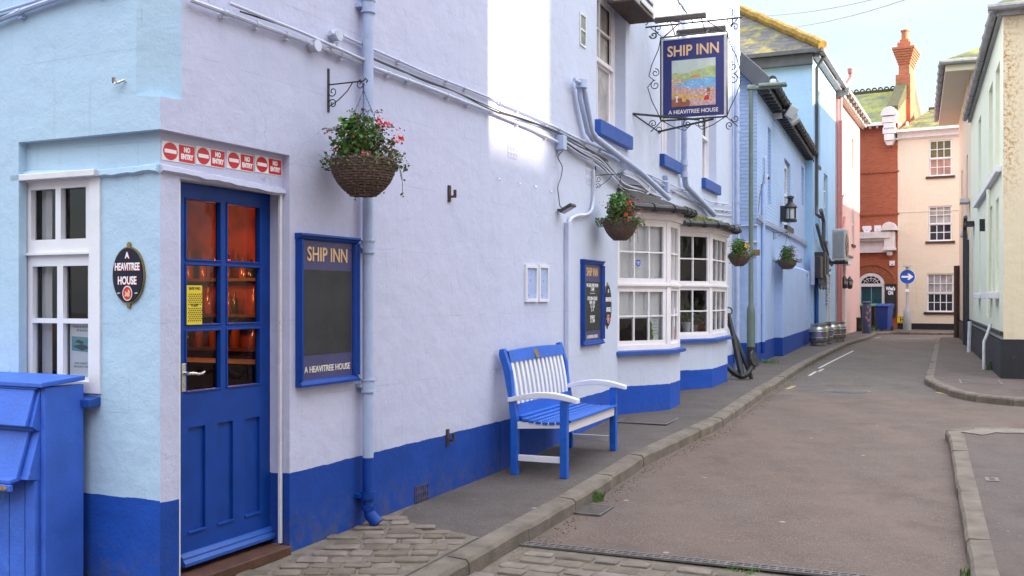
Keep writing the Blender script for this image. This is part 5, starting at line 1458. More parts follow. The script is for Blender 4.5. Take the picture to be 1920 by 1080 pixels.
# ------------------------------------------------------------ pipes and cables on the pub (parts of the pub)
def wp(fr, pts, off=-.03):                           # pixel polyline on a wall frame
    r_ = []
    for q in pts:
        o_ = q[2] if len(q) > 2 else off
        x, z = fr.px(q[0], q[1], o_); r_.append((x, o_, z))
    return r_
def smooth(pts, k=4):
    P = [Vector(p) for p in pts]; r_ = []
    for i in range(len(P) - 1):
        a, b, c, d = P[max(i - 1, 0)], P[i], P[i + 1], P[min(i + 2, len(P) - 1)]
        for j in range(k):
            t = j / k
            r_.append(.5 * ((2 * b) + (-a + c) * t + (2 * a - 5 * b + 4 * c - d) * t * t + (-a + 3 * b - 3 * c + d) * t ** 3))
    return r_ + [P[-1]]
def pipe(name, fr, pts, r, mat, off=-.03, sm=False, n=8, clips=0, collars=()):
    P = wp(fr, pts, off)
    if sm: P = smooth(P)
    mb = MB(); mb.tube(P, r, n)
    if clips:
        V = [Vector(p) for p in P]
        for a, b in zip(V, V[1:]):
            m_ = int((b - a).length / clips)
            for k in range(1, m_ + 1):
                c = a.lerp(b, k / (m_ + 1)); d_ = (b - a).normalized()
                mb.tube([c - d_ * .012, c + d_ * .012], r * 1.35, n)
                mb.box(c.x - .012, c.x + .012, c.y, 0, c.z - r * 1.5 - .012, c.z - r * .6)
    for (px_, py_) in collars:
        x, z = fr.px(px_, py_, off); mb.tube([(x, off, z - .03), (x, off, z + .03)], r * 1.28, n + 4)
    return part(mb, name, mat, pub, fr.mat(0, 0, 0), smooth=True)
XD = FM.px(690, 400, -.06)[0]
mb = MB()
zb1 = .47; zlow = .14
mb.tube([(XD, -.06, zb1), (XD, -.06, TOP)], .036, 14)
for z in (FM.px(690, 462, -.06)[1], FM.px(690, 722, -.06)[1], FM.px(690, 12, -.06)[1]):
    mb.tube([(XD, -.06, z - .035), (XD, -.06, z + .03)], .044, 14); mb.tube([(XD, -.06, z + .03), (XD, -.06, z + .04)], .049, 14); mb.tube([(XD, -.06, z - .045), (XD, -.06, z - .035)], .049, 14)
    mb.box(XD - .06, XD + .06, -.045, 0, z - .012, z + .012)
part(mb, 'downpipe', M['pipe'], pub, mM, smooth=True)
mb = MB(); mb.tube([(XD, -.06, zb1 - .001), (XD, -.06, .16), (XD, -.075, .10), (XD + .01, -.13, .045)], [.036, .036, .04, .042], 14)
mb.tube([(XD, -.06, .20), (XD, -.06, .25)], .05, 14); mb.tube([(XD, -.06, .13), (XD, -.062, .16)], .047, 14); mb.box(XD - .07, XD + .07, -.045, 0, .215, .24)
part(mb, 'downpipe_shoe', M['bluep'], pub, mM, smooth=True)
pipe('conduit', FM, [(355, -1), (590, 84), (688, 122), (800, 163), (913, 207), (938, 217)], .013, M['pipew'], -.03, clips=.35)
pipe('conduit', FM, [(430, 6), (560, 58), (682, 112)], .010, M['pipew'], -.05, clips=.6)
pipe('conduit', FM, [(644, 67), (690, 88), (800, 137), (905, 178), (938, 192)], .009, M['pipew'], -.02, clips=.4)
pipe('conduit', FP, [(938, 217), (1000, 243), (1046, 267)], .014, M['pipew'], -.03, clips=.4)
pipe('conduit', FP, [(938, 192), (1000, 218), (1072, 254), (1150, 290), (1216, 330), (1252, 352)], .012, M['pipew'], -.03, clips=.5)
pipe('conduit', FA, [(-60, 62), (0, 36), (75, 8), (140, -12), (230, -30)], .015, M['pipe'], -.03, clips=.3)
pipe('conduit', FA, [(-60, 34), (0, 22), (60, 4), (140, -22)], .009, M['pipe'], -.02, clips=.5)
rnd = random.Random(11)
def cab(fr, pts, r=.006, mat='cable', jit=3, off=-.025):
    q = [(x + rnd.uniform(-1, 1), y + rnd.uniform(-jit, jit), off - rnd.uniform(0, .02)) for x, y in pts]
    pipe('cable', fr, q, r, M[mat], off, sm=True, n=6)
for k in range(3):
    cab(FM, [(692, 108), (740, 126), (800, 152), (850, 173), (905, 196), (938, 210)], .005, jit=3)
    cab(FP, [(938, 210), (990, 228), (1040, 246), (1090, 272), (1140, 300 + 6 * k)], .006, jit=3)
cab(FM, [(450, 22), (540, 52), (620, 88), (688, 116)], .005, jit=2)
cab(FA, [(-40, 40), (0, 30), (60, 12), (110, -4)], .005, jit=1)
# the bundle sagging over the first bay
for k in range(7):
    o = 3.2 * k
    cab(FP, [(1052, 256 + o * .4), (1085, 275 + o * .8), (1125, 296 + o), (1150, 320 + o), (1172, 342 + o * .8), (1200, 350 + o * .6), (1225, 362 + o * .5), (1240 + o * .3, 374 + o * .2)], .007, 'pipew' if k % 4 else 'cable', 2, -.035 - .008 * (k % 3))
for k in range(5):
    o = 2.5 * k
    cab(FP, [(1170, 318 + o), (1195, 330 + o), (1220, 352 + o), (1240, 374 - o * .4), (1236, 385 - o), (1222, 380 - o), (1212, 362 + o * .5), (1218, 350 + o)], .009, 'pipew', 1, -.05 - .008 * k)
pipe('cable', FP, [(1056, 282, -.03), (1046, 295, -.03), (1054, 312, -.04), (1052, 332, -.035), (1046, 350, -.04), (1048, 372, -.04), (1050, 386, -.05), (1058, 392, -.05)], .005, M['cable'], sm=True, n=6)
pipe('conduit', FP, [(1252, 352), (1290, 372), (1330, 392), (1372, 396)], .012, M['pipew'], -.03, clips=.5)
pipe('conduit', FP, [(1195, 318), (1246, 340), (1262, 348), (1300, 362), (1330, 378), (1372, 384)], .010, M['pipew'], -.05, clips=.7)
pipe('conduit', FP, [(1262, 354), (1290, 362), (1330, 402), (1374, 405)], .008, M['pipew'], -.02)
pipe('waste_pipe', FP, [(1090, 152, -.09), (1096, 176, -.09), (1108, 246, -.09), (1116, 258, -.09), (1160, 292, -.09), (1200, 322, -.09), (1254, 372, -.09)], .036, M['pipe'], -.09, n=12)
pipe('waste_pipe', FP, [(1086, 158, -.07), (1088, 185, -.07), (1102, 248, -.07), (1112, 262, -.07)], .026, M['pipe'], -.07, n=10)
mb = MB(); x, z = FP.px(1090, 156, -.09); mb.tube([(x, -.09, z - .05), (x, -.09, z + .03)], .06, 12); mb.tube([(x - .22, -.09, z - .01), (x, -.09, z)], .02, 8); part(mb, 'pipe_collar', M['pipe'], pub, mP, smooth=True)
X2 = FP.px(1283, 300, -.08)[0]; za = FP.px(1283, 325, -.08)[1]; x3, z3 = FP.px(1336, 402, -.08)
mb = MB(); mb.tube([(X2, -.08, TOP), (X2, -.08, za), (X2 + .1, -.08, za - .16), (x3, -.10, z3)], .045, 12)
for z in (za + .15, za + 1.4, za - .02): mb.tube([(X2, -.08, z - .04), (X2, -.08, z + .04)], .056, 12)
part(mb, 'downpipe', M['pipe'], pub, mP, smooth=True)
mb = MB(); X4 = PEND - .12; mb.tube([(X4, -.09, .2), (X4, -.09, TOP)], .045, 12)
for z in (1.1, 2.2, 3.3, 4.6, 6.0): mb.tube([(X4, -.09, z - .04), (X4, -.09, z + .04)], .056, 12)
mb.tube([(PEND - .35, -.06, 2.9), (PEND - .35, -.06, TOP)], .015, 8)
part(mb, 'downpipe', M['pipe'], pub, mP, smooth=True)
# boxed conduit left of the small notice board
pipe('conduit', FP, [(1113, 318, -.03), (1114, 360, -.03), (1110, 392, -.03), (1100, 402, -.035), (1083, 404, -.035), (1071, 410, -.035), (1067, 418, -.035)], .018, M['pipew'], -.03, sm=True)
mb = MB(); xa_, z1_ = FP.px(1068, 417, -.04); mb.box(xa_ - .055, xa_ + .055, -.05, 0, .55, z1_); part(mb, 'conduit_cover', M['wall_pub'], pub, mP, bevel=.008)
mb = MB(); x, z = FP.px(1051, 268, -.04); mb.box(x - .05, x + .05, -.09, 0, z - .07, z + .07); x, z = FP.px(1249, 350, -.04); mb.box(x - .06, x + .06, -.08, 0, z - .08, z + .06); mb.box(x - .04, x + .04, -.07, 0, z + .09, z + .15)
part(mb, 'junction_box', M['pipe'], pub, mP, bevel=.006)
mb = MB()
for px_, py_ in ((592, 86), (632, 66)):
    x, z = FM.px(px_, py_, -.04); mb.tube([(x, -.005, z), (x, -.06, z)], .036, 18); mb.tube([(x - .03, -.03, z), (x - .06, -.03, z)], .016, 8)
x, z = FM.px(634, 80, -.04); mb.tube([(x, -.04, z), (x, -.04, z - .04)], .014, 8)
part(mb, 'junction_box', M['pipew'], pub, mM, smooth=True)
# vents
def vent(fr, px_, py_, w_, h_, mat, rt=pub, n=6, label='air_brick', vmat='voidm', off=-.004):
    x, z = fr.px(px_, py_); mb = MB(); mb.grid(x - w_, x + w_, z - h_, z + h_, [(x - w_ + (i + .25) * 2 * w_ / n, x - w_ + (i + .75) * 2 * w_ / n, z - h_ + (j + .2) * h_ / 1.5, z - h_ + (j + .8) * h_ / 1.5) for i in range(n) for j in range(3)], y=off, depth=.02, edge=True)
    return part(mb, label, mat, rt, fr.mat(0, 0, 0))
vent(FM, 790, 928, .095, .075, plain('rusty blue air brick', (.06, .05, .09), .8, .6, 20))
vent(FP, 960, 280, .10, .075, M['wall_pub']); vent(FP, 1104, 325, .10, .12, M['pipew'])
mb = MB()
for px_, py_ in ((932, 337), (971, 346), (1001, 352), (1030, 361)):
    fr = FP if px_ > 940 else FM; x, z = fr.px(px_, py_)
    pts = [Vector((x, 0, z + .018)), Vector((x, -.012, z + .018))] + [Vector((x - .002 * i, -.012 - .016 * math.sin(i * .5), z + .018 - .006 * i)) for i in range(1, 6)]
    pw = [fr.mat(0, 0, 0) @ p for p in pts]; mb = MB(); mb.tube(pw, .0035, 6); part(mb, 'cup_hook', M['chrome'], pub, Matrix.Identity(4))
for px_, py_, r_ in ((841, 363, 1), (838, 820, 1)):
    x, z = FM.px(px_, py_); mb = MB(); mb.box(x - .016, x + .016, -.014, 0, z - .062, z + .062); mb.box(x + .008, x + .034, -.045, -.012, z - .03, z - .015); mb.box(x + .022, x + .036, -.05, -.03, z - .03, z + .03)
    part(mb, 'iron_bracket', M['rust'], pub, mM)
x, z = FA.px(227, 154); mb = MB(); mb.tube([(x - .02, -.03, z + .01), (x - .01, -.03, z - .015), (x + .01, -.03, z - .01), (x + .03, -.01, z + .005), (x + .03, 0, z)], .006, 6); mb.tube([(x - .015, -.035, z + .02), (x - .02, -.03, z - .008)], .011, 8); part(mb, 'wall_hook', M['chrome'], pub, mA)
# small leaded window pane high on the wall
x, z = FP.px(1092, 57); mb = MB(); mb.grid(x - .10, x + .10, z - .17, z + .17, [(x - .08, x + .08, z - .15, z - .01), (x - .08, x + .08, z + .01, z + .15)], y=-.012, depth=.01, edge=True); wf = part(mb, 'small_light', M['whitew'], pub, mP)
mb = MB(); mb.quad((x - .08, -.003, z - .15), (x + .08, -.003, z - .15), (x + .08, -.003, z + .15), (x - .08, -.003, z + .15)); mb.build('glass_pane', plain('stained glass', (.20, .24, .16), .2, .5, 14), wf)

# extractor housing at the top
xa_, zv = FP.px(1128, 43, -.0); xb_ = FP.px(1213, 50, -.45)[0]
mv = FP.mat(xa_, 0, zv); rt = root('vent_housing', 'large grey boxed extractor housing on the pub wall over the first upper window', 'vent', mv)
zv0 = 4.82; x0_ = FP.px(1150, 40, -.0)[0]; x1_ = x0_ + .68
mb = MB(); mb.box(x0_, x1_, -.30, -.001, zv0, zv0 + 1.1); part(mb, 'casing', M['boxg'], rt, mP, bevel=.01)
mb = MB()
for k in range(9): mb.ext([(-.30, zv0 + .06 + k * .11), (-.325, zv0 + .03 + k * .11), (-.325, zv0 + .06 + k * .11), (-.30, zv0 + .14 + k * .11)], x0_ + .05, x1_ - .05, 'x')
part(mb, 'louvre', M['lgrey'], rt, mP)
mb = MB(); mb.box(x0_ - .25, x1_ + .02, -.31, -.001, zv0 - .02, zv0 - .001); part(mb, 'underside_tray', M['rust'], rt, mP)

# ------------------------------------------------------------ notice boards
def board(fr, q, name_label, frame_t, big):
    (xa, za), (xb, zb) = q; W_, H_ = xb - xa, zb - za; mw = fr.mat(xa, 0, za)
    rt = root('notice_board', name_label, 'notice board', mw)
    t = frame_t; mb = MB()
    pf = [(0, 0), (-.05, 0), (-.052, .012), (-.040, .02), (-.034, .8 * t), (-.02, t), (0, t)]
    mb.ext([(p[0], p[1]) for p in pf], 0, W_, 'x'); mb.ext([(p[0], H_ - p[1]) for p in pf][::-1], -.006, W_ + .006, 'x')
    mb.ext([(p[1], p[0]) for p in pf][::-1], t, H_ - t, 'z'); mb.ext([(W_ - p[1], p[0]) for p in pf], t, H_ - t, 'z')
    part(mb, 'frame', M['bluep'], rt, mw)
    mb = MB(); mb.box(t, W_ - t, -.014, -.001, t, H_ - t); part(mb, 'panel', M['navyd'], rt, mw)
    return rt, mw, W_, H_, t
q0 = FM.px(564, 727, -.04); q1 = FM.px(673, 447, -.04); q0t = FM.px(564, 436, -.04)
rt, mw, W_, H_, t = board(FM, ((q0[0], q0[1]), (q1[0], (q1[1] + q0t[1]) / 2)), 'larger blue framed notice board with blank blackboard beside the door and downpipe', .038, True)
mb = MB(); cx0, cx1 = t + W_ * .02, W_ - t - W_ * .09; mb.box(t + .012, W_ - t - .016, -.017, -.0145, H_ * .205, H_ * .765); part(mb, 'blackboard', M['chalk'], rt, mw)
part(text('SHIP INN', .122, W_ * .5, H_ * .865, -.0165, None, None, sx=.86, bold=.0012), 'lettering', M['gold'], rt, mw)
part(text('A HEAVITREE HOUSE', .055, W_ * .5, H_ * .105, -.0165, None, None, sx=.92), 'lettering', M['cream_t'], rt, mw)
mb = MB()
for x in (t + .02, W_ - t - .02):
    for z in (t + .06, H_ - t - .04): mb.disc(x, z, .006, .006, -.018, -.0145, 10)
part(mb, 'screw', M['black'], rt, mw)
q0 = FP.px(1095, 649, -.04); q1 = FP.px(1133, 490, -.04)
rt, mw, W_, H_, t = board(FP, (q0, q1), 'smaller blue framed blackboard with chalked opening hours left of the first bay window', .05, False)
mb = MB(); mb.box(t + .005, W_ - t - .005, -.017, -.0145, H_ * .17, H_ * .745); part(mb, 'blackboard', M['chalk'], rt, mw)
part(text('SHIP INN', .125, W_ * .5, H_ * .855, -.0165, None, None, sx=.80, bold=.001), 'lettering', M['gold'], rt, mw)
part(text('A HEAVITREE HOUSE', .05, W_ * .5, H_ * .095, -.0165, None, None, sx=.8), 'lettering', M['cream_t'], rt, mw)
lines_ = [('WE ARE OPEN FROM', .70, .052), ('11AM', .655, .06), ('________', .63, .05), ('KITCHEN HOURS', .545, .052), ('MON - SAT', .50, .048), ('12 - 2.30', .455, .05), ('5 - 9', .41, .05), ('SUNDAY', .325, .05), ('12 - 3PM', .28, .052)]
for s_, zz, sz in lines_: part(text(s_, sz, W_ * .5, H_ * zz, -.0178, None, None, ext=.0004, sx=.82, bold=.0012), 'lettering', M['wht_t'], rt, mw)

# oval plaques
def oval(fr, q, rx_, rz_, label):
    x, z = q; mw = fr.mat(x, -.0, z); rt = root('oval_plaque', label, 'plaque', mw)
    mb = MB(); mb.disc(0, 0, rx_, rz_, -.012, 0, 48); mb.disc(0, rz_ + .008, .012, .016, -.01, 0, 16); mb.disc(0, -rz_ - .008, .012, .016, -.01, 0, 16)
    part(mb, 'rim', M['brass'], rt, mw)
    mb = MB(); mb.disc(0, 0, rx_ * .94, rz_ * .955, -.016, -.0121, 48); part(mb, 'enamel_face', plain('plaque navy', (.006, .007, .025), .4, .1, spec=.3), rt, mw)
    k = rx_ / .155
    for s_, zz, sz, sx_ in (('A', .205, .062, .9), ('HEAVITREE', .085, .075, .66), ('HOUSE', -.06, .08, .72)):
        part(text(s_, sz * k, 0.0022 * k, zz * k * (rz_ / .30) / k * 1.0 - .003 * k, -.0168, None, None, sx=sx_, bold=.0028 * k), 'lettering_shadow', M['red'], rt, mw)
        part(text(s_, sz * k, 0, zz * k * (rz_ / .30) / k * 1.0, -.0178, None, None, sx=sx_, bold=.0022 * k), 'lettering', M['wht_t'], rt, mw)
    zz = -.19 * rz_ / .30; r2 = .048 * k
    mb = MB(); mb.disc(0, zz, r2, r2 * 1.15, -.0172, -.0161, 32); part(mb, 'emblem_ring', M['whtfl'], rt, mw)
    mb = MB(); mb.disc(0, zz, r2 * .85, r2 * .98, -.0180, -.0173, 32); part(mb, 'emblem', M['red'], rt, mw)
    mb = MB(); rr = r2 * .6
    mb.ext([(rr * a, zz + rr * b) for a, b in ((-.9, -.9), (-.2, -.7), (.3, -.95), (.9, -.7), (.8, 0), (.95, .5), (.5, .95), (.2, .7), (.35, .3), (-.1, .1), (-.5, .5), (-.9, .4), (-.5, 0), (-.8, -.4))][::-1], -.0186, -.0181, 'y')
    part(mb, 'emblem_beast', M['gold'], rt, mw)
    for x_ in (-.085, .085): part(text('ESTD' if x_ < 0 else '1790', .014 * k, x_ * k, zz, -.0168, None, None, sx=.9), 'lettering', M['wht_t'], rt, mw)
c = FA.px(243.5, 516, RC); xw = FA.px(273, 516, RC)[0] - FA.px(214, 516, RC)[0]; zh = FA.px(243, 463, RC)[1] - FA.px(243, 570, RC)[1]
FA2 = Frame(*FA.w(0, RC, 0).xy, FA.x.x, FA.x.y)
oval(FA2, (c[0], c[1]), xw / 2, zh / 2, 'oval navy enamel plaque on the left wall between the window and the corner')
c = FP.px(1138, 573); oval(FP, c, .135, .235, 'oval navy plaque between the small notice board and the first bay window')

# two small frames
for i, (a, b, l_) in enumerate(((983, 1005, 'left one of two small white framed menus on the wall above the bench'), (1008, 1026, 'right one of two small white framed menus on the wall above the bench'))):
    xa_, z0_ = FP.px(a, 566, 0); xb_ = FP.px(b, 566, 0)[0]; z1_ = FP.px(a, 496, 0)[1]; mw = FP.mat(xa_, 0, z0_); W_, H_ = xb_ - xa_, z1_ - z0_
    rt = root('menu_frame', l_, 'menu frame', mw, group='small white menu frames')
    mb = MB(); mb.grid(0, W_, 0, H_, [(.028, W_ - .028, .028, H_ - .028)], y=-.022, depth=.021, edge=True); part(mb, 'frame', M['white'], rt, mw, bevel=.004)
    mb = MB(); mb.quad((.026, -.008, .026), (W_ - .026, -.008, .026), (W_ - .026, -.008, H_ - .026), (.026, -.008, H_ - .026)); part(mb, 'menu_sheet', plain('faded blue sheet', (.36, .44, .70), .3, .08), rt, mw)
# floodlight
x, z = FP.px(1068, 391, -.12); mw = FP.mat(x, 0, z); rt = root('floodlight', 'small flat dark floodlight on the wall with a dangling cable', 'floodlight', mw)
mb = MB(); T = Matrix.Translation((0, -.10, 0)) @ Matrix.Rotation(R(-28), 4, 'X'); mb.box(-.075, .075, -.07, .07, -.012, .018, M=T); mb.box(-.02, .02, -.06, 0, -.02, .0); part(mb, 'body', M['gutter'], rt, mw, bevel=.005)
mb = MB(); mb.box(-.06, .06, -.055, .055, -.0145, -.0125, M=T); part(mb, 'lens', M['lgrey'], rt, mw)

# stickers and paper on the bay windows
frc = Frame(S1.x, S1.y, *(c1 - S1))
def sticker(px_, py_, w_, h_, label, parts, y=.034, name='sticker', cat='sticker'):
    x, z = frc.px(px_, py_, y); mw = frc.mat(x, y, z); rt = root(name, label, cat, mw)
    for nm, pts, mt, d_ in parts:
        mb = MB(); mb.ext([(a * w_, b * h_) for a, b in pts], -d_ - .0008, -d_, 'y'); part(mb, nm, mt, rt, mw)
    return rt, mw
SQ = [(-1, -1), (1, -1), (1, 1), (-1, 1)]
rt, mw = sticker(1197, 494, .032, .042, 'small blue shield sticker on the middle upper pane of the first bay window', [('shield', [(-1, 1), (-1, -.4), (0, -1), (1, -.4), (1, 1)], M['roundel'], 0)])
part(text('HOTEL', .016, 0, .015, -.002, None, None, sx=.9, bold=.0005), 'lettering', M['wht_t'], rt, mw); part(text('2024', .016, 0, -.006, -.002, None, None, sx=.9, bold=.0005), 'lettering', M['wht_t'], rt, mw)
rt, mw = sticker(1226, 615, .075, .15, 'white poster with a green tree standing in the lower right pane of the first bay', [('sheet', SQ, M['paper'], 0), ('tree_picture', [(-.98, -.95), (-.2, -.9), (-.1, -.6), (-.4, -.5), (-.2, -.2), (-.5, 0), (-.4, .3), (-.7, .5), (-.98, .7)], M['leaf1'], .001)], y=.06, name='window_poster', cat='poster')
for k in range(6): part(text(('CHRISTMAS AT', 'THE INN', 'BOOK NOW', 'PARTY MENU', 'AVAILABLE', 'FROM DECEMBER')[k], .017, .018, .12 - .038 * k, -.002, None, None, ext=.0003, sx=.75), 'lettering', tm, rt, mw)
mb = MB()
frf = Frame(c1.x, c1.y, *(e1 - c1))
for i, (z0_, z1_, mt, xx) in enumerate(((1.36, 1.62, 'roundel', .10), (1.12, 1.35, 'lgrey', .10), (1.15, 1.38, 'paper', .33), (1.0, 1.12, 'red', .33))):
    mw = frf.mat(xx, .034, z0_); rt = root('window_sticker', ('blue strip sticker high on', 'grey printed sticker low on', 'white printed notice on the right of', 'red and white notice at the bottom of')[i] + ' the narrow face of the first bay', 'sticker', mw)
    b_ = MB(); b_.box(-.03, .07, -.001, 0, 0, z1_ - z0_); part(b_, 'sheet', M[mt], rt, mw)
# things on the second bay's window board
board_c = (S2 + E2) / 2
def inb(px_, d_, z): 
    k = (px_ - HX) / F; return Vector((k * d_, d_, z))
p = inb(1287, 14.75, .985); rt = root('potted_plant', 'green leafy plant in a white pot behind the lower left pane of the second bay', 'plant', Matrix.Translation(p))
mb = MB(); mb.lathe([(.05, 0), (.075, .15), (.08, .15), (.08, .17), (.06, .17)], n=16); part(mb, 'pot', M['white'], rt, Matrix.Translation(p), smooth=True)
def leaves(mb, n, c, r, s0, s1, rnd, mats=(0,), up=.3, flat=1.0):
    for _ in range(n):
        while True:
            v = Vector((rnd.uniform(-1, 1), rnd.uniform(-1, 1), rnd.uniform(-1, 1)))
            if v.length < 1: break
        v = Vector((v.x * r[0], v.y * r[1], v.z * r[2])) + Vector(c)
        s = rnd.uniform(s0, s1); a = Vector((rnd.uniform(-1, 1), rnd.uniform(-1, 1), rnd.uniform(-.6, .8))).normalized(); b = a.orthogonal().normalized(); b.rotate(Matrix.Rotation(rnd.uniform(0, 6.28), 3, a)); nn_ = a.cross(b)
        mb.add([v, v + a * s * .5 + b * s * .38, v + a * s + nn_ * s * .15, v + a * s * .5 - b * s * .38], [(0, 1, 2), (0, 2, 3)], rnd.choice(mats))
rnd = random.Random(3); mb = MB(); leaves(mb, 90, (0, 0, .30), (.11, .10, .13), .04, .09, rnd); part(mb, 'foliage', M['leaf1'], rt, Matrix.Translation(p))
p = inb(1302, 15.0, .985); rt = root('potted_plant', 'darker taller plant beside the white pot in the second bay window', 'plant', Matrix.Translation(p))
mb = MB(); mb.lathe([(.05, 0), (.07, .12), (.06, .12)], n=16); part(mb, 'pot', M['lgrey'], rt, Matrix.Translation(p), smooth=True)
mb = MB(); leaves(mb, 110, (0, 0, .36), (.12, .10, .2), .05, .11, rnd); part(mb, 'foliage', M['leaf2'], rt, Matrix.Translation(p))
p = inb(1314, 14.95, .985); mb = MB(); q_ = []
for k in range(10): r_ = .12 if k % 2 == 0 else .05; a = math.pi / 2 + math.pi * k / 5; q_.append((r_ * math.cos(a), .12 + r_ * math.sin(a)))
mb.ext(q_[::-1], -.015, .015, 'y'); o = mb.build('starfish_ornament', M['terra'], None, Matrix.Translation(p) @ Matrix.Rotation(R(-20), 4, 'Z'), bevel=.01); tag(o, 'orange starfish ornament standing in the second bay window', 'ornament')

# ------------------------------------------------------------ hanging sign
foot = Vector((1.65, 12.9)); FS = Frame(foot.x, foot.y, .9259, -.3778)
mS = FS.mat(0, 0, 0)
sx0, sx1 = .28, 1.05
def sz(px_, py_): return FS.px(px_, py_)
sx0, zt_ = FS.px(1244, 78); zb_ = FS.px(1246, 222)[1]; sx1 = FS.px(1358, 66)[0]; zt2 = FS.px(1358, 66)[1]; zb2 = FS.px(1358, 214)[1]
ST, SB = (zt_ + zt2) / 2, (zb_ + zb2) / 2; W_, H_ = sx1 - sx0, ST - SB
print('sign', W_, H_, SB)
rt = root('hanging_sign', 'navy hanging pub sign with gold lettering and harbour picture in a scrolled iron bracket', 'pub sign', FS.mat(0, 0, SB))
ms = FS.mat(sx0, 0, SB)
mb = MB(); mb.box(0, W_, -.02, .02, 0, H_); part(mb, 'sign_panel', M['navy'], rt, ms, bevel=.004)
mb = MB()
for a in ((-.02, -.001, -.02, H_ + .02), (W_ + .001, W_ + .02, -.02, H_ + .02)): mb.box(a[0], a[1], -.025, .025, a[2], a[3])
mb.box(-.001, W_ + .001, -.025, .025, H_ + .001, H_ + .015); part(mb, 'edge_strip', M['lgrey'], rt, ms)
part(text('SHIP INN', .185, W_ * .5, H_ * .845, -.0225, None, None, sx=.88, bold=.0035), 'lettering', M['gold'], rt, ms)
part(text('A HEAVITREE HOUSE', .070, W_ * .5, H_ * .062, -.0225, None, None, sx=.95, bold=.0008), 'lettering', M['cream_t'], rt, ms)
# the harbour picture: generic painted bay with terrace table
pic = [plain('pic sky', (.50, .56, .50), .6, .15, 9), plain('pic hill', (.42, .50, .22), .6, .35, 20), plain('pic sea', (.20, .42, .66), .6, .25, 22), plain('pic land', (.62, .42, .25), .6, .4, 30),
       plain('pic orange', (.62, .25, .08), .6, .3, 25), plain('pic pink', (.62, .38, .34), .6, .45, 34), M['red'], plain('pic brown', (.30, .10, .05), .6, .3), M['whtfl'], plain('pic ochre', (.66, .40, .12), .6, .4, 30)]
px0_, px1_, pz0_, pz1_ = W_ * .145, W_ * .865, H_ * .13, H_ * .73; pw_, ph_ = px1_ - px0_, pz1_ - pz0_
mb = MB()
def PP(pts, m_, y): mb.ext([(px0_ + a * pw_, pz0_ + b * ph_) for a, b in pts], -y - .0006, -y, 'y', m_)
PP([(0, 0), (1, 0), (1, 1), (0, 1)], 0, .021)
PP([(0, .5), (1, .5), (1, .82), (.85, .84), (.7, .78), (.55, .77), (.4, .72), (.2, .70), (.1, .74), (0, .72)][::1], 1, .0217)
PP([(0, .3), (1, .3), (1, .58), (.8, .60), (.5, .58), (.25, .56), (0, .54)], 2, .0224)
PP([(0, .46), (.2, .5), (.34, .54), (.30, .575), (.1, .62), (0, .62)], 3, .0231)
PP([(.4, .60), (.5, .66), (.62, .665), (.7, .61)], 4, .0231)
PP([(0, 0), (1, 0), (1, .34), (.75, .38), (.5, .36), (.3, .42), (.15, .44), (0, .46)], 5, .0231)
PP([(0, .22), (.5, .16), (.8, .14), (.8, .2), (.4, .24), (.2, .28), (0, .32)], 9, .0238)
PP([(0, 0), (.40, 0), (.43, .08), (.40, .14), (.2, .19), (0, .16)], 7, .0245)
PP([(.24, .10), (.33, .10), (.33, .24), (.24, .24)], 9, .0252); PP([(.09, .10), (.15, .10), (.13, .15), (.16, .23), (.08, .23), (.11, .15)], 8, .0252)
PP([(.73, .10), (.86, .12), (.85, .2), (.80, .22), (.76, .18)], 6, .0245); PP([(.80, .18), (.88, .2), (.88, .34), (.82, .38), (.79, .33), (.82, .27)], 7, .0252)
PP([(.88, .36), (.93, .36), (.95, .42), (.87, .42)], 1, .0245)
for k in range(26):
    rr = random.Random(k); a, b = rr.uniform(.02, .95), rr.uniform(.36, .60); PP([(a, b), (a + .03, b), (a + .035, b + .012), (a - .005, b + .012)], (8, 3, 2)[k % 3], .0245 + .00008 * k)
for k in range(34):
    rr = random.Random(k + 90); a, b = rr.uniform(.02, .92), rr.uniform(.16, .42); PP([(a, b), (a + .05, b + .004), (a + .045, b + .02), (a + .005, b + .022)], (3, 8, 5, 4, 9)[k % 5], .0246 + .00008 * k)
for k in range(3):
    a = .15 + .28 * k; b = .87 + .02 * k; 
    for j in range(3): PP([(a + .05 * j, b), (a + .025 + .05 * j, b + .035), (a + .05 + .05 * j, b), (a + .025 + .05 * j, b + .028)], 8, .022 + .0001 * j)
part(mb, 'picture', pic, rt, ms)
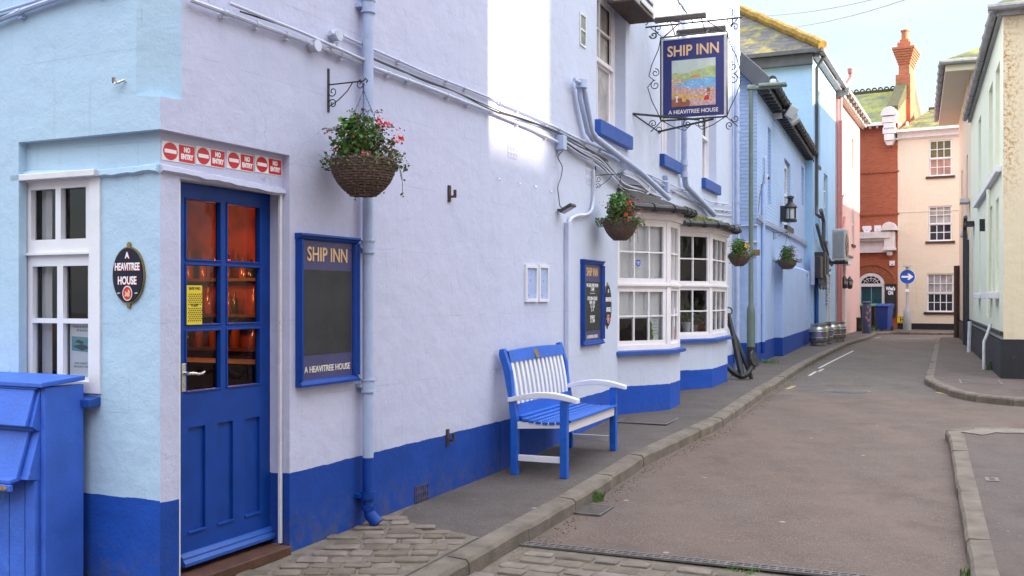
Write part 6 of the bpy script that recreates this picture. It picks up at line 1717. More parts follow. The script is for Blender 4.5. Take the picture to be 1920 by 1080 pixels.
# ironwork
mb = MB()
def bar(pts, r=.008): mb.tube([(sx0 + x, y, SB + z) for x, y, z in pts], r, 6)
def scroll(cx, cz, r, a0, turns, sgn=1, y=0, rr=.006):
    pts = []
    n = int(14 * turns)
    for i in range(n + 1):
        t_ = i / n; a = a0 + sgn * t_ * turns * 2 * math.pi; q = r * (1 - .80 * t_); pts.append((cx + q * math.cos(a), y, cz + q * math.sin(a)))
    bar(pts, rr)
e = .035
bar([(-e, 0, -.03), (-e, 0, H_ + .05)], .009); bar([(W_ + e, 0, -.03), (W_ + e, 0, H_ + .05)], .009); bar([(-e, 0, H_ + .05), (W_ + e, 0, H_ + .05)], .009); bar([(-e, 0, -.03), (W_ + e, 0, -.03)], .011)
for s_ in (-1, 1):
    bx = -e if s_ < 0 else W_ + e
    out_ = .17 * s_
    for zc_, r_ in ((H_ * .60, .055), (H_ * .44, .065)): scroll(bx + s_ * .07, zc_, r_, math.pi / 2 if s_ > 0 else math.pi / 2, 1.3, s_ if zc_ > H_ * .5 else -s_)
    bar([(bx, 0, H_ + .04), (bx + s_ * .03, 0, H_ * .9), (bx + s_ * .12, 0, H_ * .7), (bx + out_ * .9, 0, H_ * .56), (bx + s_ * .09, 0, H_ * .51)], .006)
    bar([(bx + s_ * .09, 0, H_ * .51), (bx + out_, 0, H_ * .42), (bx + s_ * .12, 0, H_ * .25), (bx + s_ * .04, 0, H_ * .08), (bx, 0, -.02)], .006)
    for zz, sg in ((-.04, -1), (H_ + .07, 1)):
        scroll(bx + s_ * .10, zz + sg * .02, .05, math.pi, 1.2, -s_ * sg); scroll(bx + s_ * .03, zz + sg * .10, .05, math.pi * 1.5, 1.2, s_ * sg); bar([(bx, 0, zz), (bx + s_ * .13, 0, zz + sg * .12)], .006)
for cx_, r_ in ((W_ * .40, .06), (W_ * .62, .06)): scroll(cx_, -.09, r_, math.pi / 2, 1.3, 1 if cx_ < W_ * .5 else -1)
bar([(0, 0, -.04), (W_ * .18, 0, -.12), (W_ * .36, 0, -.17), (W_ * .5, 0, -.08), (W_ * .64, 0, -.17), (W_ * .82, 0, -.12), (W_, 0, -.04)], .006)
bar([(-sx0 + .0, 0, H_ + .20), (W_ + .22, 0, H_ + .20)], .011)
bar([(-sx0 + .0, 0, H_ + .32), (W_ * .3, 0, H_ + .22)], .009); bar([(0, 0, H_ + .05), (W_ * .25, 0, H_ + .20), (W_ * .2, 0, H_ + .2)], .008); bar([(W_, 0, H_ + .05), (W_ * .72, 0, H_ + .20)], .008)
for cx_ in (-.22, -.08, .06): scroll(cx_, H_ + .26, .05, 0, 1.2, 1)
scroll(W_ + .06, H_ + .27, .07, math.pi, 1.3, -1); scroll(-.12, H_ + .09, .05, math.pi, 1.2, 1)
part(mb, 'iron_frame', M['black'], rt, mS, smooth=True)
# wall stays in a V, and the tie rods from the wall above
def toS(v): return FS.mat(0, 0, 0).inverted() @ v
mb = MB(); zst = SB - .05
aW = FP.w(FP.px(1186, 213)[0], 0, zst + .02); bW = FP.w(FP.px(1235, 243)[0], 0, zst); tip = FS.w(sx0 + W_ * .82, 0, zst)
for A_, B_, r_ in ((aW, FS.w(sx0 + W_ * .6, -.02, zst), .014), (bW, tip, .014), (aW, bW, .010), (FP.w(FP.px(1210, 0)[0], 0, zst + 2.1), FS.w(sx0 + W_ * .5, 0, ST + .2), .006), (FP.w(FP.px(1255, 0)[0], 0, zst + 2.1), FS.w(sx0 + W_ * .5, 0, ST + .2), .006)):
    mb = MB(); mb.tube([toS(A_), toS(B_)], r_, 6); part(mb, 'wall_stay', M['black'], rt, mS)
# picture lights: one trough lamp each side of the sign
mb = MB()
for y_, dz_, xo in ((-.30, .18, -.03), (.30, .16, .10)):
    mb.ext([(y_ - .035, ST + dz_ - .02), (y_ - .04, ST + dz_ + .03), (y_, ST + dz_ + .055), (y_ + .04, ST + dz_ + .03), (y_ + .035, ST + dz_ - .02)], sx0 + xo, sx0 + W_ * .82 + xo, 'x')
part(mb, 'trough_lamp', plain('dark bronze lamp', (.08, .065, .055), .4, .2, 9), rt, mS, bevel=.004)
mb = MB()
for y_, dz_ in ((-.30, .18), (.30, .16)):
    for xx in (.2, .7): mb.tube([(sx0 + W_ * xx, 0, ST + .05), (sx0 + W_ * xx, y_ * .5, ST + .12), (sx0 + W_ * xx, y_, ST + dz_)], .007, 6)
part(mb, 'lamp_arm', M['black'], rt, mS)

# ------------------------------------------------------------ hanging baskets
def basket(fr, xs, off, zr, r, h, label, flowers, seed, br=True, fol=(1.0, 1.0), hangz=.55, nleaf=520, trail=0, bowl='wicker'):
    rnd = random.Random(seed); mw = fr.mat(xs, -off, zr); rt = root('hanging_basket', label, 'hanging basket', mw, group='flower baskets hanging along the pub')
    mb = MB()
    if bowl == 'wicker':
        nrow = 15
        for j in range(nrow):
            f = j / (nrow - 1); z = -h * f; rr = r * (1 - .12 * f - .50 * f ** 2.4)
            pts = [((rr + (.004 if (i + j) % 2 else -.002) + rnd.uniform(-.0015, .0015)) * math.cos(2 * math.pi * i / 40), (rr + (.004 if (i + j) % 2 else -.002)) * math.sin(2 * math.pi * i / 40), z + rnd.uniform(-.002, .002)) for i in range(41)]
            mb.tube(pts, h / nrow * .62, 5, cap=False)
        for i in range(20):
            a = 2 * math.pi * i / 20; mb.tube([(r * .99 * (1 - .10 * f - .50 * f ** 3) * math.cos(a), r * .99 * (1 - .10 * f - .5 * f ** 3) * math.sin(a), -h * f) for f in (0, .3, .6, .8, 1)], .005, 5)
        for _ in range(26):
            a = rnd.uniform(0, 6.28); mb.tube([(r * 1.0 * math.cos(a), r * math.sin(a), rnd.uniform(-.02, .01)), (r * 1.12 * math.cos(a + .15), r * 1.12 * math.sin(a + .15), rnd.uniform(-.03, .03))], .0025, 4)
        mb.lathe([(r * .9, -.01), (r * .85, -h * .5), (r * .36, -h * .99), (.01, -h)], n=20)
    else: mb.lathe([(.01, -h), (r * .5, -h * .95), (r * .88, -h * .5), (r, 0), (r * .96, 0), (r * .8, -h * .4)], n=24)
    part(mb, 'basket', M['wicker'], rt, mw)
    mb = MB(); leaves(mb, int(nleaf * .45), (-.25 * r, 0, .09 * fol[1]), (r * .62 * fol[0], r * .6, .13 * fol[1]), .025, .05, rnd, (0,))
    leaves(mb, int(nleaf * .35), (.1 * r, 0, .075 * fol[1]), (r * .95 * fol[0], r * .8, .12 * fol[1]), .018, .035, rnd, (1, 2))
    leaves(mb, int(nleaf * .5), (.85 * r, 0, .03), (r * .6 * fol[0], r * .6, .10 * fol[1]), .010, .022, rnd, (1, 1, 2))
    for _ in range(int(nleaf * .5)):                 # spilling over the rim
        a = rnd.uniform(0, 6.28); q = r * rnd.uniform(.8, 1.15 * fol[0] ** .5); leaves(mb, 1, (q * math.cos(a), q * math.sin(a) * .95, rnd.uniform(-.05, .03)), (.012, .012, .012), .012, .03, rnd, (0, 1, 1, 2))
    for _ in range(int(nleaf * .035)):               # small scattered blooms
        a = rnd.uniform(0, 6.28); q = r * rnd.uniform(.2, .9 * fol[0]); leaves(mb, 3, (q * math.cos(a), q * math.sin(a) * .9, rnd.uniform(.0, .17) * fol[1]), (.005, .005, .005), .008, .015, rnd, (3,))
    part(mb, 'foliage', [M['leaf1'], M['leaf2'], M['leaf3'], M[flowers[0][3]]], rt, mw)
    mb = MB()
    for _ in range(46):
        a = rnd.uniform(0, 6.28); q = rnd.uniform(.4, 1.5) * r; x, y = q * math.cos(a), q * math.sin(a) * .8; z = rnd.uniform(.04, .24) * fol[1] - max(0, q / r - 1) * .12
        mid = (x * .6, y * .6, z * .9 + .03); mb.tube([(x * .25, y * .25, 0), mid, (x, y, z)], .0022, 4)
        for k in range(7):
            t_ = .45 + .55 * k / 6; c_ = Vector(mid).lerp(Vector((x, y, z)), (t_ - .45) / .55); leaves(mb, 2, c_, (.012, .012, .012), .008, .02, rnd, (0, 1))
    for k in range(trail):
        a = rnd.uniform(-.9, .9); x0_, y0_ = r * math.cos(a), r * math.sin(a); q = rnd.uniform(.08, .2); pts = [(x0_ * .8, y0_ * .8, .02), (x0_ * 1.2, y0_ * 1.2, -.01), (x0_ * 1.35, y0_ * 1.3, -q * .6), (x0_ * 1.3 + .01, y0_ * 1.3, -q)]; mb.tube(pts, .002, 4); leaves(mb, 7, pts[-1], (.012, .012, .04), .01, .022, rnd, (0, 1))
    part(mb, 'stems', [M['leaf3'], M['leaf2']], rt, mw)
    for (dx, dz, s_, mt) in flowers:
        mb = MB(); leaves(mb, 26, (0, 0, 0), (s_, s_, s_ * .8), s_ * .5, s_ * .9, rnd, (0,)); o = part(mb, 'flower', M[mt], rt, fr.mat(xs + dx, -off - r * .55 - rnd.uniform(0, .05), zr + dz))
    # three chains and hook
    top = hangz; mb = MB()
    for k in range(3):
        a = 2 * math.pi * k / 3 + .6; p0 = Vector((r * math.cos(a), r * math.sin(a), 0)); p1 = Vector((0, 0, top - .03)); n_ = int((p1 - p0).length / .022); d_ = (p1 - p0).normalized()
        for i in range(n_):
            c_ = p0.lerp(p1, (i + .5) / n_); s1 = d_.orthogonal() if i % 2 else d_.cross(d_.orthogonal()); s1 = s1.normalized() * .0035
            mb.tube([c_ - d_ * .010, c_ - d_ * .006 + s1, c_ + d_ * .006 + s1, c_ + d_ * .010, c_ + d_ * .006 - s1, c_ - d_ * .006 - s1, c_ - d_ * .010], .0013, 4, cap=False)
    mb.tube([(0, 0, top - .03), (0, 0, top), (.008, 0, top + .008), (0, 0, top + .016)], .003, 6); part(mb, 'chain', M['black'], rt, mw)
    if br:                                           # scrolled wall bracket
        zt_ = top + .03; mb = MB(); A = off
        mb.box(-.008, .008, off - .008, off - .001, zt_ - .17, zt_ + .10)
        mb.tube([(0, off, zt_), (0, 0, zt_), (0, -.015, zt_ + .015), (0, -.03, zt_), (0, -.02, zt_ - .012)], .0045, 6)
        def sc(cy, cz, r_, a0, tn, sg): mb.tube([(0, cy + r_ * (1 - .75 * i / 18) * math.cos(a0 + sg * tn * 6.283 * i / 18), cz + r_ * (1 - .75 * i / 18) * math.sin(a0 + sg * tn * 6.283 * i / 18)) for i in range(19)], .0035, 5)
        sc(off - .035, zt_ - .045, .032, 0, 1.2, -1); sc(off - .035, zt_ - .12, .032, 0, 1.2, 1); sc(.02, zt_ - .02, .03, 1.57, 1.2, -1)
        mb.tube([(0, off, zt_ - .14), (0, off * .7, zt_ - .10), (0, off * .45, zt_ - .05), (0, off * .3, zt_)], .0035, 5)
        part(mb, 'wall_bracket', M['black'], rt, mw)
    return rt
xb1 = FM.px(615, 200)[0]
basket(FM, xb1, .262, 2.335, .196, .205, 'large woven basket with red geraniums hanging beside the downpipe near the door', [(.02, .215, .028, 'redfl'), (.055, .225, .024, 'pinkfl'), (.16, .15, .034, 'redfl'), (-.07, .235, .024, 'redfl'), (-.17, .02, .018, 'pinkfl'), (-.10, .03, .015, 'pinkfl')], 3, hangz=.46, trail=7, fol=(1.5, 1.3), nleaf=1300)
basket(FP, FP.px(1116, 350)[0], .28, 2.33, .18, .20, 'woven basket of red and violet flowers hanging left of the first bay window',
       [(-.10, .18, .028, 'redfl'), (-.2, .05, .02, 'redfl'), (-.18, -.01, .018, 'redfl'), (.02, .08, .02, 'redfl'), (.16, .02, .022, 'redfl'), (.10, -.05, .026, 'redfl'), (.17, -.03, .02, 'redfl'), (.30, .03, .02, 'purfl'), (-.02, .0, .02, 'whtfl'), (.24, .10, .014, 'whtfl'), (-.06, .12, .018, 'redfl')], 8, hangz=.47, fol=(1.85, 1.35), nleaf=1900, trail=8)
basket(FP, PEND - 1.15, .30, 2.25, .18, .18, 'basket with yellow, white and violet flowers hanging behind the second bay window',
       [(-.05, .16, .05, 'yelfl'), (.12, .10, .02, 'whtfl'), (.2, .05, .02, 'whtfl'), (.26, -.05, .025, 'purfl'), (.34, .02, .02, 'purfl'), (.16, -.1, .02, 'purfl'), (.3, -.12, .02, 'purfl')], 9, hangz=.5, fol=(2.1, 1.3), nleaf=1800, trail=8)
basket(FB, FB.px(1450, 480)[0], .30, 2.35, .22, .20, 'basket with pink flowers hanging on the painted brick house', [(-.12, .12, .03, 'pinkfl'), (.0, .2, .025, 'pinkfl'), (-.05, .02, .03, 'whtfl'), (.1, .18, .02, 'pinkfl')], 10, hangz=.6, fol=(1.8, 1.4), nleaf=1500, bowl='pot', trail=4)

# ------------------------------------------------------------ lantern, security light, cables on the brick house
x, z = FB.px(1464, 395); mw = FB.mat(x, -.22, z); rt = root('ship_lantern', 'black ship style lantern fixed high on the painted brick house', 'lantern', mw)
mb = MB(); mb.lathe([(.13, -.28), (.15, -.27), (.15, -.22), (.12, -.20)], n=16); mb.lathe([(.13, .04), (.16, .06), (.15, .09), (.08, .17), (.06, .19), (.06, .27), (.09, .29), (.08, .33), (.03, .35)], n=16)
for k in range(6): a = k * math.pi / 3; mb.tube([(.13 * math.cos(a), .13 * math.sin(a), -.2), (.13 * math.cos(a), .13 * math.sin(a), .05)], .012, 6)
mb.box(-.13, .13, .10, .22, -.26, .10); part(mb, 'body', M['black'], rt, mw, smooth=False)
mb = MB(); mb.lathe([(.115, -.2), (.115, .04)], n=16); part(mb, 'lens', M['lgrey'], rt, mw, smooth=True)
x, z = FB.px(1449, 212); mw = FB.mat(x, -.25, z); rt = root('security_light', 'white twin security floodlight under the black gutter of the brick house', 'floodlight', mw)
mb = MB(); mb.box(-.05, .10, .05, .25, -.12, .2); mb.tube([(.02, .1, .05), (.02, -.02, .05)], .03, 8); T = Matrix.Translation((.1, -.12, .02)) @ Matrix.Rotation(R(35), 4, 'X') @ Matrix.Rotation(R(20), 4, 'Z'); mb.box(-.20, .20, -.10, .10, -.13, .13, M=T); T2 = Matrix.Translation((.15, -.2, -.16)) @ Matrix.Rotation(R(55), 4, 'X'); mb.box(-.14, .14, -.07, .07, -.1, .1, M=T2)
part(mb, 'body', M['lgrey'], rt, mw, bevel=.015)
x, z = FB.px(1431, 332); mw = FB.mat(x, -.05, z); rt = root('wall_camera', 'tiny white camera on the corner of the painted brick house', 'camera', mw)
mb = MB(); mb.box(-.04, .04, -.05, .05, -.04, .05); part(mb, 'housing', M['white'], rt, mw, bevel=.01); mb = MB(); mb.box(-.03, .03, -.08, -.051, -.05, .0); part(mb, 'lens_hood', M['black'], rt, mw)
def bpipe(name, pts, r, mat, off=-.04, fr=FB, rt=rB, **k):
    P = wp(fr, pts, off); mb = MB(); mb.tube(P, r, 8); part(mb, name, mat, rt, fr.mat(0, 0, 0), smooth=True)
for k in range(3): bpipe('cable', [(1420, 400 + 4 * k), (1434, 412 + 4 * k), (1460, 424 + 4 * k), (1490, 440 + 3 * k), (1514, 455 + 3 * k)], .014, M['pipew'], -.05)
bpipe('downpipe', [(1431, 345), (1431, 662)], .04, M['rendp']); bpipe('cable', [(1431, 340), (1428, 352), (1424, 370), (1422, 398)], .008, M['cable'])
mb = MB(); mb.tube([(LB - .05, -.30, .1), (LB - .05, -.30, 2.3), (LB - .05, -.1, 2.5), (LB - .05, -.1, ZE - .2)], .06, 8); part(mb, 'downpipe', M['sillblue'], rB, mB, smooth=True)
# horizontal conduits on the gable front
mb = MB()
for z in (2.62, 2.95): mb.tube([(-.03, 4, z), (-.03, -.02, z)], .02, 8)
part(mb, 'conduit', M['pipew'], rB, mB)
mb = MB(); mb.tube([(.9, -.04, 3.1), (.9, -.04, 4.4), (1.0, -.04, 4.45)], .022, 8); part(mb, 'conduit', M['pipe'], rB, mB, smooth=True)

# meter boxes and air conditioner on house C
p = at(1516, 515, 29.2)
def lc(v): return FB.mat(0, 0, 0).inverted() @ v
rt = root('meter_boxes', 'cluster of black electric meter boxes with looping cables at the end of the brick house', 'meter box', FC.mat(.2, -.1, 2.0))
mb = MB(); mb.box(-.25, .35, -.26, -.003, 2.1, 2.75); mb.box(.36, .7, -.3, -.003, 2.2, 2.9); mb.box(.75, 1.2, -.32, -.003, 2.25, 2.8); part(mb, 'box', M['gutter'], rt, mC, bevel=.02)
mb = MB(); rnd = random.Random(1)
for k in range(7):
    x = -.2 + k * .2; mb.tube(smooth([(x, -.2, 2.15), (x - .02, -.22, 1.9), (x + .12, -.24, 1.78 + .04 * (k % 3)), (x + .25, -.22, 1.95), (x + .3, -.2, 2.2)]), .022, 6)
mb.tube([(1.2, -.2, 2.5), (1.9, -.2, 2.35), (2.3, -.2, 2.4)], .04, 6)
part(mb, 'cable', M['cable'], rt, mC, smooth=True)
mb = MB(); mb.box(-.45, -.27, -.1, -.003, 1.9, 2.75); part(mb, 'side_cover', M['pipe'], rt, mC)
x0_ = 2.6; rt = root('air_conditioner', 'grey air conditioning unit on brackets projecting from the blue house', 'air conditioner', FC.mat(x0_, -.5, 2.75))
mb = MB(); mb.box(x0_, x0_ + .95, -.62, -.22, 2.72, 3.72); part(mb, 'casing', M['lgrey'], rt, mC, bevel=.02)
mb = MB(); 
for k in range(5): mb.lathe([(.04 + .08 * k, 0), (.05 + .08 * k, 0), (.05 + .08 * k, .01), (.04 + .08 * k, .01)], (x0_ + .5, -.635, 3.22), 20, M=Matrix.Rotation(R(90), 4, 'X'))
mb.disc(x0_ + .5, 3.22, .36, .36, -.623, -.6205, 24); part(mb, 'fan_grille', M['panedark'], rt, mC)
mb = MB(); mb.box(x0_ - .012, x0_ - .001, -.58, -.26, 2.8, 3.64)
for k in range(8): mb.box(x0_ - .02, x0_ - .0125, -.58, -.26, 2.82 + .1 * k, 2.84 + .1 * k)
part(mb, 'coil_face', M['grey'], rt, mC)
mb = MB(); mb.box(x0_ + .1, x0_ + .16, -.62, 0, 2.62, 2.70); mb.box(x0_ + .75, x0_ + .81, -.62, 0, 2.62, 2.70); part(mb, 'bracket', M['gutter'], rt, mC)
vent_x = FC.px(1552, 580)[0]
mb = MB()
for k in range(9): mb.ext([(0, 1.35 + .1 * k), (-.05, 1.32 + .1 * k), (-.05, 1.35 + .1 * k), (0, 1.42 + .1 * k)], vent_x - .5, vent_x + .0, 'x')
part(mb, 'louvre', M['pipe'], rC, mC)
# coach lamps by the pink house door
for i, x in enumerate((.42, 1.9)):
    mw = FD.mat(x, -.22, 1.85); rt = root('coach_lamp', ('near', 'far')[i] + ' black coach lamp beside the doorway of the pink house', 'lamp', mw, group='coach lamps on the pink house')
    mb = MB(); mb.lathe([(.05, 0), (.10, .04), (.12, .3), (.13, .31), (.04, .42), (.02, .46)], n=6); mb.tube([(0, 0, .1), (0, .1, .05), (0, .21, .15)], .015, 6); part(mb, 'body', M['black'], rt, mw)
    mb = MB(); mb.lathe([(.085, .06), (.125, .28)], n=6, c=(0, -.012, 0)); part(mb, 'pane', M['panegrey'], rt, mw)
mw = FD.mat(2.6, -.12, 0); 

# ------------------------------------------------------------ lamp post
p = gpt(1408, 692); mw = Matrix.Translation(p); rt = root('lamp_post', 'grey green street lamp post with black base in front of the brick house', 'street lamp', mw)
dpost = p.y; zt_ = EYE + (HY - 166) / F * dpost - p.z; zc_ = EYE - (578 - HY) / F * dpost - p.z; zbk = EYE - (650 - HY) / F * dpost - p.z
mb = MB(); mb.lathe([(.076, zbk), (.078, zc_ - .06), (.07, zc_), (.045, zc_ + .07), (.042, zc_ + 1.5), (.040, zt_)], n=16); part(mb, 'column', M['postg'], rt, mw, smooth=True)
mb = MB(); mb.lathe([(.085, 0), (.08, .04), (.08, zbk)], n=16); part(mb, 'base', M['black'], rt, mw, smooth=True)
mb = MB(); ax = Vector((FB.y.x, FB.y.y, 0)) * -1; mb.tube([Vector((0, 0, zt_)) - ax * .06, Vector((0, 0, zt_ + .0)) + ax * .55], .035, 10); mb.box(-.075, .075, -.06, .06, zt_ - .02, zt_ + .06); part(mb, 'arm', M['postg'], rt, mw, smooth=False)
mb = MB(); c_ = Vector((0, 0, zt_ + .02)) + ax * .42
M4 = Matrix.Translation(c_) @ Matrix.Rotation(math.atan2(ax.y, ax.x), 4, 'Z')
mb.box(-.28, .22, -.11, .11, -.02, .045, M=M4); part(mb, 'lamp_head', M['postg'], rt, mw, bevel=.02)
mb = MB(); mb.lathe([(.06, .045), (.06, .10), (.04, .12)], n=12, M=M4 @ Matrix.Translation((-.02, 0, 0))); part(mb, 'photocell', M['lgrey'], rt, mw, smooth=True)
pp_ = at(1412, 474, dpost - .02); mw2 = Matrix.Translation(pp_) @ Matrix.Rotation(FS.rz, 4, 'Z')
rt2 = root('post_plate', 'small yellow plate strapped to the grey green lamp post', 'sign', mw2); mb = MB(); mb.box(-.02, .13, -.05, -.04, -.055, .055); part(mb, 'plate', M['brass'], rt2, mw2)
mb = MB(); mb.lathe([(.047, -.02), (.047, .02)], n=12, c=(-.04, .02, 0)); part(mb, 'strap', M['black'], rt2, mw2)

# ------------------------------------------------------------ anchor leaning on the bay
pa = gpt(1391, 712); pb = at(1366, 588, pa.y + .35); zt_ = pb.z
rt = root('anchor', 'old black ship anchor leaning against the second bay window', 'anchor', Matrix.Translation(pa)); mw = Matrix.Translation(pa)
a = Vector((0, 0, .06)); b = pb - pa; d_ = (b - a).normalized(); side = Vector((.93, -.25, .0)).normalized()
mb = MB(); mb.tube([a, a.lerp(b, .5), b], [.055, .045, .032], 10); mb.lathe([(.06, -.03), (.07, 0), (.05, .04)], a, 10)
part(mb, 'shank', M['black'], rt, mw)
mb = MB(); arc_ = []
for k in range(13):
    t_ = -1 + 2 * k / 12; arc_.append(a + side * (.27 * t_) + d_ * (.30 * t_ * t_) + Vector((0, .10 * t_ * t_, 0)))
mb.tube(smooth(arc_, 2), [.03 + .022 * (1 - abs(-1 + 2 * k / 24)) for k in range(25)], 10); part(mb, 'arms', M['black'], rt, mw, smooth=True)
mb = MB()
for s_ in (-1, 1):
    c_ = a + side * .27 * s_ + d_ * .29 + Vector((0, .08, 0)); nrm = (side * s_ * .8 - d_ * .2 + Vector((0, -.6, 0))).normalized(); u_ = d_; v_ = nrm.cross(u_).normalized()
    pts = [c_ + u_ * (.13 * x) + v_ * (.12 * y) for x, y in ((1.1, 0), (.6, .7), (-.1, 1), (-.8, .75), (-1.1, 0), (-.8, -.75), (-.1, -1), (.6, -.7))]
    mb.add([q - nrm * .015 for q in pts] + [q + nrm * .015 for q in pts], [tuple(range(8))[::-1], tuple(range(8, 16))] + [(i, (i + 1) % 8, 8 + (i + 1) % 8, 8 + i) for i in range(8)])
    part(mb, 'fluke', M['black'], rt, mw, bevel=.008); mb = MB()
mb = MB(); st = b - d_ * .12; mb.tube([st - Vector((.05, -.02, .0)), st + Vector((.10, -.05, -.32)), st + Vector((.28, -.20, -.86)), st + Vector((.33, -.22, -1.05))], [.028, .035, .034, .026], 8); part(mb, 'stock', M['black'], rt, mw, smooth=True)
mb = MB(); mb.tube([b + Vector((.06 * math.cos(q), 0, .04 + .06 * math.sin(q))) for q in [k * math.pi / 6 for k in range(13)]], .012, 6, cap=False); part(mb, 'ring', M['black'], rt, mw)

# ------------------------------------------------------------ beer kegs
spots = [((1534, 648), 'nearest steel beer keg with a purple label on the left pavement'), ((1545, 645), 'second steel beer keg with a yellow label behind the nearest one'), ((1560, 641), 'third steel beer keg standing on the left pavement before the pink house'), ((1571, 640), 'farthest steel beer keg nearest the doorway of the pink house')]
K0 = None
for i, ((px_, py_), l_) in enumerate(spots):
    p = gpt(px_, py_); mw = Matrix.Translation(p) @ Matrix.Rotation(i * .9, 4, 'Z')
    if K0 is None:
        rt = thing('beer_keg', l_, 'keg', mw, group='steel beer kegs on the pavement'); RM[rt.name] = mw.copy(); K0 = rt; I = Matrix.Identity(4)
        prof = [(.19, 0), (.21, .01), (.21, .055), (.195, .065), (.20, .09), (.235, .12), (.25, .15), (.25, .19), (.262, .20), (.262, .225), (.25, .235), (.25, .36), (.262, .37), (.262, .395), (.25, .405), (.25, .44), (.235, .48), (.20, .51), (.195, .53), (.21, .54), (.21, .60), (.195, .60), (.19, .53), (.10, .525)]
        MB().lathe(prof, n=28).build('shell', M['steel'], rt, smooth=True)
        MB().lathe([(.04, .525), (.04, .56), (.02, .57)], n=12).build('valve', M['grey'], rt)
        mb = MB()
        for k in range(3): a = k * 2.1; mb.box(.19, .215, -.05, .05, .56, .585, M=Matrix.Rotation(a, 4, 'Z'))
        mb.build('hand_hole', M['black'], rt)
    else:
        rt = copy_tree(K0); rt['label'] = l_; rt.matrix_world = mw
    if i < 2:
        b_ = MB(); b_.add([( .2515 * math.cos(q), .2515 * math.sin(q), z) for z in (.26, .34) for q in [(-1.9 - i * .9) + .1 * k for k in range(6)]], [(k, k + 1, k + 7, k + 6) for k in range(5)])
        b_.build('keg_label', M[('purfl', 'yellow')[i]], rt)

# ------------------------------------------------------------ bins, bollard, signs at the end
def gE(px_, py_): return gpt(px_, py_)
def bin_(px0, px1, pyb, pyt, body, lid, label, rot):
    p = gE((px0 + px1) / 2, pyb); W_ = (px1 - px0) / F * p.y * .92; H_ = 1.08; mw = Matrix.Translation(p) @ Matrix.Rotation(rot, 4, 'Z')
    rt = root('wheelie_bin', label, 'bin', mw); w2 = W_ / 2
    mb = MB(); lo = [(-w2 * .8, -.28), (w2 * .8, -.28), (w2 * .8, .28), (-w2 * .8, .28)]; hi = [(-w2, -.38), (w2, -.38), (w2, .36), (-w2, .36)]
    mb.add([(x, y, .05) for x, y in lo] + [(x, y, .98) for x, y in hi], [(3, 2, 1, 0), (4, 5, 6, 7)] + [(i, (i + 1) % 4, 4 + (i + 1) % 4, 4 + i) for i in range(4)]); mb.box(-w2 - .02, w2 + .02, -.41, .38, .93, .985)
    part(mb, 'body', M[body], rt, mw, bevel=.02)
    mb = MB(); mb.ext([(-.45, .99), (-.44, 1.02), (-.2, 1.07), (.2, 1.10), (.42, 1.08), (.42, .99)], -w2 - .03, w2 + .03, 'x'); part(mb, 'lid', M[lid], rt, mw, bevel=.015)
    mb = MB()
    for s_ in (-1, 1): mb.lathe([(.10, -.03), (.10, .03)], (s_ * w2 * .82, .33, .10), 14, M=Matrix.Rotation(R(90), 4, 'Y'))
    part(mb, 'wheel', M['black'], rt, mw); mb = MB(); mb.tube([(-w2 * .7, .44, .98), (w2 * .7, .44, .98)], .02, 8); part(mb, 'handle', M[body], rt, mw)
bin_(1615, 1643, 619, 573, 'binblack', 'bingreen', 'black wheelie bin with green lid before the teal door', FE.rz)
bin_(1646, 1671, 620, 570, 'binblue', 'binblue', 'blue wheelie bin with its lid shut before the chalkboard', FE.rz - .12)
p = gE(1625, 625); mw = Matrix.Translation(p); rt = root('bollard', 'navy round bollard painted with orange motifs in front of the bins', 'bollard', mw)
mb = MB(); mb.lathe([(.16, 0), (.16, 1.06), (.145, 1.10), (.16, 1.12), (.16, 1.17), (.12, 1.2)], n=20); part(mb, 'post', M['bollard'], rt, mw, smooth=True)
mb = MB()
for z, a0, w_ in ((.72, 4.3, .5), (.82, 4.9, .4), (.45, 4.5, .6), (.55, 4.1, .4), (.25, 4.8, .3), (.95, 4.5, .35)):
    n_ = 5; vs = [(.163 * math.cos(a0 + w_ * k / n_), .163 * math.sin(a0 + w_ * k / n_), z + dz_ + .03 * math.sin(k * 1.6)) for dz_ in (0, .09) for k in range(n_ + 1)]; mb.add(vs, [(k, k + 1, k + n_ + 2, k + n_ + 1) for k in range(n_)])
part(mb, 'painted_motif', M['orange'], rt, mw)
p = gE(1608, 621); mw = Matrix.Translation(p); rt = root('black_planter', 'small black tub with trailing greenery left of the bollard', 'planter', mw)
mb = MB(); mb.lathe([(.14, 0), (.2, .5), (.22, .5), (.22, .55), (.18, .55)], n=16); part(mb, 'tub', M['black'], rt, mw)
mb = MB(); rnd = random.Random(5); leaves(mb, 160, (.25, -.35, .12), (.36, .2, .14), .05, .12, rnd, (0, 1)); part(mb, 'foliage', [M['leaf2'], M['leaf1']], rt, mw)
# arrow sign
p = gE(1701, 619.5); mw = Matrix.Translation(p) @ Matrix.Rotation(FE.rz * .6, 4, 'Z'); rt = root('turn_right_sign', 'round blue sign with white arrow on a grey post before the cream house', 'road sign', mw)
zs_ = EYE - (519 - HY) / F * p.y - p.z; rS = 14.2 / F * p.y
mb = MB(); mb.lathe([(.16, 0), (.16, .25), (.14, .8), (.06, .9), (.055, zs_ + rS)], n=12); part(mb, 'post', M['grey'], rt, mw, smooth=True)
mb = MB(); mb.disc(0, zs_, rS, rS, -.10, -.08, 32); part(mb, 'rim', M['wht_t'], rt, mw); mb = MB(); mb.disc(0, zs_, rS * .93, rS * .93, -.106, -.1005, 32); part(mb, 'blue_face', M['roundel'], rt, mw)
mb = MB(); mb.ext([(a * rS, zs_ + b * rS) for a, b in ((-.72, -.13), (.18, -.13), (-.02, -.42), (.22, -.42), (.74, 0), (.22, .42), (-.02, .42), (.18, .13), (-.72, .13))], -.112, -.1065, 'y'); part(mb, 'arrow', M['wht_t'], rt, mw)
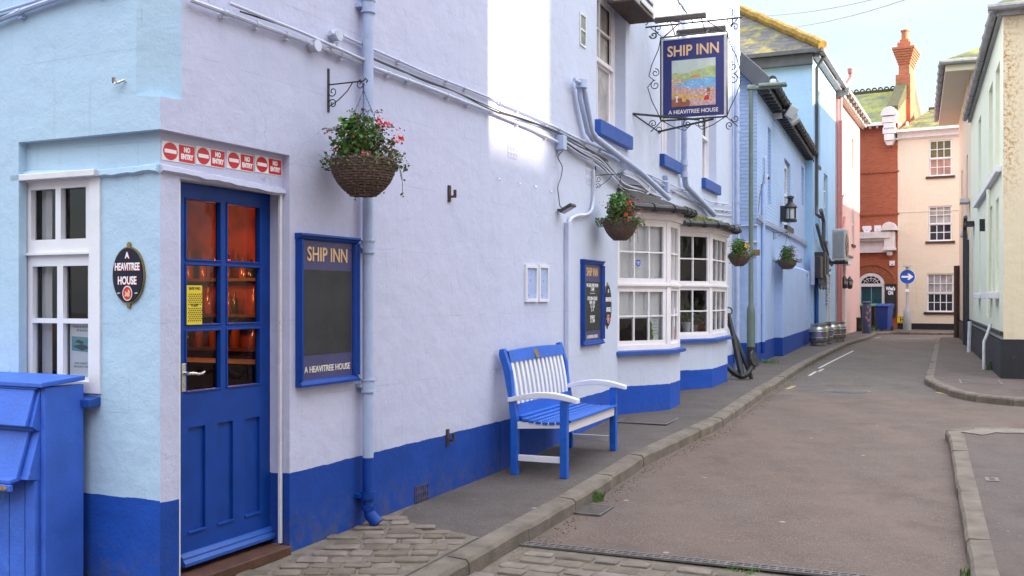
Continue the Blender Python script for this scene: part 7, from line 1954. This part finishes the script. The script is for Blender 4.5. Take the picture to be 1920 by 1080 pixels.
mb = MB(); mb.box(-rS * .55, rS * .55, -.25, .1, zs_ + rS + .10, zs_ + rS + .15); mb.box(-.05, .05, -.05, .05, zs_ + rS - .02, zs_ + rS + .1); part(mb, 'sign_light', M['lgrey'], rt, mw)
mb = MB(); mb.box(-.07, .07, -.075, -.06, zs_ - rS * 2, zs_ - rS * 1.6); part(mb, 'small_plate', M['wht_t'], rt, mw)
# hydrant plate
x, z = EX(1691, 600, -.05), EZ(1691, 593); mw = FE.mat(x, -.045, z); rt = root('hydrant_plate', 'small square yellow plate with a black letter H on the cream house', 'sign', mw)
mb = MB(); mb.box(-.18, .18, -.012, 0, -.29, .01); part(mb, 'plate', M['yellow'], rt, mw); mb = MB(); t_ = .035
for b_ in ((-.15, .15, -.04, -.02), (-.15, .15, -.265, -.245)): mb.box(b_[0], b_[1], -.0125, -.0122, b_[2], b_[3])
part(mb, 'border', M['black'], rt, mw); part(text('H', .22, 0, -.145, -.0145, None, None, bold=.008), 'lettering', M['black'], rt, mw)
# chalkboard
xa_, xb_ = EX(1661, 600), EX(1680, 600); z0_, z1_ = EZ(1671, 592), EZ(1671, 533); mw = FE.mat(xa_, -.05, z0_); rt = root('chalkboard_sign', 'tall black chalkboard with white writing leaning by the teal door', 'chalkboard', mw); W_, H_ = xb_ - xa_, z1_ - z0_
mb = MB(); mb.box(0, W_, -.03, 0, 0, H_); part(mb, 'board', M['chalk'], rt, mw, bevel=.02); mb = MB(); mb.grid(-.02, W_ + .02, -.02, H_ + .02, [(.02, W_ - .02, .02, H_ - .02)], y=-.045, depth=.04, edge=True); part(mb, 'frame', M['black'], rt, mw)
for s_, zz in (('What\'s', .86), ('ON', .72)): part(text(s_, .21, W_ / 2, H_ * zz, -.034, None, None, sx=.62, bold=.012), 'lettering', M['wht_t'], rt, mw)
# alarm boxes
for i, (px_, py_, s_, l_) in enumerate(((1626, 430, .16, 'hexagonal white alarm box on the red brick wall above the cornice'), (1646, 429, .14, 'square white alarm box right of the hexagonal one on red brick'), (1673, 494, .11, 'small white box beside the brick arch of the teal door'))):
    x, z = EX(px_, py_), EZ(px_, py_); mw = FE.mat(x, 0, z); rt = root('alarm_box', l_, 'alarm box', mw); mb = MB()
    if i == 0: mb.ext([(-.2, .06), (-.1, -.16), (.06, -.19), (.2, 0), (.17, .14), (-.17, .14)], -.09, 0, 'y')
    else: mb.box(-s_, s_, -.09, 0, -s_ * .9, s_)
    part(mb, 'cover', M['white'], rt, mw, bevel=.02); mb = MB(); mb.box(-.03, .03, -.10, -.091, -.06, -.03); part(mb, 'led_panel', M['grey'], rt, mw)

# ------------------------------------------------------------ overhead wires
for i, (a, b, l_) in enumerate((((1380, 30, 34), (1700, -18, 26), 'upper thin overhead wire crossing the sky from the slate roof'), ((1460, 54, 32), (1800, -40, 24), 'lower thin overhead wire crossing the sky from the slate roof'))):
    A = at(*a); B = at(*b); mb = MB(); mb.tube([A.lerp(B, k / 12) - Vector((0, 0, .5 * (1 - (2 * k / 12 - 1) ** 2) * .4)) for k in range(13)], .010, 5)
    o = mb.build('overhead_wire', M['grey']); tag(o, l_, 'wire')

# ------------------------------------------------------------ blue bench
f0 = gpt(1058, 893); f1 = gpt(1144, 841); FW = Frame(FP.o.x, FP.o.y, FP.x.x, FP.x.y)
sA = (Vector(f0.xy) - FP.o).dot(FP.x); sB = (Vector(f1.xy) - FP.o).dot(FP.x); yF = ((Vector(f0.xy) - FP.o).dot(FP.y) + (Vector(f1.xy) - FP.o).dot(FP.y)) / 2
zf = zg(f0.y) ; print('bench', sA, sB, yF)
yF = -.625; BL = sB - sA + .06; mw = FP.mat(sA - .11, yF, (zg(f0.y) + zg(f1.y)) / 2); zo = 0
rt = root('blue_bench', 'blue and white slatted wooden bench against the pub wall', 'bench', mw)
D_ = .49                                            # local: x along, y 0 = front, +y back
def legz(x): return zg(f0.y) - (zg(f0.y) + zg(f1.y)) / 2 if x < BL / 2 else zg(f1.y) - (zg(f0.y) + zg(f1.y)) / 2
for x in (0, BL - .06):
    mb = MB(); mb.box(x, x + .06, 0, .06, legz(x), .60); part(mb, 'leg', M['bluebench'], rt, mw, bevel=.004)
    mb = MB(); mb.ext([(D_ - .06, legz(x)), (D_, legz(x)), (D_, .42), (D_ + .02, .62), (D_ + .06, .83), (D_ + .105, .97), (D_ + .10, 1.01), (D_ + .06, 1.02), (D_ + .0, .84), (D_ - .02, .64), (D_ - .06, .44)][::-1], x, x + .06, 'x'); part(mb, 'leg', M['bluebench'], rt, mw, bevel=.005)
    mb = MB(); arc_ = []
    n_ = 14; up_ = []; dn = []
    for k in range(n_ + 1):
        f = k / n_; y = -.09 + f * (D_ + .11); z = .585 + .055 * math.sin(math.pi * min(1, f * .9 + .12)) + .015 * f; th = .018 + .006 * math.sin(math.pi * f)
        up_.append((y, z + th)); dn.append((y, z - th))
    mb.ext((up_ + dn[::-1])[::1], x - .012, x + .068, 'x'); part(mb, 'armrest', M['white'], rt, mw, bevel=.004)
    mb = MB(); mb.box(x + .015, x + .045, .062, D_ - .062, .10, .15); part(mb, 'stretcher', M['white'], rt, mw, bevel=.003)
    mb = MB(); mb.ext([(.06, .385), (D_ - .06, .365), (D_ - .06, .42), (.3, .385 + .035), (.06, .43)][::1], x + .012, x + .05, 'x'); part(mb, 'seat_rail', M['white'], rt, mw)
mb = MB(); mb.box(.062, BL - .062, .012, .045, .345, .42); part(mb, 'front_apron', M['pinkwhite'], rt, mw, bevel=.003)
for k in range(8):
    y = -.015 + k * .060; z = .43 - .035 * math.sin(math.pi * (k + .3) / 8.5) + .004 * k
    mb = MB(); tl = Matrix.Translation((0, y, z)) @ Matrix.Rotation(-.10 * math.cos(math.pi * (k + .3) / 8.5), 4, 'X'); mb.box(-.0 if k > 0 else -.02, BL + (0 if k > 0 else .02), 0, .047, 0, .022, M=tl) if 0 < k < 7 else mb.box(.062, BL - .062, 0, .047, 0, .022, M=tl)
    part(mb, 'seat_slat', M['bluebench'], rt, mw, bevel=.004)
def back(z):                                         # the back's y at a height
    t_ = (z - .42) / .59; return D_ - .03 + .015 * t_ + .08 * t_ * t_
def rail(za, zb, nm, mt, yo=0, arch=0):
    mb = MB(); n_ = 12
    for i in range(n_):
        xa2, xb2 = .061 + (BL - .122) * i / n_, .061 + (BL - .122) * (i + 1) / n_
        ha = arch * math.sin(math.pi * i / n_); hb_ = arch * math.sin(math.pi * (i + 1) / n_)
        vs = [(xa2, back(za) - .018, za), (xb2, back(za) - .018, za), (xb2, back(zb) - .018, zb + hb_), (xa2, back(zb) - .018, zb + ha), (xa2, back(za) + .018, za), (xb2, back(za) + .018, za), (xb2, back(zb) + .018, zb + hb_), (xa2, back(zb) + .018, zb + ha)]
        mb.add(vs, [(0, 1, 2, 3), (7, 6, 5, 4), (3, 2, 6, 7), (4, 5, 1, 0)])
    part(mb, nm, mt, rt, mw)
rail(.47, .56, 'back_rail', M['bluebench']); rail(.905, .995, 'back_rail', M['bluebench'], arch=.012)
for k in range(13):
    x = .085 + k * (BL - .17 - .052) / 12; zs_ = [.55 + .356 * i / 5 for i in range(6)]
    mb = MB(); up_ = [(back(z) - .010, z) for z in zs_]; dn = [(back(z) + .010, z) for z in zs_][::-1]; mb.ext(up_ + dn, x, x + .052, 'x'); part(mb, 'back_slat', M['white'], rt, mw, bevel=.003)
mb = MB(); T = Matrix.Translation((BL * .47, back(.95) - .020, .95)) @ Matrix.Rotation(-.35, 4, 'X'); mb.box(-.045, .045, -.004, 0, -.04, .04, M=T); part(mb, 'brass_plaque', M['brass'], rt, mw, bevel=.006)

# ------------------------------------------------------------ blue wooden bin store on the left
XE = FA.px(158, 900, -.0)[0]; ff = zg(4.6)
mw = FA.mat(XE, -.0, 0); rt = root('blue_wooden_bin_store', 'bright blue painted wooden bin store with sloping lids at the left edge', 'bin store', mw)
LN = 2.2
mb = MB(); mb.box(-.032, 0, -.24, -.003, -.02, 1.06); part(mb, 'side_panel', M['bluebox'], rt, mw, bevel=.004)
mb = MB(); mb.ext([(-.27, 1.06), (.0 - .003, 1.08), (-.003, 1.105), (-.27, 1.085)], -LN, .012, 'x'); mb.ext([(-.262, 1.048), (-.24, 1.048), (-.24, 1.059), (-.262, 1.059)], -LN, -.033, 'x'); part(mb, 'top_cap', M['bluebox'], rt, mw, bevel=.005)
mb = MB(); mb.ext([(-.255, 1.05), (-.235, 1.05), (-.290, .865), (-.312, .87)], -LN, -.055, 'x'); part(mb, 'upper_flap', M['bluebox'], rt, mw, bevel=.005)
mb = MB(); mb.ext([(-.262, .865), (-.24, .865), (-.24, .84), (-.265, .84)], -LN, -.06, 'x'); mb.ext([(-.265, .84), (-.245, .84), (-.315, .61), (-.338, .615)], -LN, -.085, 'x'); part(mb, 'lower_flap', M['bluebox'], rt, mw, bevel=.005)
mb = MB(); mb.ext([(-.003, -.02), (-.003, 1.055), (-.235, 1.055), (-.288, .868), (-.242, .84), (-.312, .61), (-.245, .60), (-.245, -.02)][::-1], -.092, -.0335, 'x'); part(mb, 'inner_side_panel', M['bluebox'], rt, mw)
mb = MB(); rnd = random.Random(6)
mb.ext([(-.37, .592), (-.25, .612), (-.25, .632), (-.37, .616)], -LN, -.085, 'x'); mb.ext([(-.372, .555), (-.352, .555), (-.352, .59), (-.372, .592)], -LN, -.085, 'x'); part(mb, 'ledge', M['bluebox'], rt, mw, bevel=.006)
mb = MB()
x = -.034
for k in range(22):
    w_ = .075 if k == 0 else .112; mb.box(x - w_ + .005, x, -.268 - rnd.uniform(0, .003), -.246, -.02, .60); x -= w_
part(mb, 'front_boards', M['bluebox'], rt, mw, bevel=.004)
mb = MB(); mb.ext([(-.16 + .03 * a, .575 + .016 * b) for a, b in ((-2, -.3), (-1, -.9), (0, -.6), (1.2, -.9), (2, 0), (1, .7), (0, .4), (-1.2, .8))], -.3755, -.3725, 'y'); part(mb, 'bare_wood_patch', plain('bare splintered wood', (.32, .2, .1), .8, .5, 40), rt, mw)
